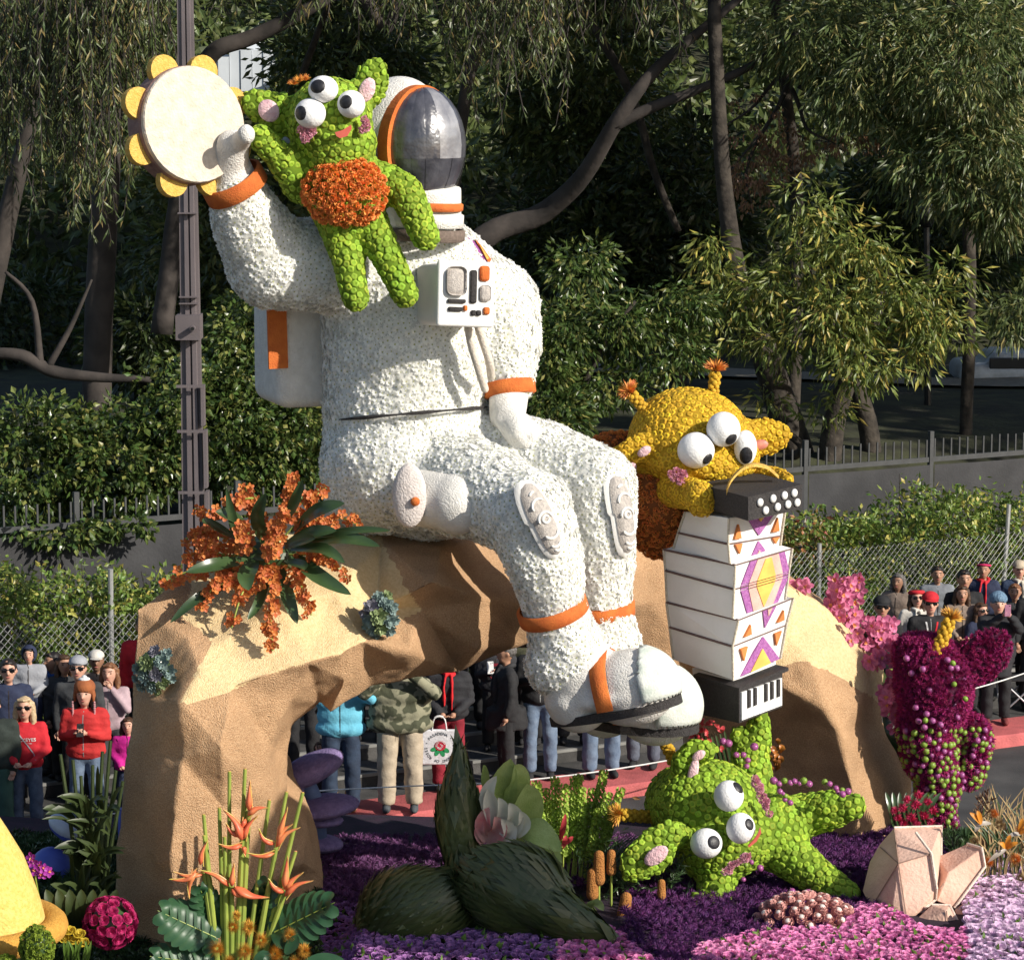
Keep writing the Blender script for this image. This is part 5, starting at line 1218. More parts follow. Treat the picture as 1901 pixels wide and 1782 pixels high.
# purple alien of fruit on the right
U = thing('purple_alien', 'magenta purple alien studded with onions and limes beside the right arch leg', 'alien sculpture', at(1740, 1530, 26.2))
pm = mat('purple_mum', (0.36, 0.015, 0.13), (0.22, 0.01, 0.085), scale=4, rough=.8, island=.35, hue=.02, trans=.15); pb = mat('purple_backing', (.06, .006, .03), rough=.95)
pml = mat('light_purple_mum', (0.34, 0.10, 0.30), (0.24, 0.05, 0.2), scale=4, rough=.8, island=.3)
body = join(ell(1733, 1270, 26.0, 68, 92, 80, -8), ell(1725, 1390, 26.1, 50, 62, 60), ell(1715, 1350, 26, 48, 50, 55), ell(1740, 1460, 26.15, 38, 60, 45), ell(1745, 1530, 26.2, 28, 50, 40), ell(1700, 1210, 26.1, 40, 32, 40),
            cap((1775, 1340, 26.1, 26), (1810, 1355, 26.1, 26)), cap((1815, 1375, 26.2, 26), (1800, 1440, 26.2, 24)), cap((1785, 1230, 26.1, 20), (1800, 1220, 26.1, 18)))
SP = [t_spiky(22, .1, 1, .13, .1, i) for i in range(3)]
bme = remesh(body, .04, 6, 'body'); add('body', bme, pb, U)
P, N = cover_pts(bme, .042, 41, lambda P, N: N[:, 1] < .5); V, T, mi = bake(SP, P, N, .052, 41, tilt=.25); add('flower_cover', npmesh('flower_cover', V, T), pm, U, kind='stuff')
for el_, nm_, m_2 in ((join(ell(1820, 1222, 25.9, 66, 42, 13, -45), ell(1848, 1196, 25.9, 30, 26, 12, -20)), 'ear', pm), (join(ell(1712, 1192, 26.3, 42, 14, 12, 8)), 'ear', pml)):
    e_ = remesh(el_, .03, 4, nm_); add(nm_, e_, pb, U); P, N = cover_pts(e_, .040, 43, lambda P, N: N[:, 1] < .5); V, T, mi = bake(SP, P, N, .046, 43, tilt=.25); add('flower_cover', npmesh('flower_cover', V, T), m_2, U, kind='stuff')
antenna(U, [(1738, 1212, 25.8), (1752, 1180, 25.85), (1764, 1150, 25.9)], .032, .13, spike_y, 9)
for (x, y) in ((1713, 1242), (1726, 1280), (1700, 1313), (1759, 1225), (1768, 1232), (1765, 1240), (1776, 1240), (1763, 1258), (1788, 1263), (1773, 1278), (1786, 1290), (1789, 1282), (1771, 1309), (1786, 1306), (1762, 1270), (1720, 1325), (1705, 1338), (1731, 1338), (1716, 1350), (1746, 1345), (1777, 1331), (1683, 1222), (1692, 1250)):
    fruit(U, x, y, 25.62 + ((x - 1733) / 70.) ** 2 * .22, 6.5, 'onion')
for (x, y) in ((1769, 1231), (1771, 1270), (1792, 1297), (1718, 1337)): fruit(U, x, y, 25.58, 5.5, 'lime')
P, N, _ = sample(bme, 9000, 44, lambda P, N: N[:, 1] < .25); py_ = np.array([pix(p)[1] for p in P]); px_ = np.array([pix(p)[0] for p in P]); k_ = (py_ > 1352) & (py_ < 1580); P, N = P[k_], N[k_]; kk_ = poisson(P, .052, 3)
for i, q in enumerate(kk_[:290]):
    r_ = rnd.random(); p_ = Vector(P[q]) + Vector(N[q]) * .015
    if r_ < .12: continue
    o = bpy.data.objects.new('x', lmm if r_ < .78 else onm); o.name = 'lime' if r_ < .78 else 'onion'; COL.objects.link(o); o.parent = U; o.location = p_ - U.location; s_q = rnd.uniform(.026, .036); o.scale = (s_q,) * 3; o.rotation_euler = (rnd.uniform(-1, 1), rnd.uniform(-1, 1), 0)
# ================================================================ FLOWERS AND PLANTS ON THE FLOAT
def strip_leaf(path, wd, fold=.25, face=(0, -.8, .6), tipw=.02, basew=.25, belly=.45):
    """leaf blade along a path: (V,T), midrib sunk"""
    P = [Vector(p) for p in path]; n = len(P); V, T = [], []; f_ = Vector(face).normalized()
    for i, p in enumerate(P):
        d = (P[min(i + 1, n - 1)] - P[max(i - 1, 0)]).normalized(); s = d.cross(f_)
        s = s.normalized() if s.length > 1e-4 else Vector((1, 0, 0)); u = s.cross(d).normalized(); t = i / (n - 1)
        w_ = (basew + (1 - basew) * math.sin(min(1, t / belly) * math.pi / 2)) if t < belly else math.cos((t - belly) / (1 - belly) * math.pi / 2) ** .8
        w_ = wd * max(tipw, w_)
        V += [list(p - s * w_ + u * w_ * fold), list(p - s * w_ * .5 + u * w_ * fold * .35), list(p), list(p + s * w_ * .5 + u * w_ * fold * .35), list(p + s * w_ + u * w_ * fold)]
    for i in range(n - 1):
        for j in range(4): a = i * 5 + j; T += [(a, a + 5, a + 6), (a, a + 6, a + 1)]
    return np.array(V), np.array(T)
def pblade(parent, pts, wd, m, name='leaf', n=5, **kw):
    P = smoothpath([at(*p) if not isinstance(p, Vector) else p for p in pts], n)
    return add(name, npmesh(name, *strip_leaf(P, wd, **kw), smooth=True), m, parent)
lfd = mat('strelitzia_leaf', (0.055, 0.10, 0.035), (0.03, 0.06, 0.022), scale=3, rough=.3, trans=.12, spec=.6)
lfg = mat('fresh_leaf', (0.16, 0.27, 0.05), (0.10, 0.19, 0.03), scale=4, rough=.4, trans=.3)
stemg = mat('green_stem', (0.30, 0.36, 0.07), (0.20, 0.27, 0.05), scale=5, rough=.45)
class Pieces:                                           # shared meshes placed many times as parts
    def __init__(s, name, meshes): s.n, s.m = name, meshes
    def put(s, parent, p, nrm, sc, spin=None, i=None):
        me = s.m[rnd.randrange(len(s.m)) if i is None else i]; o = bpy.data.objects.new(s.n, me); COL.objects.link(o); o.parent = parent
        o.location = Vector(p) - parent.location; q = Vector(nrm).to_track_quat('Z', 'Y'); o.rotation_mode = 'QUATERNION'
        from mathutils import Quaternion
        o.rotation_quaternion = q @ Quaternion((0, 0, 1), rnd.uniform(0, 6.28) if spin is None else spin); o.scale = (sc,) * 3 if not hasattr(sc, '__len__') else sc; return o
def tm(name, tmpls, mats, smooth=False):
    out = []
    for t in tmpls:
        me = npmesh(name, t[0], t[1], t[2] if len(t) > 2 else None, smooth)
        for m in mats: me.materials.append(m)
        out.append(me)
    return out
# ---- flower beds
rose_p = mat('pink_rose', (.82, .32, .56), (.66, .17, .42), scale=3, rough=.7, island=.3, hue=.012, trans=.25)
rose_l = mat('lavender_rose', (.80, .60, .76), (.64, .43, .64), scale=3, rough=.7, island=.25, hue=.015, trans=.25)
rose_m = mat('magenta_rose', (.50, .02, .14), (.36, .01, .09), scale=3, rough=.65, island=.25, trans=.15)
rose_v = mat('violet_rose', (.36, .17, .40), (.26, .10, .30), scale=3, rough=.7, island=.3, trans=.2)
purp_s = mat('violet_spider_mum', (.13, .03, .14), (.07, .015, .09), scale=3, rough=.7, island=.5, hue=.03, trans=.1)
ROSE = [t_rose(i) for i in range(3)]; ROSEs = [t_rose(5 + i, ((1.0, 5, .1), (.6, 4, .45), (.3, 3, .55))) for i in range(2)]
def deck_pts(polys, r, seed, y0=20.3, y1=27.0, n=60000):
    rs = np.random.RandomState(seed); xs = [p[0] for pl in polys for p in pl]
    Yv = rs.uniform(y0, y1, n); px = rs.uniform(min(xs), max(xs), n); out = []
    for a, Y in zip(px, Yv):
        x = (a - CX) / FPX * Y * 1.03; z = deck_z(x, Y); q = pix((x, Y, z))
        if any(inpoly(q[0], q[1], pl) for pl in polys): out.append((x, Y, z))
    P = np.array(out); return P[poisson(P, r, seed)]
def bed(name, label, cat, polys, r, m, tmpl, seed, piece='rose', indiv=300, sc=.6, lift=.05, group=None, tilt=.35, mats=None):
    P = deck_pts(polys, r, seed); c = P.mean(axis=0); b = thing(name, label, cat, (float(c[0]), float(c[1]), float(c[2])), group)
    order = np.argsort(P[:, 1]); pc = Pieces(piece, tm(piece, tmpl, mats or [m]))
    for i in order[:indiv]:
        pc.put(b, P[i] + np.array([0, 0, lift + rnd.uniform(-.02, .03)]), (rnd.uniform(-tilt, tilt), rnd.uniform(-.7, .1), 1), r * sc * rnd.uniform(.85, 1.15))
    rest = order[indiv:]
    if len(rest):
        Q = P[rest] + np.array([0, 0, lift]); N = np.tile([0, -.3, 1.], (len(Q), 1)); N /= np.linalg.norm(N[0])
        V, T, mi = bake(tmpl, Q, N, r * sc, seed, tilt=.25); add(piece + '_cover', npmesh(piece, V, T, mi), mats or [m], b, kind='stuff')
    return b
bed('rose_bed', 'bright pink rose bed under the protea mound at the bottom right', 'flower bed', [[(1035, 1752), (1085, 1728), (1140, 1735), (1215, 1800), (1030, 1830)], [(1270, 1830), (1300, 1765), (1420, 1738), (1560, 1735), (1600, 1690), (1650, 1695), (1690, 1722), (1730, 1738), (1800, 1738), (1800, 1775), (1790, 1830)]], .052, rose_p, ROSE, 51, sc=.62)
bed('rose_bed', 'pale lavender rose bed in the bottom right corner beside the peach crystals', 'flower bed', [[(1780, 1600), (1860, 1585), (1920, 1610), (1920, 1830), (1790, 1830), (1805, 1770), (1792, 1700)]], .058, rose_l, ROSE, 52, sc=.66)
bed('rose_bed', 'shaded violet rose bed left of and under the dark green leaf sculpture', 'flower bed', [[(585, 1690), (680, 1690), (760, 1740), (1040, 1740), (1030, 1830), (585, 1830)]], .055, rose_v, ROSEs, 53, indiv=200)
SPK = [t_spiky(34, .1, 1, .07, -.05, 70 + i) for i in range(3)]
bed('violet_flower_bed', 'dark violet spider flower bed behind the fallen green alien and crystals', 'flower bed', [[(1180, 1620), (1450, 1560), (1500, 1540), (1760, 1540), (1800, 1600), (1790, 1690), (1640, 1690), (1590, 1700), (1420, 1740), (1300, 1770), (1270, 1830), (1210, 1800), (1150, 1740)]], .075, purp_s, SPK, 54, piece='spider_flower', indiv=0, sc=.8)
purp_b = mat('plum_mum', (.20, .075, .20), (.12, .04, .13), scale=3, rough=.7, island=.35, hue=.02, trans=.15)
bed('plum_flower_bed', 'plum purple chrysanthemum bed between the left arch leg and the kerb', 'flower bed', [[(575, 1575), (640, 1563), (830, 1560), (1180, 1560), (1180, 1640), (880, 1690), (585, 1695)]], .075, purp_b, SPK, 55, piece='plum_flower', indiv=0, sc=.75)
bed('dark_ground_cover', 'dark low foliage filling the float deck round the heliconia arrangement', 'ground cover', [[(-60, 1560), (590, 1560), (590, 1830), (-60, 1830)]], .09, lfd, [t_spiky(26, .05, .9, .1, .0, 90)], 56, piece='foliage', indiv=0, sc=1.0)
bed('dark_ground_cover', 'dark low foliage under the dry plants at the right edge of the float', 'ground cover', [[(1740, 1560), (1940, 1560), (1940, 1620), (1850, 1590), (1780, 1605)]], .10, lfd, [t_spiky(26, .05, 1.2, .1, .0, 91)], 57, piece='foliage', indiv=0, sc=1.0)
# ---- magenta rose ball
R_ = thing('rose_ball', 'round ball of magenta roses at the foot of the left arch leg', 'flower ball', at(205, 1745, 21.7))
c = at(205, 1712, 21.75); add('core', npmesh('core', *ball(c, .155, 14, 10)), lfd, R_); pc = Pieces('rose', tm('rose', ROSE, [rose_m]))
P, N, _ = sample(npmesh('t', *ball(c, (.185, .17, .175))), 900, 4, lambda P, N: N[:, 1] < .3); 
for q in poisson(P, .062, 2): pc.put(R_, P[q], N[q], .042 * rnd.uniform(.9, 1.15))
# ---- protea mound
prot = mat('protea_bract', (.68, .36, .32), (.55, .22, .20), scale=8, rough=.6, island=.25, bump=.4); protw = mat('protea_top', (.74, .66, .60), rough=.9)
V, T, mm = [], [], []
for k_, (R0, z0, R1, z1, n) in enumerate(((.55, -.5, 1.0, .1, 8), (.8, -.1, 1.0, .55, 8), (.85, .3, .72, .95, 7), (.6, .7, .4, 1.12, 6))):
    for j in range(n):
        a = 2 * math.pi * (j + .5 * (k_ % 2)) / n; h_ = math.pi / n * 1.15; i = len(V)
        for aa, r, z in ((a - h_, R0, z0), (a + h_, R0, z0), (a + h_ * .9, (R0 + R1) / 2 + .12, (z0 + z1) / 2), (a, R1, z1), (a - h_ * .9, (R0 + R1) / 2 + .12, (z0 + z1) / 2)): V.append((r * math.cos(aa), r * math.sin(aa), z))
        T += [(i, i + 1, i + 2), (i, i + 2, i + 4), (i + 4, i + 2, i + 3)]; mm += [0] * 3
b_ = ball((0, 0, .75), (.52, .52, .38), 10, 6); nb = len(V); V += [tuple(v) for v in b_[0]]; T += [tuple(t + nb) for t in b_[1]]; mm += [1] * len(b_[1])
PRO = (np.array(V), np.array(T), np.array(mm)); pc = Pieces('protea', tm('protea', [PRO], [prot, protw]))
R_ = thing('protea_mound', 'low mound of pale pink protea heads beneath the fallen alien foot', 'flower mound', at(1495, 1740, 22.6)); c = at(1495, 1712, 22.45)
add('core', npmesh('core', *ball(c, (.36, .3, .14), 16, 8)), purp_s, R_); P, N, _ = sample(npmesh('t', *ball(c, (.38, .32, .19), 20, 12)), 1500, 4, lambda P, N: (N[:, 1] < .5) & (N[:, 2] > -.3))
for q in poisson(P, .076, 2): pc.put(R_, P[q], N[q], .049 * rnd.uniform(.9, 1.1))
# ---- peach crystals
cry = mat('peach_crystal', (.72, .48, .38), (.60, .37, .28), scale=3, rough=.8, bump=.5, bscale=35)
R_ = thing('crystal_cluster', 'cluster of four large peach coloured faceted crystals', 'crystal sculpture', at(1715, 1700, 23.2))
def hull(pts, m, name='crystal'):
    bm = bmesh.new(); [bm.verts.new(at(*p)) for p in pts]; bmesh.ops.convex_hull(bm, input=bm.verts); bmesh.ops.recalc_face_normals(bm, faces=bm.faces)
    bmesh.ops.dissolve_limit(bm, angle_limit=.02, verts=bm.verts, edges=bm.edges); bmesh.ops.bevel(bm, geom=list(bm.edges), offset=.006, segments=1, affect='EDGES')
    me = bpy.data.meshes.new(name); bm.to_mesh(me); bm.free(); return add(name, me, m, R_)
hull([(1660, 1536, 23.4), (1748, 1533, 23.5), (1747, 1590, 23.4), (1729, 1584, 22.9), (1739, 1649, 22.8), (1737, 1669, 22.85), (1716, 1686, 22.8), (1684, 1713, 22.7), (1655, 1696, 22.75), (1616, 1683, 23.0), (1601, 1654, 23.2), (1614, 1600, 23.35), (1632, 1568, 23.4), (1668, 1602, 22.85), (1680, 1620, 23.9), (1700, 1560, 24.0), (1740, 1650, 23.9)], cry)
hull([(1737, 1592, 23.3), (1796, 1566, 23.4), (1823, 1574, 23.15), (1829, 1608, 23.1), (1772, 1685, 22.95), (1739, 1672, 22.95), (1760, 1620, 23.0), (1790, 1590, 23.8), (1760, 1680, 23.6)], cry)
hull([(1730, 1679, 22.75), (1763, 1680, 22.75), (1780, 1713, 22.6), (1775, 1745, 22.5), (1739, 1745, 22.45), (1686, 1720, 22.6), (1757, 1690, 22.55), (1750, 1700, 23.1), (1700, 1720, 23.0)], cry)
hull([(1772, 1687, 22.9), (1793, 1673, 23.1), (1817, 1683, 23.0), (1811, 1706, 22.8), (1781, 1712, 22.8), (1795, 1690, 23.4)], cry)
cedge = mat('crystal_edge', (.80, .66, .56), rough=.9, bump=.6)
for pts in (((1660, 1536, 23.38), (1748, 1533, 23.48), (1747, 1588, 23.38)), ((1700, 1545, 23.05), (1729, 1584, 22.88), (1739, 1649, 22.78), (1737, 1669, 22.83), (1716, 1686, 22.78)), ((1796, 1566, 23.38), (1823, 1574, 23.13), (1829, 1608, 23.08), (1772, 1685, 22.93)), ((1730, 1679, 22.73), (1763, 1680, 22.73), (1780, 1713, 22.58))):
    add('crystal_edge', npmesh('crystal_edge', *tube([at(*p) for p in pts], .012, 6)), cedge, R_)
cseam = mat('crystal_seam', (.34, .22, .17), rough=.9)
for a_, b_ in (((1668, 1602, 22.84), (1729, 1584, 22.89)), ((1668, 1602, 22.84), (1684, 1711, 22.69)), ((1668, 1602, 22.84), (1660, 1538, 23.36)), ((1668, 1602, 22.84), (1620, 1680, 22.97)), ((1668, 1602, 22.84), (1634, 1572, 23.33)), ((1796, 1568, 23.33), (1745, 1650, 22.94)), ((1757, 1690, 22.54), (1762, 1740, 22.46))):
    add('crystal_seam', npmesh('crystal_seam', *tube([at(*a_), at(*b_)], .005, 5)), cseam, R_)
# ---- crimson peonies by the right arch foot
R_ = thing('peony_cluster', 'cluster of crimson pink peonies at the foot of the right arch leg', 'flowers', at(1700, 1535, 25.6)); peo = mat('peony', (.68, .07, .17), (.5, .03, .12), scale=3, rough=.6, island=.3, trans=.25)
pc = Pieces('peony', tm('peony', [(lambda a: (a[0], a[1]))(t_spiky(30, .2, 1, .16, .25, 20 + i)) for i in range(2)], [peo]))
for x, y, r in ((1676, 1502, .07), (1700, 1496, .075), (1690, 1520, .075), (1714, 1516, .07), (1666, 1520, .06), (1730, 1506, .065), (1704, 1478, .065), (1684, 1486, .06), (1720, 1490, .06), (1660, 1506, .055), (1700, 1532, .07), (1728, 1528, .06), (1676, 1530, .065)): pc.put(R_, at(x, y, 25.45), (rnd.uniform(-.4, .3), -.8, .7), r)
for a in range(9): x = 1660 + a * 9; pblade(R_, [(x, 1535, 25.7), (x - 6, 1500, 25.65), (x - 16 + 4 * a, 1470, 25.7)], .03, lfd)
# ---- orchids
orc_p = mat('pink_orchid', (.70, .22, .38), (.60, .15, .30), scale=5, rough=.55, island=.18, trans=.3); orc_lip = mat('orchid_lip', (.62, .10, .14), (.75, .45, .1), scale=30, rough=.5)
orc_o = mat('orange_orchid', (.62, .19, .055), (.48, .12, .04), scale=5, rough=.55, island=.25, hue=.012, trans=.28); orc_ol = mat('orange_orchid_lip', (.40, .06, .03), (.7, .35, .08), scale=30, rough=.5)
ORC = [t_orchid(i) for i in range(4)]
pcp = Pieces('orchid_flower', tm('orchid_flower', ORC, [orc_p, orc_lip])); pco = Pieces('orchid_flower', tm('orchid_flower', ORC, [orc_o, orc_ol]))
R_ = thing('orchid_arrangement', 'pink orchid sprays cascading down the outer side of the right arch leg', 'flower arrangement', at(1620, 1250, 26.9))
for cx, cy, rx, ry, Y, n in ((1572, 1105, 30, 42, 27.0, 26), (1560, 1140, 28, 24, 27.0, 12), (1610, 1175, 30, 24, 26.9, 16), (1650, 1180, 22, 26, 26.9, 12), (1635, 1212, 24, 24, 26.8, 12), (1665, 1255, 20, 30, 26.7, 14), (1655, 1300, 20, 30, 26.6, 12), (1672, 1335, 16, 16, 26.6, 7), (1482, 1096, 18, 9, 26.9, 6)):
    for i in range(n):
        u = i / n; x = cx + rnd.uniform(-1, 1) * rx; y = cy + rnd.uniform(-1, 1) * ry
        pcp.put(R_, at(x, y, Y - rnd.uniform(.25, .6)), (rnd.uniform(-.8, .9), -1, rnd.uniform(-.3, .6)), rnd.uniform(.075, .10))
for pts in ([(1600, 1140, 27.0), (1585, 1100, 27.0), (1575, 1060, 27.0)], [(1640, 1210, 26.8), (1660, 1260, 26.7), (1670, 1340, 26.6)], [(1560, 1080, 27), (1575, 1120, 27), (1640, 1200, 26.8)]):
    add('stem', npmesh('stem', *tube(smoothpath([at(*p) for p in pts], 4), .012, 6)), stemg, R_)
for i in range(14):
    a = rnd.uniform(0, 1); x0, y0 = 1560 + 95 * a, 1110 + 220 * a; pblade(R_, [(x0, y0, 26.9), (x0 + rnd.uniform(10, 30), y0 + rnd.uniform(10, 30), 26.7), (x0 + rnd.uniform(-15, 50), y0 + rnd.uniform(35, 70), 26.6)], .045, lfd)
for i in range(16): x = 1640 + i * 1.5; add('palm_leaflet', npmesh('palm_leaflet', *strip_leaf(smoothpath([at(1638, 1325, 26.3), at(x + 5, 1360 + i, 26.2), at(x + 22 - i, 1392 + i * 1.2, 26.2)], 3), .008)), lfd, R_)
# orange orchid arrangement on the arch top
OA = thing('orchid_arrangement', 'large orange orchid arrangement with long dark leaves on top of the arch', 'flower arrangement', at(495, 1030, 23.3))
add('base', npmesh('base', *ball(at(495, 1030, 23.4), (.28, .26, .16))), lfd, OA)
for (x0, y0, x1, y1, dY, n, droop) in ((530, 960, 552, 880, -.1, 15, -.02), (480, 960, 455, 905, .1, 10, 0), (560, 960, 605, 905, .1, 14, .0), (590, 985, 672, 978, -.1, 10, .06), (440, 970, 362, 945, .0, 10, 0), (420, 1000, 345, 1000, -.1, 16, .03),
    (420, 1030, 338, 1042, -.2, 14, .03), (420, 1060, 300, 1092, -.2, 15, .06), (440, 1060, 372, 1132, -.35, 16, .05), (470, 1070, 430, 1165, -.45, 15, .03), (500, 1060, 506, 1208, -.55, 24, .0), (545, 1060, 578, 1142, -.5, 15, .03), (570, 1030, 642, 1072, -.3, 15, .06), (510, 1000, 535, 955, -.5, 12, 0),
    (460, 1010, 448, 975, -.5, 10, 0), (500, 1030, 520, 1005, -.6, 12, 0), (400, 1030, 372, 1010, -.3, 10, 0), (450, 1080, 400, 1090, -.4, 10, .0), (560, 990, 600, 960, -.2, 12, .0), (430, 940, 480, 925, 0, 9, 0)):
    a, b = at(x0, y0, 23.25 + dY * .4), at(x1, y1, 23.2 + dY); mid = (a + b) / 2 + Vector((0, -.08, droop + .04)); pts = smoothpath([at(495, 1030, 23.35), a, mid, b], 6)
    add('stem', npmesh('stem', *tube(pts, .008, 5)), stemg, OA)
    for i in range(int(n * 1.7)):
        u = i / (n * 1.7); k_ = 5 + u * (len(pts) - 6.01); q = int(k_); p = pts[q].lerp(pts[min(q + 1, len(pts) - 1)], k_ - q); rr = .065 * (1 - .45 * u)
        pco.put(OA, p + Vector((rnd.uniform(-rr, rr), rnd.uniform(-rr, .3 * rr), rnd.uniform(-rr, rr))), (rnd.uniform(-.9, .9), -1, rnd.uniform(-.7, .8)), rnd.uniform(.05, .066) * (1 - .22 * u))
for pts, wd in (([(490, 1010), (480, 960), (494, 915)], .055), ([(520, 990), (545, 940), (562, 890)], .045), ([(540, 990), (590, 950), (640, 934)], .06), ([(560, 1010), (640, 1000), (705, 1014)], .05), ([(545, 1030), (590, 1070), (652, 1104)], .06), ([(520, 1050), (535, 1110), (552, 1158)], .05),
    ([(475, 1040), (458, 1070), (462, 1096)], .065), ([(470, 990), (430, 960), (400, 950)], .055), ([(440, 1080), (370, 1110), (316, 1156)], .04), ([(460, 1040), (400, 1050), (345, 1062)], .055), ([(440, 1000), (390, 975), (378, 972)], .05), ([(530, 1010), (580, 990), (625, 985)], .055), ([(540, 1020), (600, 1020), (640, 1045)], .045),
    ([(530, 1040), (560, 1050), (566, 1058)], .04), ([(470, 1010), (440, 990), (420, 905)], .04), ([(510, 1020), (560, 1005), (585, 1000)], .05), ([(500, 1060), (480, 1120), (460, 1150)], .035), ([(560, 1000), (660, 985), (725, 985)], .03)):
    a, b, c = pts; pblade(OA, [(a[0], a[1], 23.15), (b[0], b[1], 22.85), (c[0], c[1], 22.75)], wd * 1.15, lfd, fold=.35)
# ---- succulents set in the rock
suc = mat('echeveria', (.25, .33, .31), (.16, .23, .22), scale=6, rough=.55, island=.2, hue=.03); suc2 = mat('echeveria_purple', (.27, .26, .31), (.18, .18, .22), scale=6, rough=.55, island=.2); suc3 = mat('sedum_green', (.30, .36, .18), (.2, .27, .12), scale=6, rough=.5, island=.2)
def t_ech(seed=0):
    V, T = [], []
    for k_ in range(26):
        a = k_ * 2.399; u = k_ / 26.; R = 1 - .8 * u; z = .12 + .55 * u; w_ = .26 * (1 - .45 * u); c_, s_ = math.cos(a), math.sin(a); i = len(V)
        for r, ww, zz in ((.1, .3, z - .15), (R * .6, 1, z - .08), (R * .88, .75, z + .1), (R * 1.02, 0, z + .2)):
            V += [(r * c_ - ww * w_ * s_, r * s_ + ww * w_ * c_, zz + .04), (r * c_, r * s_, zz - .04), (r * c_ + ww * w_ * s_, r * s_ - ww * w_ * c_, zz + .04)]
        for q in range(3):
            p = i + q * 3; T += [(p, p + 3, p + 4), (p, p + 4, p + 1), (p + 1, p + 4, p + 5), (p + 1, p + 5, p + 2)]
    return np.array(V), np.array(T)
ECH = t_ech(); E1, E2, E3 = [Pieces('rosette', tm('rosette', [ECH], [m], True)) for m in (suc, suc2, suc3)]
for lab, cx, cy, Y, nx_, lst in (('grey green succulent cluster set in the sunlit front of the arch', 702, 1143, 23.0, (.2, -1, .1), ((0, 0, 17), (18, 8, 14), (-16, 8, 13), (-12, -16, 15), (12, -22, 13), (22, -14, 15), (4, 22, 14), (-10, 26, 12), (20, 26, 13), (-24, -4, 11), (28, 8, 12), (0, -34, 12), (16, -36, 11), (-4, 38, 9), (-22, 18, 9))),
                        ('blue green succulent cluster in the shaded left corner of the arch', 286, 1243, 22.45, (-.4, -1, .1), ((-12, -12, 18), (14, -14, 15), (26, 2, 15), (4, 8, 15), (-16, 12, 15), (-4, 30, 14), (16, 22, 14), (-30, -2, 12), (-22, 30, 12), (2, -32, 13), (24, -28, 12), (32, 16, 10), (8, 40, 10), (-32, 16, 10)))):
    t = thing('succulent_cluster', lab, 'succulents', at(cx, cy, Y + .2)); add('core', remesh(ell(cx, cy, Y + .17, 32, 38, 26), .03, 2), lfd, t)
    for i, (dx, dy, r) in enumerate(lst): (E1 if i % 3 else E2 if i % 2 else E3).put(t, at(cx + dx, cy + dy, Y + .02 + (dx * dx + dy * dy) * .00008), (nx_[0] + dx * .02, nx_[1], nx_[2] - dy * .02), r * K(Y) * 1.15)
# ---- dark green leaf sculpture with lotus flowers
lsc = mat('ti_leaf_skin', (0.075, 0.09, 0.03), (0.035, 0.05, 0.018), scale=2.0, rough=.36, bump=.2, bscale=9, island=.12, hue=.01)
LS = thing('leaf_sculpture', 'huge dark green three leaf sculpture in the shade at bottom centre', 'sculpture', at(880, 1760, 22.2))
lsA = join(chain((848, 1388, 22.5, 3), (852, 1430, 22.5, 22), (846, 1500, 22.5, 37), (852, 1560, 22.5, 38), (862, 1620, 22.45, 30)), ell(852, 1520, 22.5, 44, 80, 28), ell(862, 1640, 22.4, 40, 50, 40))
lsB = join(ell(765, 1700, 22.2, 102, 92, 80), chain((760, 1690, 22.2, 70), (850, 1630, 22.35, 30)), ell(720, 1720, 22.3, 60, 75, 60), ell(850, 1740, 22.3, 60, 60, 40))
lsC = join(ell(965, 1655, 22.0, 98, 90, 45, 25), chain((960, 1655, 22.0, 55), (1050, 1705, 21.9, 46), (1105, 1730, 21.85, 26), (1143, 1742, 21.8, 6)), ell(1030, 1700, 22.0, 75, 50, 35, 35), ell(900, 1650, 22.1, 50, 50, 40), ell(990, 1740, 22.1, 80, 50, 35, 20))
for vt, nm_, flow in ((lsA, 'upright_leaf', (0, 0, 1)), (lsB, 'left_leaf', (.8, 0, .5)), (lsC, 'right_leaf', (-.8, 0, .45))):
    me = remesh(vt, .03, 10, nm_); add(nm_, me, lsc, LS)
    P, N = cover_pts(me, .05, 61, lambda P, N: N[:, 1] < .5); fl = np.array(flow); D = fl - N * (N @ fl)[:, None]; D /= np.linalg.norm(D, axis=1)[:, None] + 1e-6
    X = np.cross(N, D); L_ = .42; w_ = .06; Vq = []
    for q, (s_1, u) in enumerate(((0, 0), (1, .45), (0, 1), (-1, .45), (0, .45))): Vq.append(P + D * L_ * (u - .4) + X * w_ * s_1 + N * (.006 if q == 4 else (-.004 if u in (0, 1) else .0)))
    V = np.stack(Vq, axis=1).reshape(-1, 3); T = (np.array([(0, 1, 4), (4, 1, 2), (0, 4, 3), (4, 2, 3)])[None] + (np.arange(len(P)) * 5)[:, None, None]).reshape(-1, 3)
    add('leaf_strips', npmesh('leaf_strips', V, T), lsc, LS, kind='stuff')
LT = thing('lotus_arrangement', 'white and pink lotus petals with pale green anthuriums behind the upright leaf', 'flower arrangement', at(930, 1580, 22.6))
lot_w = mat('lotus_white', (.76, .74, .66), (.66, .64, .54), scale=5, rough=.6, trans=.3); lot_p = mat('lotus_pink', (.68, .20, .22), (.72, .45, .42), scale=6, rough=.6, trans=.3); anth = mat('anthurium_green', (.42, .52, .20), (.30, .40, .12), scale=7, rough=.35, trans=.3, bump=.3)
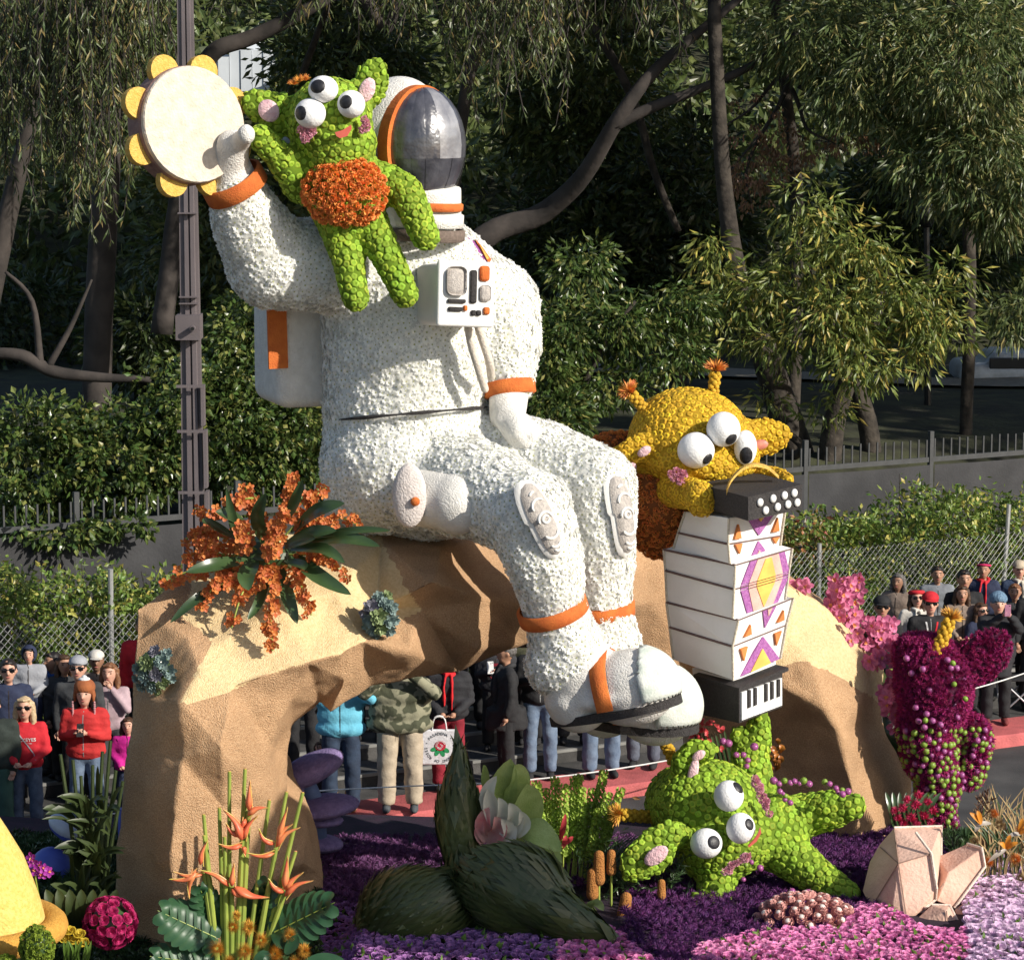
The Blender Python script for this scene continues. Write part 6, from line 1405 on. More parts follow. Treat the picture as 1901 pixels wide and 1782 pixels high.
for pts, wd, m_ in (([(918, 1530), (905, 1480), (922, 1440)], .065, lot_w), ([(925, 1540), (912, 1500), (905, 1465)], .075, lot_w), ([(930, 1550), (935, 1510), (925, 1480)], .06, lot_w), ([(948, 1555), (955, 1520), (945, 1490)], .075, lot_w), ([(905, 1560), (898, 1530), (908, 1498)], .07, lot_p), ([(912, 1570), (925, 1540), (918, 1515)], .075, lot_p), ([(898, 1565), (892, 1545), (898, 1525)], .05, lot_p), ([(920, 1562), (945, 1548), (930, 1520)], .07, lot_w), ([(960, 1550), (972, 1530), (965, 1505)], .06, lot_w)):
    pblade(LT, [(p[0], p[1], 22.45 - i * .06) for i, p in enumerate(pts)], wd, m_, 'petal', fold=.55, basew=.5)
for pts, wd in (([(935, 1530), (930, 1470), (948, 1408)], .13), ([(950, 1500), (960, 1450), (955, 1420)], .11), ([(955, 1550), (975, 1500), (978, 1455)], .15), ([(905, 1470), (898, 1440), (897, 1420)], .05), ([(930, 1560), (985, 1540), (1042, 1580)], .13), ([(980, 1590), (1010, 1575), (1040, 1610)], .10), ([(1000, 1790), (1060, 1770), (1085, 1785)], .08), ([(1085, 1700), (1105, 1678), (1120, 1690)], .05)):
    pblade(LT, [(p[0], p[1], 22.6 - i * .12) for i, p in enumerate(pts)], wd, anth, 'anthurium_leaf', fold=.2, basew=.5, face=(.3, -.8, .5))
# ---- bells of Ireland
BI = thing('bells_of_ireland', 'stand of bright green bells of Ireland stalks left of the fallen alien', 'flowers', at(1070, 1610, 24.2)); bell = mat('bell_green', (.46, .60, .12), (.36, .50, .08), scale=4, rough=.6, island=.25, trans=.35)
V, T = [], []
for j in range(6):
    a = j * 1.047; V += [(.12 * math.cos(a), .12 * math.sin(a), 0), (.85 * math.cos(a - .2), .85 * math.sin(a - .2), .75), (1.0 * math.cos(a + .52), 1.0 * math.sin(a + .52), .95)]
for j in range(6): a, b = 3 * j, 3 * ((j + 1) % 6); T += [(a, b, a + 1), (a + 1, b, a + 2), (a + 2, b, b + 1)]
BELL = (np.array(V), np.array(T))
for x0, x1, y1 in ((1010, 995, 1448), (1020, 1012, 1462), (1028, 1030, 1440), (1035, 1048, 1455), (1042, 1060, 1478), (1050, 1075, 1436), (1058, 1090, 1490), (1065, 1100, 1462), (1072, 1122, 1428), (1045, 1040, 1500), (1030, 1004, 1500), (1078, 1130, 1470), (1082, 1154, 1462), (1068, 1080, 1460), (1088, 1145, 1500), (1055, 1066, 1440), (1024, 1020, 1480), (1075, 1112, 1500)):
    p0, p1 = at(x0 + 10, 1640, 24.0), at(x1, y1, 24.2 + rnd.uniform(-.3, .3)); pts = smoothpath([p0, (p0 + p1) / 2 + Vector((rnd.uniform(-.03, .03), 0, 0)), p1], 8)
    st = add('stalk', npmesh('stalk', *tube(pts, .009, 5)), stemg, BI); P, N = [], []
    n = int((p1 - p0).length / .034)
    for i in range(n):
        u = .3 + .7 * i / n; q = p0.lerp(p1, u)
        for j in range(5): a = j * 1.257 + i * .7; P.append(list(q + Vector((math.cos(a), math.sin(a), 0)) * .022)); N.append((math.cos(a), math.sin(a), .45))
    V, T, mi = bake([BELL], np.array(P), np.array(N) / 1.1, .018, i, tilt=.2, svar=.25); add('bells', npmesh('bells', V, T), bell, BI, kind='stuff')
red_l = mat('red_bract', (.62, .07, .08), rough=.45, trans=.2)
for x, y, dx, dy in ((1040, 1560, 10, -50), (1042, 1570, 22, -18), (1045, 1575, 6, -25)): pblade(BI, [(x, y, 23.6), (x + dx * .6, y + dy * .5, 23.5), (x + dx, y + dy, 23.5)], .025, red_l, 'red_bract')
# ---- banksias and dark foliage
BK = thing('banksia_arrangement', 'orange brown banksia cones in dark feathery foliage under the alien ear', 'flower arrangement', at(1170, 1730, 22.8)); bk = mat('banksia', (.46, .20, .05), (.34, .13, .035), scale=60, rough=.9, bump=1.0, bscale=90)
for x, y, r, h, t_ in ((1160, 1682, 13, 24, .1), (1152, 1712, 13, 22, .3), (1205, 1735, 14, 20, .2), (1112, 1610, 12, 34, 0), (1100, 1640, 12, 30, 0), (1135, 1600, 10, 24, .0), (1228, 1650, 9, 18, 0)):
    c = at(x, y, 22.7 if y > 1650 else 23.1); k_ = K(22.7); me = remesh(tube([c - Vector((t_ * h * k_, 0, h * k_ * .7)), c + Vector((t_ * h * k_, 0, h * k_ * .7))], [r * k_, r * k_ * .85], 18, round_caps=True), .012, 2)
    add('banksia_cone', me, bk, BK); add('stem', npmesh('stem', *tube([c, c - Vector((t_ * .3, 0, .4))], .012, 6)), stemg, BK)
rs = np.random.RandomState(5); P = []
for i in range(60):
    x = rs.uniform(1095, 1265); y = rs.uniform(1590, 1790); b0 = at(x, y, 23.45); d = Vector((rs.uniform(-.7, .7), rs.uniform(-.6, .1), rs.uniform(.1, .9))).normalized(); L_ = rs.uniform(.2, .4)
    Q = np.array([list(b0 + d * L_ * u) for u in np.linspace(0, 1, 26)]); Dd = np.tile(list(d), (26, 1)) * .6 + rs.normal(0, .8, (26, 3)); V, T = leaves(Q, Dd, .085, .007, i, jitter=.1); add('frond', npmesh('frond', V, T), lfd, BK)
for i in range(14): pblade(BK, [(1090 + i * 7, 1640, 23.6), (1120 + i * 9, 1585 - i, 23.7), (1160 + i * 9, 1545 - 2 * i + 8, 23.8)], .012, lfd, 'grass_blade')
# ---- heliconia arrangement
HA = thing('heliconia_arrangement', 'tall orange pink heliconia arrangement with monstera leaves before the left arch leg', 'flower arrangement', at(440, 1790, 21.9))
Yh = 21.75
hel = mat('heliconia_bract', (.74, .13, .07), (.74, .26, .10), scale=6, rough=.4, trans=.15); hel_y = mat('heliconia_edge', (.58, .50, .10), (.66, .30, .12), scale=12, rough=.4)
for i, (x, y) in enumerate(((426, 1432), (455, 1427), (407, 1499), (378, 1512), (379, 1551), (417, 1553), (456, 1485), (500, 1485), (532, 1470), (562, 1471), (549, 1580))):
    bx = 405 + (x - 378) * .42; p0, p1 = at(bx, 1800, Yh + .05), at(x, y, Yh + rnd.uniform(-.05, .12)); add('stem', npmesh('stem', *tube([p0, p0.lerp(p1, .6), p1], [.024, .018, .014], 9)), stemg, HA)
    add('cut_end', npmesh('cut_end', *tube([p1, p1 + Vector((0, 0, .004))], .011, 9)), hel_y, HA)
def bract(px, py, dx, dy, wd, Y=Yh, bend=0):
    a = at(px, py, Y); b = at(px + dx, py + dy, Y - .03); n_ = Vector((b.z - a.z, 0, -(b.x - a.x))).normalized(); pts = smoothpath([a, (a + b) / 2 - n_ * bend * K(Y), b], 5); m = len(pts)
    V, T = tube(pts, [1.25 * wd * K(Y) * (math.sin(min(1, (i / (m - 1)) / .35) * math.pi / 2) * (.55 if i / (m - 1) < .02 else 1)) * max(.04, (1 - max(0, i / (m - 1) - .3) / .7) ** 1.1) + .001 for i in range(m)], 8, flat=.5)
    add('bract', npmesh('bract', V, T, smooth=True), hel, HA)
    add('bract_edge', npmesh('bract_edge', *tube([p + Vector((0, -.012, .004)) + n_ * wd * K(Y) * .7 * max(0, 1 - i / (m - 1)) for i, p in enumerate(pts)], [.005] * (m - 1) + [.002], 5)), hel_y, HA)
for (cx, cy, br) in ((462, 1505, ((0, 0, 2, -58, 11, 0), (-2, 8, 38, -14, 10, 6), (-6, 14, -18, 22, 8, 4))), (450, 1560, ((0, 0, -36, -58, 15, -8), (2, -2, 28, -46, 9, 6), (0, 8, -46, -2, 9, 6), (-2, -8, -30, -26, 9, 6), (2, 10, 4, 20, 8, 0))),
                    (512, 1575, ((4, -20, 18, -58, 10, 0), (-2, -8, -30, -30, 9, 8), (0, -2, 46, -38, 10, 8), (-2, 8, -52, 0, 8, 6), (2, -12, 30, -34, 9, 6))), (528, 1660, ((0, -10, 6, -62, 12, 0), (0, -4, -30, -26, 10, 6), (0, 4, 54, -30, 10, 8), (2, -8, 34, -34, 9, 4))),
                    (430, 1645, ((-4, 0, -56, -30, 10, -6), (0, 0, 4, -44, 10, 0), (4, 0, 66, 20, 13, -8), (0, 4, 34, 14, 9, -6))), (378, 1618, ((-6, -12, 14, -48, 9, 4), (-10, 0, -54, 14, 10, 8), (-14, -4, -12, 54, 9, -6), (0, 4, -56, -4, 7, 6)))):
    for dx, dy, ex, ey, wd, bd in br: bract(cx + dx, cy + dy, ex, ey, wd, Yh - .03, bd)
    add('stem', npmesh('stem', *tube([at(cx, cy, Yh), at(415 + (cx - 400) * .5, 1800, Yh + .05)], [.018, .026], 8)), stemg, HA)
mon = mat('monstera_leaf', (0.035, 0.10, 0.04), (0.02, 0.065, 0.028), scale=4, rough=.42, spec=.45, trans=.1)
def monstera(px, py, ex, ey, wd, Y, tilt=0, label=None):
    a, b = at(px, py, Y), at(ex, ey, Y - .12); d = b - a; L = d.length; dn = d.normalized(); f_ = Vector((tilt, -.75, .65)).normalized(); s = dn.cross(f_).normalized(); u = s.cross(dn); ms = []
    for sg in (-1, 1):
        for i in range(7):
            t0 = .02 + .135 * i; base = a + d * t0; env = wd * math.sin((t0 * .82 + .2) * math.pi) ** .7
            tip = base + s * sg * env + dn * L * (.16 - .1 * (i == 0)) - u * env * .16; mid = (base + tip) / 2 + u * .03
            ms.append(strip_leaf(smoothpath([base, mid, tip], 4), L * .088, fold=.2, face=u, basew=.95, belly=.7, tipw=.15))
    ms.append(strip_leaf([a - dn * .02, a + d * .4, a + d * .8, b], .05, fold=.1, face=u, basew=.8)); 
    o = add('monstera_leaf', npmesh('monstera_leaf', *join(*ms), smooth=True), mon, HA); add('midrib', npmesh('midrib', *tube([a + u * .006, b + u * .006], [.006, .003], 5)), stemg, HA)
monstera(400, 1740, 292, 1690, .2, Yh, -.1); monstera(510, 1730, 622, 1675, .2, Yh, .1); monstera(390, 1790, 278, 1775, .17, Yh - .05, -.1); monstera(400, 1725, 368, 1640, .13, Yh + .1); monstera(470, 1735, 500, 1630, .12, Yh + .15)
PIN = [t_spiky(130, .22, 1, .022, .0, 200 + i) for i in range(2)]; pcs = Pieces('pincushion_flower', tm('pincushion_flower', PIN, [spike_y]))
for x, y, r in ((403, 1760, 20), (432, 1720, 17), (462, 1722, 19), (455, 1765, 22), (485, 1745, 18), (510, 1770, 21), (538, 1735, 17), (565, 1765, 17), (425, 1785, 18), (440, 1700, 13), (480, 1785, 18), (548, 1785, 16)):
    pcs.put(HA, at(x, y, Yh - .25), (rnd.uniform(-.3, .3), -1, .4), r * K(Yh - .25) * 1.05); 
for pts in ([(530, 1770), (545, 1750), (552, 1735)], [(470, 1790), (490, 1775), (500, 1785)], [(560, 1790), (600, 1780), (640, 1782)]): pblade(HA, [(p[0], p[1], Yh - .3) for p in pts], .05, mon)
# ---- dark bird-of-paradise foliage left of the arch
DP = thing('dark_foliage', 'tall dark shaded foliage with cut stems left of the arch leg', 'plant arrangement', at(160, 1720, 22.4))
dk = mat('shade_leaf', (.045, .065, .02), (.025, .04, .014), scale=4, rough=.45, trans=.12)
for x, y in ((112, 1400), (135, 1410), (150, 1440), (190, 1395), (205, 1375), (215, 1430), (172, 1420), (228, 1450)):
    add('cut_stem', npmesh('cut_stem', *tube([at(170 + (x - 170) * .3, 1680, 22.5), at(x, y, 22.5)], [.02, .014], 7)), dk, DP)
for i in range(64):
    x0 = 150 + rnd.uniform(-15, 55); y0 = rnd.uniform(1500, 1690); a = rnd.uniform(-2.8, -.3) if rnd.random() < .8 else rnd.uniform(-3.6, 0); L_ = rnd.uniform(50, 95); x1, y1 = x0 + math.cos(a) * L_, y0 + math.sin(a) * L_
    if x1 > 236: x1 = 236 - rnd.uniform(0, 25)
    pblade(DP, [(x0, y0, 22.4), ((x0 + x1) / 2, (y0 + y1) / 2 - 8, 22.2), (x1, y1 + 10, 22.1)], rnd.choice((.018, .025, .04)), dk, n=3)
for i in range(7): x0 = 110 + i * 18; pblade(DP, [(x0, 1740, 22.1), (x0 - 10, 1690, 21.9), (x0 - 25 + i * 4, 1650, 21.9)], .06, dk)
ys = mat('yellow_flower', (.62, .46, .04), rough=.6, island=.2, trans=.2); rp_ = Pieces('yellow_flower', tm('yellow_flower', ROSEs, [ys])); YF = thing('yellow_flowers', 'small yellow blooms beside the magenta rose ball', 'flowers', at(140, 1760, 21.6))
for x, y in ((130, 1730), (148, 1736), (140, 1748), (155, 1752), (122, 1745)): rp_.put(YF, at(x, y, 21.5), (0, -.6, 1), .042)
for i in range(10): x = 118 + i * 5; pblade(YF, [(x, 1785, 21.5), (x + rnd.uniform(-6, 6), 1765, 21.45), (x + rnd.uniform(-10, 10), 1745, 21.45)], .012, lfg, n=3)
vo = mat('violet_orchid', (.34, .03, .32), rough=.5, island=.2, trans=.2); rp_ = Pieces('orchid_flower', tm('orchid_flower', ORC, [vo, orc_lip])); VO = thing('violet_orchids', 'small violet orchids beside the yellow dome', 'flowers', at(75, 1660, 22.2))
for x, y in ((62, 1600), (72, 1606), (82, 1612), (90, 1618), (66, 1616), (78, 1622), (58, 1592)): rp_.put(VO, at(x, y, 21.9), (rnd.uniform(-.5, .5), -1, .2), .05)
add('stem', npmesh('stem', *tube([at(75, 1680, 22.1), at(64, 1620, 22.0), at(60, 1590, 22.0)], .008, 5)), stemg, VO)
# ---- yellow dome, moss balls, blue shell, purple mushrooms
dome_m = mat('pale_yellow_dome', (.72, .52, .16), (.62, .42, .10), scale=30, rough=.95, bump=.8, bscale=50); brim_m = mat('orange_brim', (.60, .32, .06), (.50, .25, .04), scale=30, rough=.95, bump=.8, bscale=60)
YD = thing('yellow_dome', 'large pale yellow bell shaped dome with a rolled orange brim cut off at lower left', 'sculpture', at(0, 1740, 21.3)); cx = -45; pts, rr = [], []
for y, r in ((1500, 18), (1512, 40), (1540, 58), (1590, 88), (1640, 108), (1680, 122), (1712, 130), (1730, 131)): pts.append(at(cx, y, 21.3)); rr.append(r * K(21.3))
add('dome', npmesh('dome', *tube(pts, rr, 40, round_caps=False), smooth=True), dome_m, YD)
c = at(cx, 1722, 21.3); V, T = [], []; n, m = 48, 12; k_ = K(21.3)
for i in range(n):
    a = 2 * math.pi * i / n
    for j in range(m): b = 2 * math.pi * j / m; r = (146 + 25 * math.cos(b)) * k_; V.append((c.x + r * math.cos(a), c.y + r * math.sin(a), c.z + 23 * k_ * math.sin(b)))
for i in range(n):
    for j in range(m): a, b = i * m + j, i * m + (j + 1) % m; a2, b2 = ((i + 1) % n) * m + j, ((i + 1) % n) * m + (j + 1) % m; T += [(a, a2, b2), (a, b2, b)]
add('brim', npmesh('brim', V, T, smooth=True), brim_m, YD)
moss = mat('moss_green', (.22, .30, .03), (.15, .22, .02), scale=6, rough=.9, island=.25); MB_ = thing('moss_ball', 'rough green moss ball resting before the orange brim', 'moss ball', at(68, 1790, 20.6))
me = remesh(ell(68, 1757, 20.5, 28, 36, 28), .02, 2); add('core', me, lfd, MB_); P, N = cover_pts(me, .03, 3, lambda P, N: N[:, 1] < .5); V, T, mi = bake(RUF, P, N, .028, 3, tilt=.4, svar=.4); add('moss', npmesh('moss', V, T), moss, MB_, kind='stuff')
MB_ = thing('moss_ball', 'flat green moss patch in the bottom left corner', 'moss ball', at(10, 1800, 20.6)); me = remesh(ell(8, 1792, 20.5, 24, 16, 22), .02, 2); add('core', me, lfd, MB_); P, N = cover_pts(me, .03, 3, lambda P, N: N[:, 1] < .5); V, T, mi = bake(RUF, P, N, .028, 3, tilt=.4, svar=.4); add('moss', npmesh('moss', V, T), moss, MB_, kind='stuff')
blue = mat('blue_shell', (.10, .14, .50), (.07, .10, .40), scale=4, rough=.5); palew = mat('pale_disc', (.62, .66, .74), rough=.6)
BS = thing('blue_prop', 'blue float prop with a pale round lid behind the dark foliage', 'float prop', at(100, 1700, 24.2))
add('shell', npmesh('shell', *ell(95, 1632, 24.2, 46, 62, 45), smooth=True), blue, BS); add('lid', npmesh('lid', *ell(122, 1536, 24.3, 36, 18, 30, 35), smooth=True), palew, BS); add('rim', npmesh('rim', *ell(124, 1541, 24.32, 38, 18, 31, 35), smooth=True), blue, BS); add('post', npmesh('post', *tube([at(228, 1660, 24.3), at(228, 1500, 24.3)], .04, 10)), blue, BS)
mush = mat('lilac_mushroom', (.28, .21, .42), (.20, .15, .32), scale=20, rough=.95, bump=.8, bscale=60); MU = thing('mushroom_prop', 'two stacked lilac purple mushroom caps beside the left arch leg', 'mushroom sculpture', at(590, 1580, 24.9))
Ym = 24.9
def mcap(px, py, rx, ry, rot, name='mushroom_cap'): add(name, remesh(join(ell(px, py, Ym, rx, ry, rx * .9, rot), ell(px, py + 3, Ym, rx * .96, ry * .8, rx * .86, rot)), .022, 3, lump=.02), mush, MU)
mcap(575, 1428, 68, 26, -24); mcap(600, 1497, 70, 21, -6); mcap(600, 1523, 40, 13, 0, 'lower_cap'); mcap(592, 1565, 46, 16, 4, 'foot'); add('stem', npmesh('stem', *tube([at(588, 1565, Ym), at(590, 1500, Ym), at(560, 1430, Ym)], [.09, .08, .07], 14), smooth=True), mat('blue_stem', (.12, .17, .32), rough=.6), MU)
mcap(545, 1470, 30, 22, -60, 'side_cap')
# ---- red gloriosa under the keyboard and dry arrangement at the right edge
GL = thing('red_lilies', 'small red lilies tucked under the accordion keyboard', 'flowers', at(1320, 1400, 24.8))
for i in range(26):
    x, y = rnd.uniform(1275, 1345), rnd.uniform(1338, 1385); a = rnd.uniform(0, 6.28); pblade(GL, [(x, y, 24.8), (x + math.cos(a) * 9, y + math.sin(a) * 7, 24.7), (x + math.cos(a) * 16, y + math.sin(a) * 13, 24.75)], .02, red_l, 'petal', n=3)
for i in range(9): x = 1280 + i * 8; pblade(GL, [(x + 20, 1440, 24.9), (x + 8, 1390, 24.8), (x, 1345 + rnd.uniform(0, 20), 24.8)], .014, lfd, n=3)
bron = mat('bronze_leaf', (.40, .15, .03), (.22, .07, .02), scale=12, rough=.35, island=.3)
for i in range(14): x, y = rnd.uniform(1420, 1448), rnd.uniform(1385, 1440); pblade(GL, [(x, y, 24.6), (x + 6, y - 10, 24.5), (x + rnd.uniform(-8, 12), y - 18, 24.5)], .03, bron, 'bronze_leaf', n=3)
DR = thing('dry_arrangement', 'dry grasses with orange pincushions and bird of paradise blooms at the right edge', 'flower arrangement', at(1860, 1650, 23.8)); straw = mat('straw', (.42, .32, .16), (.30, .2, .1), scale=9, rough=.9, island=.3); bpo = mat('strelitzia_orange', (.72, .28, .03), rough=.5, trans=.2); bpg = mat('strelitzia_bract', (.34, .30, .26), rough=.5)
for i in range(150):
    x = rnd.uniform(1820, 1950); y = rnd.uniform(1600, 1650); h = rnd.uniform(60, 160); pblade(DR, [(x, y, 24.0), (x + rnd.uniform(-12, 12), y - h * .6, 23.9), (x + rnd.uniform(-40, 40), y - h, 23.9)], .007, straw if i % 3 else lfd, 'dry_blade', n=3)
pcd = Pieces('pincushion_flower', tm('pincushion_flower', PIN, [spike_o])); pcy = Pieces('dry_seed_head', tm('dry_seed_head', PIN, [straw]))
for i, (x, y, r) in enumerate(((1855, 1530, 16), (1885, 1595, 16), (1810, 1560, 13), (1895, 1540, 14), (1870, 1570, 14), (1835, 1600, 14), (1895, 1630, 14), (1845, 1510, 12))): (pcd if i % 2 else pcy).put(DR, at(x, y, 23.5), (rnd.uniform(-.4, .2), -1, .5), r * K(23.5))
for x, y, dx, dy in ((1822, 1530, -22, -22), (1822, 1530, -8, -26), (1868, 1575, 8, -26), (1868, 1575, 22, -12), (1868, 1575, -12, -12), (1893, 1548, 6, -30), (1893, 1548, 14, -14)): pblade(DR, [(x, y, 23.3), (x + dx * .5, y + dy * .6, 23.25), (x + dx, y + dy, 23.25)], .022, bpo, 'bloom', n=3)
for x, y, dx, dy in ((1840, 1528, -28, 4), (1820, 1530, -10, 14), (1868, 1576, -34, 24), (1895, 1548, -24, 4)): pblade(DR, [(x, y, 23.35), (x + dx * .5, y + dy * .5 - 2, 23.3), (x + dx, y + dy, 23.3)], .02, bpg, 'bract', n=3)
for x, y in ((1822, 1475), (1832, 1465), (1842, 1480), (1815, 1485)): add('plume', npmesh('plume', *leaves(np.array([list(at(x + rnd.uniform(-2, 2), y + rnd.uniform(0, 45), 23.9)) for _ in range(60)]), np.tile([0, 0, 1.], (60, 1)), .05, .006, 2, jitter=.5)), mat('plume_brown', (.14, .07, .04), rough=.9), DR)
# leaves between the roses
lf_ = deck_pts([[(1035, 1752), (1085, 1728), (1215, 1800), (1030, 1830)], [(1270, 1830), (1300, 1765), (1420, 1738), (1560, 1735), (1650, 1695), (1690, 1738), (1800, 1775), (1790, 1600), (1860, 1585), (1920, 1610), (1920, 1830)], [(585, 1690), (760, 1740), (1040, 1740), (1030, 1830), (585, 1830)]], .12, 77, n=30000)
V, T = leaves(np.repeat(lf_, 3, axis=0) + np.array([0, 0, .05]), RS.normal(0, .6, (len(lf_) * 3, 3)) + np.array([0, -.3, .6]), .07, .02, 5); add('rose_leaves', npmesh('rose_leaves', V, T), lfg, kind='stuff')
# ================================================================ SPECTATORS
from mathutils.bvhtree import BVHTree
def cloth(name, c, c2=None, **kw):
    d = dict(scale=9, rough=.85, bump=.25, bscale=40); d.update(kw); return mat('cloth_' + name, c, c2, **d)
skin_t = {'light': mat('skin_light', (.58, .34, .25), (.52, .28, .20), scale=8, rough=.55, spec=.35), 'tan': mat('skin_tan', (.42, .23, .15), (.36, .19, .12), scale=8, rough=.55), 'brown': mat('skin_brown', (.28, .15, .095), (.23, .12, .075), scale=8, rough=.55)}
hair_m = {'black': mat('hair_black', (.012, .010, .010), (.022, .018, .016), scale=40, rough=.45), 'brown': mat('hair_brown', (.07, .035, .018), (.04, .02, .012), scale=40, rough=.5), 'auburn': mat('hair_auburn', (.22, .10, .045), (.14, .06, .03), scale=40, rough=.5), 'blonde': mat('hair_blonde', (.55, .42, .26), (.38, .27, .15), scale=40, rough=.5), 'grey': mat('hair_grey', (.16, .15, .145), (.05, .045, .04), scale=50, rough=.6)}
lens_m = mat('sunglass_lens', (.008, .008, .01), rough=.12, spec=.6); eyew = mat('eye_white_small', (.6, .58, .55), rough=.4); lipm = mat('lips', (.42, .14, .12), rough=.5); browm = mat('brow', (.03, .02, .015), rough=.8)
rowz = lambda o: .15 if o < 1.25 else .30 if o < 1.85 else .47 if o < 2.45 else .62
def hand(w_, d, up, s=1.0, curl=.5):
    d = Vector(d).normalized(); x, y, _ = frame(d); side = Vector(up).cross(d); side = side.normalized() if side.length > .01 else x; n_ = side.cross(d)
    ms = [ball(w_ + d * .045 * s, (.036 * s, .036 * s, .036 * s), 8, 6)]
    for i, (o, L) in enumerate(((-.026, .062), (-.009, .072), (.009, .068), (.025, .054))):
        b = w_ + d * .065 * s + side * o * s; m1 = b + d * L * .55 * s - n_ * curl * .012 * s; e = m1 + (d * (1 - curl) - n_ * curl).normalized() * L * .5 * s
        ms.append(tube([b, m1, e], [.0095 * s, .0088 * s, .0075 * s], 6, round_caps=False))
    b = w_ + d * .03 * s + side * -.03 * s; ms.append(tube([b, b + (d * .6 - side * .8).normalized() * .035 * s, b + (d * .9 - side * .35).normalized() * .062 * s], [.011 * s, .010 * s, .008 * s], 6))
    return join(*ms)
ARMS = {'down': ((.235, .01, 1.13), (.25, -.05, .88)), 'front': ((.24, -.02, 1.13), (.09, -.24, 1.0)), 'phone': ((.23, -.03, 1.14), (.06, -.24, 1.22)), 'camera': ((.30, -.16, 1.34), (.10, -.22, 1.58)), 'face': ((.23, -.10, 1.17), (.05, -.15, 1.46)),
        'pocket': ((.27, .04, 1.12), (.20, -.08, .93)), 'fold': ((.23, -.04, 1.14), (.0, -.20, 1.12)), 'hold': ((.25, -.10, 1.15), (.16, -.30, 1.28))}
HEIGHTS = {}
def hsc(V): V = np.asarray(V, float).copy(); c = np.array([0, 0, 1.475]); return c + (V - c) * np.array([1.25, 1.2, 1.24])
def wrinkle(me, puffy):
    n = len(me.vertices); co = np.empty(n * 3); me.vertices.foreach_get('co', co); co = co.reshape(-1, 3); nn = np.empty(n * 3); me.vertex_normals.foreach_get('vector', nn); nn = nn.reshape(-1, 3)
    if puffy: d = .011 * (np.abs(np.sin(co[:, 2] * 40 + co[:, 0] * 5)) ** .6 - .6)
    else: d = np.array([(.004 if me.name.startswith('trousers') else .009) * noise.noise(Vector((c[0] * 9 + c[2] * 6, c[1] * 9, c[2] * 22 - abs(c[0]) * 14))) for c in co])
    co += nn * d[:, None]; me.vertices.foreach_set('co', co.ravel()); me.update()
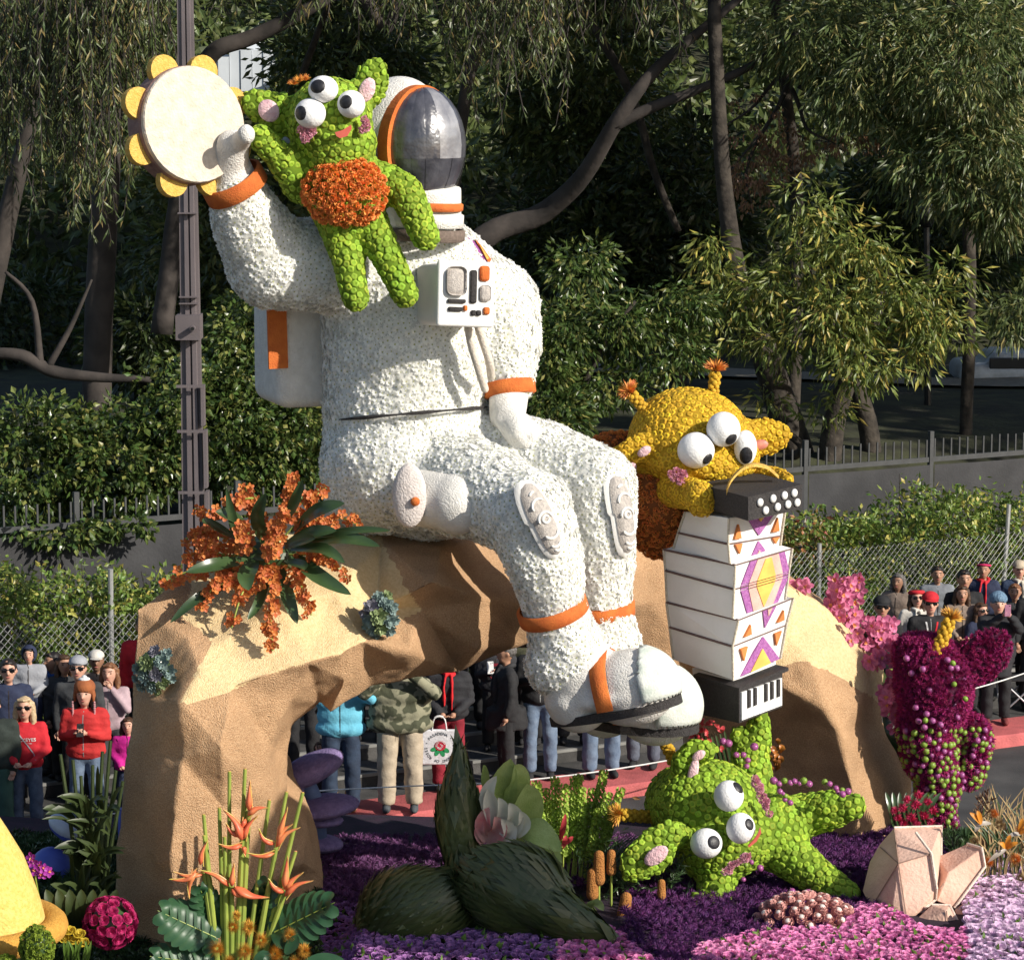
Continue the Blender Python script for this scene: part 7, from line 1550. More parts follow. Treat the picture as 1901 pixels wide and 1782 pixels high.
def person(label, px, ytop, o, skin='light', hair='brown', style='short', top=None, legs=None, shoes=None, pose=('down', 'down'), yaw=0, hat=None, hatm=None, glasses=False, w=1.0, h=None, thick=1.0, hood=None, scarf=None, coat=False, group='spectators standing along the kerb', z=None, tilt=0.0, nolegs=False, inner=None):
    zg = rowz(o) if z is None else z; s = s_at(px, o, zg + 1.5); pos = kb(s, o, zg)
    if h is None: h = at(px, ytop, pos.y).z - zg; HEIGHTS[label[:30]] = round(h, 2); h = min(2.0, max(1.38, h))
    pos = kb(s, o, zg); f = h / 1.75; w = w * 1.2; thick = thick * 1.06; HD = ('hair', 'sunglasses', 'eye', 'eyebrow', 'mouth', 'cap', 'cap_brim', 'cap_strap', 'beanie', 'hat', 'hat_top', 'tassel', 'headband', 'hood', 'headscarf')
    t = thing('person', label, 'person', pos, group, yaw)
    def A_(name, vt, m, vox=.02, sm=3, lump=0.0, raw=False):
        V, T = vt; V = np.asarray(V)
        if name in HD: V = hsc(V)
        V = V * f
        me = npmesh(name, V, T, smooth=True) if raw else remesh((V, T), vox, sm, name, lump=lump, lscale=9)
        if lump and not raw and name in ('jacket', 'top', 'trousers'): wrinkle(me, puffy and name != 'trousers')
        o_ = add(name, me, m, t, world=False); return o_
    V3 = Vector; pts = []; puffy = top is not None and ('puffer' in top.name or 'quilt' in top.name or 'red_jacket' in top.name)
    for sg, ps in ((-1, pose[0]), (1, pose[1])):
        e, wr = ARMS[ps] if isinstance(ps, str) else ps
        pts.append((V3((sg * .165 * w, 0, 1.395)), V3((sg * e[0] * (.5 + .5 * w), e[1], e[2])), V3((sg * wr[0], wr[1], wr[2]))))
    hz = .0
    bodyp = [ball((0, -.01, 1.60), (.072, .088, .098), 20, 14), ball((0, -.035, 1.545), (.052, .055, .06), 14, 10), tube([(0, .01, 1.40), (0, 0, 1.53)], [.052, .048], 12, round_caps=True),
             tube([(0, -.088, 1.615), (0, -.112, 1.582)], [.012, .017], 8, round_caps=True), ball((-.075, .0, 1.59), (.014, .02, .028), 8, 6), ball((.075, .0, 1.59), (.014, .02, .028), 8, 6),
             ball((0, 0, 1.25), (.15 * w, .09, .2), 14, 10), ball((0, 0, 1.0), (.13 * w, .09, .16), 14, 10)]
    for a, b, c in pts: bodyp += [tube([a, b], [.045, .038], 10, round_caps=True), tube([b, c], [.038, .027], 10, round_caps=True)]
    if not nolegs:
        for sg in (-1, 1): bodyp.append(tube([(sg * .082 * w, 0, .90), (sg * .095 * w, -.01, .5), (sg * .10 * w, .01, .07)], [.062, .042, .03], 10, round_caps=True))
    bodyp = [(hsc(q[0]), q[1]) if i < 2 or 3 <= i < 6 else q for i, q in enumerate(bodyp)]; bV, bT = join(*bodyp); me = remesh((bV * f, bT), .0165, 1, 'body'); hs = []
    for (a, b, c), sg in zip(pts, (-1, 1)): hs.append(hand(c * f, (c - b) + V3((-sg * .04, -.02, .03)), (0, 0, 1) if abs((c - b).normalized().z) < .8 else (0, -1, 0), f))
    bm_ = join(np2(me), *hs); bpy.data.meshes.remove(me); add('body', npmesh('body', *bm_, smooth=True), skin_t[skin], t, world=False)
    # face
    if yaw < 1.2 and yaw > -1.2 or True:
        if glasses:
            A_('sunglasses', join(rbox((-.034, -.094, 1.612), (.055, .016, .036), .007), rbox((.034, -.094, 1.612), (.055, .016, .036), .007), box((0, -.098, 1.62), (.02, .008, .008)), box((-.07, -.045, 1.618), (.005, .10, .01)), box((.07, -.045, 1.618), (.005, .10, .01))), lens_m, raw=True)
        else:
            for sg in (-1, 1):
                A_('eye', ball((sg * .03, -.086, 1.612), (.013, .008, .0065), 8, 6), browm, raw=True)
        for sg in (-1, 1): A_('eyebrow', tube([(sg * .014, -.094, 1.633), (sg * .048, -.082, 1.636)], .0042, 5), browm if hair != 'blonde' else hair_m['auburn'], raw=True)
        A_('mouth', ball((0, -.093, 1.547), (.023, .009, .0065), 10, 6), lipm, raw=True)
    # clothing
    k_ = thick
    tp = [ball((0, 0, 1.29), (.178 * w * k_, .118 * k_, .17), 18, 12), ball((0, 0, 1.12), (.158 * w * k_, .115 * k_, .2), 18, 12), ball((0, 0, .97), (.168 * w * k_, .12 * k_, .13 if not coat else .3), 18, 12), tube([(-.15 * w, 0, 1.40), (.15 * w, 0, 1.40)], [.06 * k_, .06 * k_], 12, round_caps=True), tube([(0, .01, 1.40), (0, .005, 1.47)], [.075, .066], 12)]
    for a, b, c in pts: tp += [tube([a, b], [.062 * k_, .053 * k_], 12, round_caps=True), tube([b, b.lerp(c, .9)], [.053 * k_, .042 * k_], 12, round_caps=True)]
    if hood: tp.append(ball((0, .07, 1.43), (.12, .07, .07), 14, 10))
    if coat: tp.append(tube([(0, 0, .95), (0, 0, .68)], [.17 * w * k_, .185 * w * k_], 18, flat=.72))
    tops = A_('jacket' if thick > 1.02 else 'top', join(*tp), top, .021, 3, lump=.012 * f)
    if not nolegs:
        lp_ = [ball((0, 0, .93), (.155 * w, .112, .12), 16, 12)]
        for sg in (-1, 1): lp_ += [tube([(sg * .082 * w, 0, .90), (sg * .095 * w, -.01, .5), (sg * .10 * w, .01, .09)], [.086 * w, .072 * w, .064 * w], 12, round_caps=False)]
        A_('trousers', join(*lp_), legs or cloth('black', (.02, .02, .022)), .022, 2, lump=.012)
        for sg in (-1, 1): A_('shoe', join(ball((sg * .10 * w, -.06, .045), (.048, .125, .045), 12, 8), ball((sg * .10 * w, .01, .06), (.045, .06, .06), 10, 8)), shoes or cloth('black', (.02, .02, .022)), raw=True)
    if abs(yaw) < .6 and label[:5] not in ('blond', 'broad') and not scarf:
        rr_ = random.Random(len(label)); n9 = 12
        print_on(t, tops, (np.array([(q * .009 - .0045, .24 - .48 * i / n9, 0) for i in range(n9 + 1) for q in (0, 1)]), np.array([t9 for i in range(n9) for t9 in ((2 * i, 2 * i + 2, 2 * i + 3), (2 * i, 2 * i + 3, 2 * i + 1))])), 0, 1.18 * f, browm if rr_.random() < .6 else mat('zip_metal', (.3, .3, .3), rough=.4), 'zip', .003)
    hm = hair_m[hair]
    if style != 'none':
        hp = [ball((0, .018, 1.622), (.084, .090, .088), 20, 14)]
        if style == 'long': hp += [tube([(-.07, -.0, 1.64), (-.083, .0, 1.52), (-.09, -.03, 1.36)], [.03, .034, .022], 8, round_caps=True), tube([(.07, -.0, 1.64), (.083, .0, 1.52), (.09, -.03, 1.36)], [.03, .034, .022], 8, round_caps=True), ball((0, .06, 1.5), (.085, .045, .16), 14, 10), tube([(-.06, -.045, 1.68), (.0, -.07, 1.685), (.06, -.045, 1.68)], [.018] * 3, 8)]
        if style == 'curly': hp += [ball((rnd.uniform(-.09, .1), rnd.uniform(.0, .08), rnd.uniform(1.38, 1.66)), .035, 8, 6) for _ in range(26)] + [ball((.09, -.01, 1.45), (.035, .04, .11), 10, 8), ball((-.09, -.01, 1.47), (.035, .04, .11), 10, 8)]
        if style == 'short': hp += [tube([(-.05, -.055, 1.675), (.0, -.072, 1.682), (.05, -.055, 1.675)], [.015] * 3, 8)]
        hv = remesh((hsc(join(*hp)[0]) * f, join(*hp)[1]), .013, 1, 'hair', lump=.008, lscale=40); add('hair', hv, hm, t, world=False)
    if hat == 'cap' or hat == 'backcap':
        V, T = ball((0, .005, 1.655), (.092, .102, .075), 22, 14); V[:, 2] = np.maximum(V[:, 2], 1.645)
        A_('cap', (V, T), hatm, raw=True)
        A_('cap_brim', ball((0, -.10 if hat == 'cap' else .11, 1.645), (.075, .07, .009), 16, 6), hatm, raw=True)
        if hat == 'backcap': A_('cap_strap', tube([(-.045, -.092, 1.665), (0, -.10, 1.668), (.045, -.092, 1.665)], .007, 6), hatm, raw=True)
    if hat == 'beanie': A_('beanie', join(ball((0, .005, 1.655), (.096, .106, .085), 22, 14), tube([(0, .005, 1.632), (0, .005, 1.665)], [.099, .099], 20)), hatm, .013, 1, lump=.01)
    if hat == 'earflap':
        A_('hat', join(ball((0, .005, 1.66), (.10, .108, .085), 22, 14), ball((-.085, -.0, 1.58), (.02, .055, .07), 10, 8), ball((.085, .0, 1.58), (.02, .055, .07), 10, 8)), hatm, .013, 1)
        A_('hat_top', join(ball((0, .0, 1.735), (.055, .055, .022), 14, 8), ball((0, 0, 1.757), (.025, .025, .018), 10, 6)), cloth('white', (.7, .7, .7)), raw=True)
        for sg in (-1, 1): A_('tassel', join(*[ball((sg * .10, -.06, 1.53 - .018 * j), (.011, .011, .012), 8, 6) for j in range(9)] + [ball((sg * .10, -.06, 1.35), (.018, .018, .03), 8, 6)]), cloth('tassel', (.62, .35, .38), (.3, .1, .1), scale=120), raw=True)
    if hat == 'headband': A_('headband', tube([(.084 * math.cos(a), .012 + .092 * math.sin(a), 1.655 + .022 * -math.sin(a)) for a in np.linspace(0, 6.283, 25)], .014, 8), hatm, raw=True)
    if hat == 'hood':
        V, T = ball((0, .02, 1.61), (.108, .11, .125), 24, 18); k2 = ~((V[T].mean(1)[:, 1] < -.045) & (np.abs(V[T].mean(1)[:, 0]) < .08) & (V[T].mean(1)[:, 2] < 1.69)); A_('hood', (V, T[k2]), hatm, raw=True)
    if hat == 'wideband': A_('headscarf', tube([(.078 * math.cos(a), .014 + .084 * math.sin(a), 1.662 + .018 * -math.sin(a)) for a in np.linspace(0, 6.283, 25)], .026, 8), hatm, raw=True)
    if scarf is not None:
        A_('scarf', join(tube([(.085 * math.cos(a), .01 + .085 * math.sin(a), 1.455 + .02 * math.sin(a * 2)) for a in np.linspace(0, 6.283, 21)], .034, 8), tube([(-.03, -.09, 1.44), (-.05, -.145, 1.3), (-.045, -.15, 1.1)], [.035, .04, .038], 8, flat=.4, round_caps=True), tube([(.04, -.09, 1.44), (.05, -.145, 1.28), (.045, -.15, 1.05)], [.035, .042, .04], 8, flat=.4, round_caps=True)), scarf, .014, 2, lump=.012)
    t['_f'] = f; return t, tops, A_, f
def local(t, p):                       # local (scaled) -> world
    f = t['_f']; a = t.rotation_euler.z; x, y, z = p[0] * f, p[1] * f, p[2] * f
    return Vector((t.location.x + x * math.cos(a) - y * math.sin(a), t.location.y + x * math.sin(a) + y * math.cos(a), t.location.z + z))
def texmesh(s, size, ext=.0):
    c = bpy.data.curves.new('t', 'FONT'); c.body = s; c.size = size; c.align_x = 'CENTER'; c.align_y = 'CENTER'; c.offset = .012 * size; c.resolution_u = 3; o = bpy.data.objects.new('t', c); TMP.collection.objects.link(o); vl = TMP.view_layers[0]; vl.update()
    me = bpy.data.meshes.new_from_object(o.evaluated_get(vl.depsgraph), depsgraph=vl.depsgraph); bpy.data.objects.remove(o); V, T = np2(me); return V, T
def print_on(t, tops, vt, x0, z0, m, name='print', lift=.004, rot=0.0):
    """flat print wrapped on the front of a garment; vt in x,y text plane"""
    V, T = vt; me = tops.data; bv = BVHTree.FromPolygons([v.co for v in me.vertices], [list(p.vertices) for p in me.polygons]); out = []
    for v in V:
        x = x0 + v[0] * math.cos(rot) - v[1] * math.sin(rot); z = z0 + v[0] * math.sin(rot) + v[1] * math.cos(rot)
        hit = bv.ray_cast(Vector((x, -1.5, z)), Vector((0, 1, 0))); out.append((x, (hit[0].y if hit[0] else -.12) - lift, z))
    return add(name, npmesh(name, out, T), m, t, world=False)
def phone(label, p, yaw=0, m=None, back=None, sz=(.075, .009, .145), pitch=0):
    t = thing('phone', label, 'phone', p, None, yaw)
    add('case', npmesh('case', *rbox((0, 0, 0), sz, .004, Matrix.Rotation(pitch, 4, 'X')), smooth=False), m, t, world=False)
    add('screen', npmesh('screen', *box((0, sz[1] * .5 + .001, 0), (sz[0] * .88, .002, sz[2] * .9), Matrix.Rotation(pitch, 4, 'X'))), lens_m, t, world=False)
    add('lens', npmesh('lens', *tube([(sz[0] * .3, -sz[1] * .5, sz[2] * .4), (sz[0] * .3, -sz[1] * .5 - .003, sz[2] * .4)], .006, 10)), lens_m, t, world=False); return t
denim = cloth('denim', (.085, .12, .18), (.05, .075, .12), scale=14); denim_l = cloth('denim_light', (.15, .20, .28), (.09, .13, .20), scale=10); denim_d = cloth('denim_dark', (.03, .05, .09), (.02, .03, .055)); denim_g = cloth('denim_grey', (.12, .14, .18), (.07, .08, .11))
blackc = cloth('black', (.02, .02, .022), (.012, .012, .014)); char = cloth('charcoal', (.045, .048, .052), (.03, .032, .035)); redc = cloth('red', (.56, .02, .03), (.42, .012, .022)); redj = cloth('red_jacket', (.52, .03, .03), (.38, .02, .02)); whitec = cloth('white', (.70, .70, .70)); navy = cloth('navy', (.025, .035, .075), (.015, .02, .05))
greyc = cloth('grey', (.20, .22, .24), (.15, .16, .18)); ltgrey = cloth('light_grey', (.34, .35, .38), (.27, .28, .31)); pinkc = cloth('dusty_pink', (.45, .33, .36), (.36, .26, .29)); cyan = cloth('light_blue', (.16, .50, .66), (.12, .42, .58)); khaki = cloth('khaki', (.48, .40, .30), (.38, .31, .23)); taupe = cloth('taupe', (.26, .20, .16), (.2, .15, .12)); magen = cloth('magenta', (.55, .015, .25), (.42, .01, .2)); burg = cloth('burgundy', (.24, .015, .03), (.17, .01, .02)); boot = cloth('tan_boot', (.38, .20, .09), (.28, .14, .06))
camo = mat('cloth_camo', (.26, .25, .17), (.07, .075, .045), scale=11, rough=.9, bump=.2, detail=1)
for n_ in camo.node_tree.nodes:
    if n_.type == 'VALTORGB': n_.color_ramp.elements[0].position = .47; n_.color_ramp.elements[1].position = .52
# ---- left group
E_, Et, EA, Ef = person('blonde woman in sunglasses, red hoodie with white lettering and blue jeans', 45, 1295, .85, hair='blonde', style='long', top=redc, legs=denim, pose=('front', 'front'), glasses=True, hood=True, yaw=.05, thick=1.04)
print_on(E_, Et, texmesh('BUCKEYES', .060 * Ef), 0.0, 1.26 * Ef, whitec, 'lettering'); print_on(E_, Et, (np.array([(-.08, -.004, 0), (.08, -.004, 0), (.08, .004, 0), (-.08, .004, 0)]), np.array([(0, 1, 2), (0, 2, 3)])), 0, 1.215 * Ef, whitec, 'lettering')
bv = np.array([(u * .005 + s_ * .0, 0, 0) for u, s_ in ((0, 0),)])
sl = np.array([(-.12 + .24 * i / 10 + q * .014, .17 - .34 * i / 10, 0) for i in range(11) for q in (0, 1)]); slt = np.array([t_ for i in range(10) for t_ in ((2 * i, 2 * i + 2, 2 * i + 3), (2 * i, 2 * i + 3, 2 * i + 1))]); print_on(E_, Et, (sl, slt), 0.0, 1.24 * Ef, ltgrey, 'bag_strap', .008)
F2, Ft, FA, Ff = person('woman in red quilted jacket and brown earflap hat looking at her phone', 157, 1268, .85, hair='black', style='long', top=redj, legs=denim_l, pose=('phone', 'phone'), hat='earflap', hatm=cloth('rust', (.34, .11, .035), (.26, .08, .03)), thick=1.12, yaw=-.05)
phone('dark phone held by the woman in the red quilted jacket', local(F2, (0, -.30, 1.27)), 0, blackc, pitch=-.5)
person('man in backwards grey cap, dark sunglasses and charcoal jacket', 145, 1222, 1.6, hair='black', top=char, legs=blackc, hat='backcap', hatm=ltgrey, glasses=True, thick=1.1, w=1.1)
Bm, Bt, BA, Bf = person('dark haired man in profile carrying a child beside the grey capped man', 97, 1218, 2.1, skin='tan', hair='black', top=char, legs=blackc, yaw=-.9, hood=None, scarf=cloth('royal_blue', (.03, .10, .34)), pose=(((.24, -.2, 1.2), (.1, -.32, 1.22)), 'hold'), thick=1.1)
Cm, Ct, CA_, Cf = person('small child in grey jacket and navy hood held in the arms of a man', 52, 1200, 2.0, skin='light', hair='black', top=ltgrey, legs=navy, hat='hood', hatm=navy, h=1.12, z=at(52, 1202, kb(s_at(52, 2.0, 1.9), 2.0).y).z - 1.12, pose=('front', 'front'), w=1.1, thick=1.15)
Dm = person('long haired girl in a dusty pink top covering her mouth with one hand', 203, 1232, 1.6, skin='light', hair='auburn', style='long', top=pinkc, legs=char, pose=('down', 'face'), yaw=-.1)
person('person in a dark red top mostly hidden behind the shaded arch corner', 268, 1205, 2.1, skin='tan', hair='black', top=redc, legs=blackc, h=1.7)
person('small child in a bright magenta jacket beside the left arch leg', 236, 1345, 1.0, hair='brown', style='long', top=magen, legs=navy, h=1.15, pose=('front', 'front'), thick=1.15)
person('person in a dark green black jacket cut off by the left edge', -16, 1290, .9, hair='black', top=cloth('dark_green', (.025, .035, .03)), legs=cloth('green_trousers', (.04, .10, .08)), thick=1.2, w=1.15)
0 and person('tall person in black standing between the blonde woman and the earflap hat', 88, 1262, 1.3, skin='tan', hair='black', top=blackc, legs=char, h=1.62)
# ---- centre group
Im, It, IA, If = person('woman in a light blue sweatshirt raising both hands behind the arch', 632, 1228, .45, hair='brown', style='long', top=cyan, legs=denim_d, shoes=boot, pose=('camera', 'camera'), thick=1.25, h=1.66, w=1.12)
for sg in (-1, 1): IA('boot', tube([(sg * .105, .01, .03), (sg * .105, .01, .22)], [.068, .066], 12), boot, raw=True)
Jm, Jt, JA, Jf = person('broad man in a camouflage fleece and khaki trousers with both arms raised', 742, 1208, .12, skin='tan', hair='grey', top=camo, legs=khaki, shoes=cloth('grey_shoe', (.07, .08, .09)), pose=('camera', 'camera'), thick=1.38, h=1.76, w=1.25)
print_on(Jm, Jt, (np.array([(-.006, -.32, 0), (.006, -.32, 0), (.006, .28, 0), (-.006, .28, 0)] + []), np.array([(0, 1, 2), (0, 2, 3)])), 0, 1.14 * Jf, blackc, 'zip')
Km, Kt, KA, Kf = person('curly haired woman in a black puffer jacket and long red scarf', 832, 1238, .7, skin='tan', hair='black', style='curly', top=cloth('puffer_black', (.022, .022, .026)), legs=burg, pose=('front', 'front'), scarf=cloth('scarf_red', (.60, .015, .02), (.45, .01, .015)), thick=1.18, h=1.62)
Lm, Lt, LA, Lf_ = person('auburn haired woman in sunglasses and dark sweatshirt holding a white phone', 922, 1203, 1.6, hair='auburn', style='long', top=cloth('dark_sweat', (.035, .035, .04)), legs=blackc, pose=('phone', 'down'), glasses=True, thick=1.15, yaw=-.1, w=1.1)
ring = np.array([(.075 * q * math.cos(a) * .8, .075 * q * math.sin(a), 0) for a in np.linspace(0, 6.283, 9)[:-1] + .39 for q in (.68, 1)]); rT = np.array([t_ for i in range(8) for t_ in ((2 * i, 2 * i + 1, (2 * i + 3) % 16), (2 * i, (2 * i + 3) % 16, (2 * i + 2) % 16))]); print_on(Lm, Lt, (ring * 1.5, rT), 0.0, 1.2 * Lf_, burg, 'letter')
phone('white phone held by the auburn haired woman in sunglasses', local(Lm, (-.06, -.30, 1.30)), .2, whitec, pitch=-.3)
Mm, Mt, MA, Mf = person('grey haired man in profile wearing a long black coat', 940, 1250, .7, skin='tan', hair='grey', top=blackc, legs=blackc, yaw=-1.35, coat=True, pose=('down', 'down'), thick=1.15, h=1.62, scarf=cloth('coat_collar', (.03, .03, .033)))
person('person in black standing behind the curly haired woman', 872, 1215, 2.1, skin='tan', hair='black', top=blackc, legs=blackc, h=1.75)
0 and person('dark clothed person under the arch behind the black coat man', 975, 1200, 2.1, skin='tan', hair='black', style='long', top=navy, legs=blackc, h=1.7)
Om, Ot, OA_, Of = person('person in a black jacket and blue jeans holding papers behind the boot', 1003, 1215, .7, skin='light', hair='brown', top=blackc, legs=denim_l, pose=('phone', 'phone'), h=1.72, thick=1.1)
pt = thing('paper', 'sheets of paper with a magenta badge held behind the astronaut boot', 'papers', local(Om, (-.05, -.3, 1.25)))
add('sheet', npmesh('sheet', *box((0, 0, 0), (.12, .01, .16), Matrix.Rotation(-.6, 4, 'X'))), cloth('pale_green', (.45, .60, .50)), pt, world=False); add('badge', npmesh('badge', *box((-.06, 0, .16), (.09, .01, .12))), magen, pt, world=False)
person('person in light blue jeans whose upper body hides behind the boots', 1117, 1200, .45, hair='brown', top=char, legs=denim_l, h=1.78, w=1.1, yaw=.2); person('person in grey jeans and dark sneakers behind the boots', 1196, 1190, .6, hair='brown', top=char, legs=denim_g, h=1.75, yaw=-.2)
person('person in dark trousers between the two pairs of jeans', 1065, 1190, 1.5, hair='black', top=blackc, legs=char, h=1.7); person('person in black behind the light blue sweatshirt', 560, 1235, 1.6, hair='black', top=blackc, legs=blackc, h=1.7); person('person in black seen between the light blue and camouflage tops', 683, 1215, 2.1, skin='tan', hair='black', top=blackc, legs=blackc, h=1.72)
person('child crouching low in a dark puffer jacket behind the purple mushrooms', 590, 1420, .7, skin='light', hair='brown', style='long', top=char, legs=blackc, h=.72, z=.15, thick=1.25, pose=('front', 'front'))
# bag with circular lettering
Bg = thing('tote_bag', 'white square tote bag with a red rose emblem and circular lettering', 'bag', local(Km, (-.10, -.34, .62))); fb = Kf
add('bag_body', npmesh('bag_body', *rbox((0, 0, 0), (.40, .05, .40), .02), smooth=False), cloth('bag_white', (.72, .72, .76)), Bg, world=False)
bc = Vector((.02, -.03, -.01)); hy = at(0, 0, 30).y
def flat(vt, x, z, m, name, rot=0, y=-.029): V, T = vt; c, s_ = math.cos(rot), math.sin(rot); add(name, npmesh(name, [(x + v[0] * c - v[1] * s_, y, z + v[0] * s_ + v[1] * c) for v in V], T), m, Bg, world=False)
dg_ = cloth('print_grey', (.10, .12, .14)); txt = 'PASADENA ' + chr(8226) + ' TOURNAMENT OF ROSES ' + chr(8226) + ' '
for i, ch_ in enumerate(txt):
    if ch_ == ' ': continue
    a = math.radians(140) - 2 * math.pi * i / len(txt); flat(texmesh(ch_, .045), .01 + .155 * math.cos(a), .155 * math.sin(a), dg_, 'letter', a - math.pi / 2)
V, T = [], []
def fan(cx, cy, rx, ry, rot, n=12): 
    V = [(cx, cy, 0)] + [(cx + rx * math.cos(a) * math.cos(rot) - ry * math.sin(a) * math.sin(rot), cy + rx * math.cos(a) * math.sin(rot) + ry * math.sin(a) * math.cos(rot), 0) for a in np.linspace(0, 6.283, n + 1)[:-1]]; return np.array(V), np.array([(0, 1 + j, 1 + (j + 1) % n) for j in range(n)])
grn = cloth('emblem_green', (.02, .28, .10)); rdd = cloth('emblem_red', (.50, .02, .05))
for a in (200, 240, 290, 330): a = math.radians(a); flat(fan(.065 * math.cos(a), .065 * math.sin(a), .05, .026, a), .01, .005, grn, 'emblem_leaf', y=-.0285)
flat(fan(0, 0, .062, .056, 0, 18), .01, .02, rdd, 'emblem_rose', y=-.031)
for r_, a0 in ((.05, .3), (.038, 1.9), (.026, 3.6), (.014, 5.0)):
    p_ = [(.01 + r_ * math.cos(a0 + q * .28), -.033, .02 + r_ * math.sin(a0 + q * .28)) for q in range(12)]; add('emblem_line', npmesh('emblem_line', *tube(p_, .0028, 4)), whitec, Bg, world=False)
for sg in (-1, 1): add('bag_handle', npmesh('bag_handle', *tube(smoothpath([(-.08, .02 * sg, .19), (-.05, .02 * sg, .33), (.05, .02 * sg, .33), (.08, .02 * sg, .19)], 4), .008, 6)), whitec, Bg, world=False)
# ---- right group
person('person in a black cap and sunglasses half hidden by the pink orchids', 1637, 1117, 1.0, skin='tan', hair='black', top=blackc, legs=blackc, hat='cap', hatm=blackc, glasses=True, h=1.62)
person('woman in sunglasses with a red headband and fluffy white scarf', 1702, 1095, 1.4, skin='light', hair='brown', style='long', top=cloth('cream', (.60, .57, .52)), legs=blackc, hat='wideband', hatm=redc, glasses=True, scarf=cloth('cream', (.60, .57, .52)), yaw=.1)
Um, Ut, UA, Uf = person('man in a red cap and sunglasses with a white lanyard', 1727, 1103, .9, skin='light', hair='brown', top=blackc, legs=blackc, hat='cap', hatm=redc, glasses=True, thick=1.1, w=1.1)
for sg in (-1, 1): sl = np.array([(sg * (.07 - .05 * i / 8), .17 - .24 * i / 8, 0) for i in range(9)]); sl = np.array([p + np.array([q * .02, 0, 0]) for p in sl for q in (0, 1)]); print_on(Um, Ut, (sl, np.array([t_ for i in range(8) for t_ in ((2 * i, 2 * i + 2, 2 * i + 3), (2 * i, 2 * i + 3, 2 * i + 1))])), 0, 1.22 * Uf, whitec if sg < 0 else redc, 'lanyard', .006)
person('bearded man in a grey hooded sweatshirt behind the red cap', 1741, 1056, 2.1, skin='tan', hair='black', top=greyc, legs=char, hood=True, thick=1.12, w=1.1)
person('woman in a taupe jacket and white shirt beside the red capped man', 1786, 1088, 1.4, skin='tan', hair='brown', style='long', top=taupe, legs=blackc, thick=1.12, pose=('front', 'front'))
person('person with a pink red headband in a dark jacket looking down', 1827, 1053, 2.1, skin='tan', hair='black', top=navy, legs=blackc, hat='headband', hatm=cloth('hot_pink', (.60, .02, .12)), scarf=redc, thick=1.1, yaw=-.2)
person('bearded man in a light cap and denim jacket at the right edge', 1893, 1050, 1.9, skin='light', hair='brown', top=cloth('denim_jacket', (.03, .05, .10)), legs=blackc, hat='cap', hatm=khaki, thick=1.12, scarf=cloth('fleece', (.55, .50, .42)), w=1.1)
Zm, Zt, ZA, Zf = person('woman in a blue knit beanie and long black puffer photographing the float', 1853, 1133, .55, skin='light', hair='black', style='none', top=cloth('puffer_black', (.022, .022, .026)), legs=blackc, shoes=cloth('red_shoe', (.16, .03, .03)), pose=(((.2, -.12, 1.3), (-.02, -.26, 1.52)), ((.24, -.14, 1.3), (.12, -.26, 1.5))), hat='beanie', hatm=cloth('blue_knit', (.16, .26, .36), (.08, .14, .22), scale=60, bump=.8), coat=True, thick=1.2, h=1.62)
phone('pink phone held up by the woman in the blue knit beanie', local(Zm, (.07, -.34, 1.60)), 0, cloth('phone_pink', (.45, .20, .30)))
person('person in dark trousers standing behind the beanie woman', 1790, 1130, 1.5, skin='tan', hair='black', top=blackc, legs=char, h=1.6); person('person in a black coat at the far right edge behind the chair', 1925, 1130, 1.0, skin='tan', hair='black', top=blackc, legs=blackc, h=1.7)
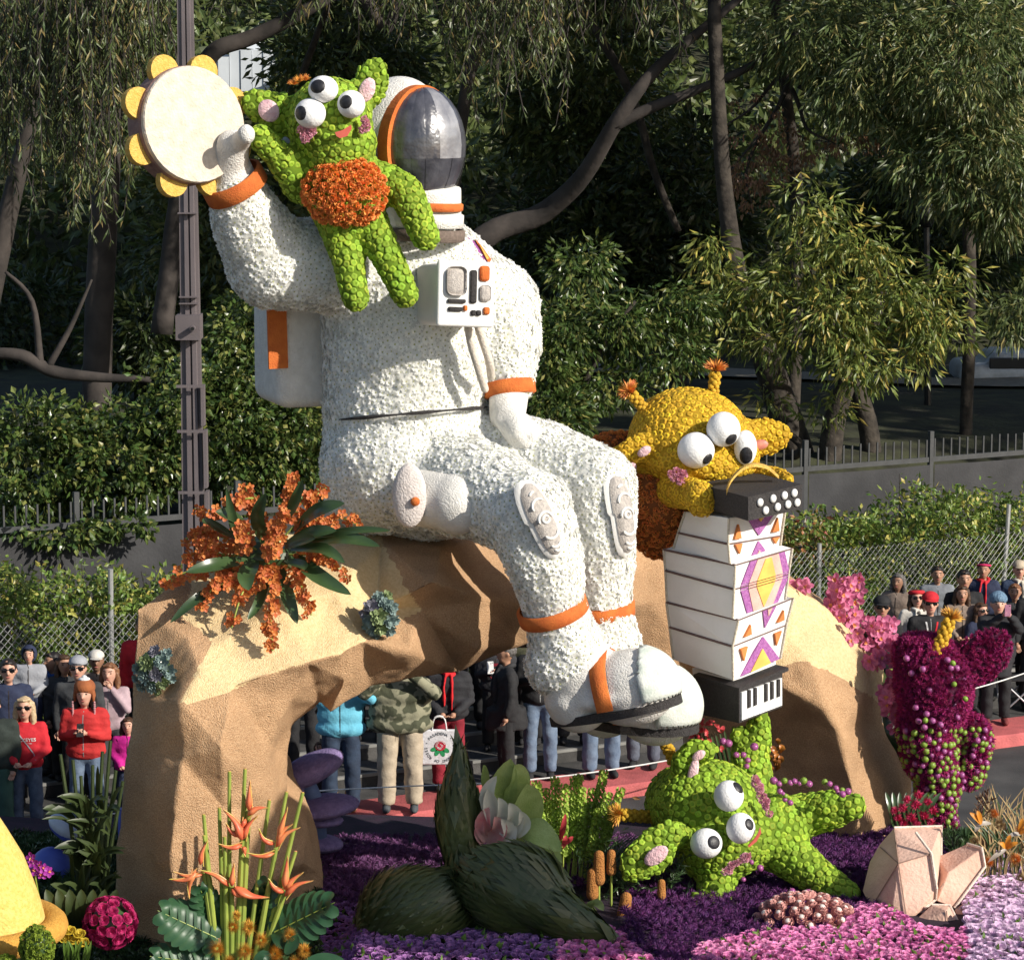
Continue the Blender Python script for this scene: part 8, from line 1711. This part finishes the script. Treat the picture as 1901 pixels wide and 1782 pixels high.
# folding chair at the right
fc = thing('folding_chair', 'folding camp chair with silver legs behind the beanie woman', 'folding chair', kb(s_at(1888, 1.0, .4), 1.0, .15)); sil = mat('chair_tube', (.45, .46, .48), rough=.35, metal=.6)
for a, b in (((-.24, -.22, 0), (.24, -.2, .45)), ((.24, -.22, 0), (-.24, -.2, .45)), ((-.24, .22, 0), (.24, .2, .45)), ((.24, .22, 0), (-.24, .2, .45)), ((-.24, -.22, .0), (-.24, .2, .45)), ((.24, -.22, 0), (.24, .2, .45)), ((-.24, .2, .45), (-.25, .28, .85)), ((.24, .2, .45), (.25, .28, .85))): add('leg', npmesh('leg', *tube([a, b], .012, 8)), sil, fc, world=False)
add('seat', npmesh('seat', *rbox((0, 0, .44), (.5, .42, .03), .01)), blackc, fc, world=False); add('backrest', npmesh('backrest', *rbox((0, .25, .70), (.5, .03, .3), .01)), blackc, fc, world=False)
print('HEIGHTS', HEIGHTS)
# more of the crowd behind
cl = [blackc, navy, char, greyc, taupe, cloth('wine', (.12, .015, .03)), cloth('olive', (.09, .09, .05)), cloth('cream', (.60, .57, .52)), denim_d]
XT = [('person in a navy coat at the back between the hooded child and the fence', 15, 1225, 1.7, 1), ('person in a charcoal top behind the backwards grey cap', 118, 1240, 1.9, 2), ('person in a taupe top behind the long haired girl', 178, 1238, 1.9, 4),
      ('person in a dark blue coat behind the curly haired woman and red scarf', 800, 1228, 1.9, 1), ('person in a wine red top under the low edge of the arch', 715, 1238, 2.6, 5), ('person in olive beside the man in the long black coat', 985, 1228, 1.7, 6), ('person in denim behind the person holding papers', 1030, 1215, 2.2, 8),
      ('person in a dark coat behind the phone holding auburn haired woman', 895, 1222, 2.6, 0), ('person in black beside the camouflage fleece', 775, 1245, 1.5, 0), 
      ('person in navy behind the purple ear at the right', 1822, 1120, 1.2, 1), ('person in charcoal just behind the pink phone', 1885, 1130, 1.4, 2), ('person in taupe half hidden between the red cap and the orchids', 1668, 1125, 1.9, 4)]
for i, (lab, px, yt, o, ci) in enumerate(XT):
    person(lab, px, yt, o, skin=('light', 'tan', 'brown')[i % 3], hair=('black', 'brown', 'auburn', 'grey')[i % 4], style=('short', 'long')[i % 2], top=cl[ci], legs=blackc, thick=1.1 + .06 * (i % 2), yaw=rnd.uniform(-.5, .5), glasses=i % 3 == 0, hat=('cap' if i % 5 == 2 else None), hatm=cl[(ci + 3) % 9])
bpy.data.scenes.remove(TMP)
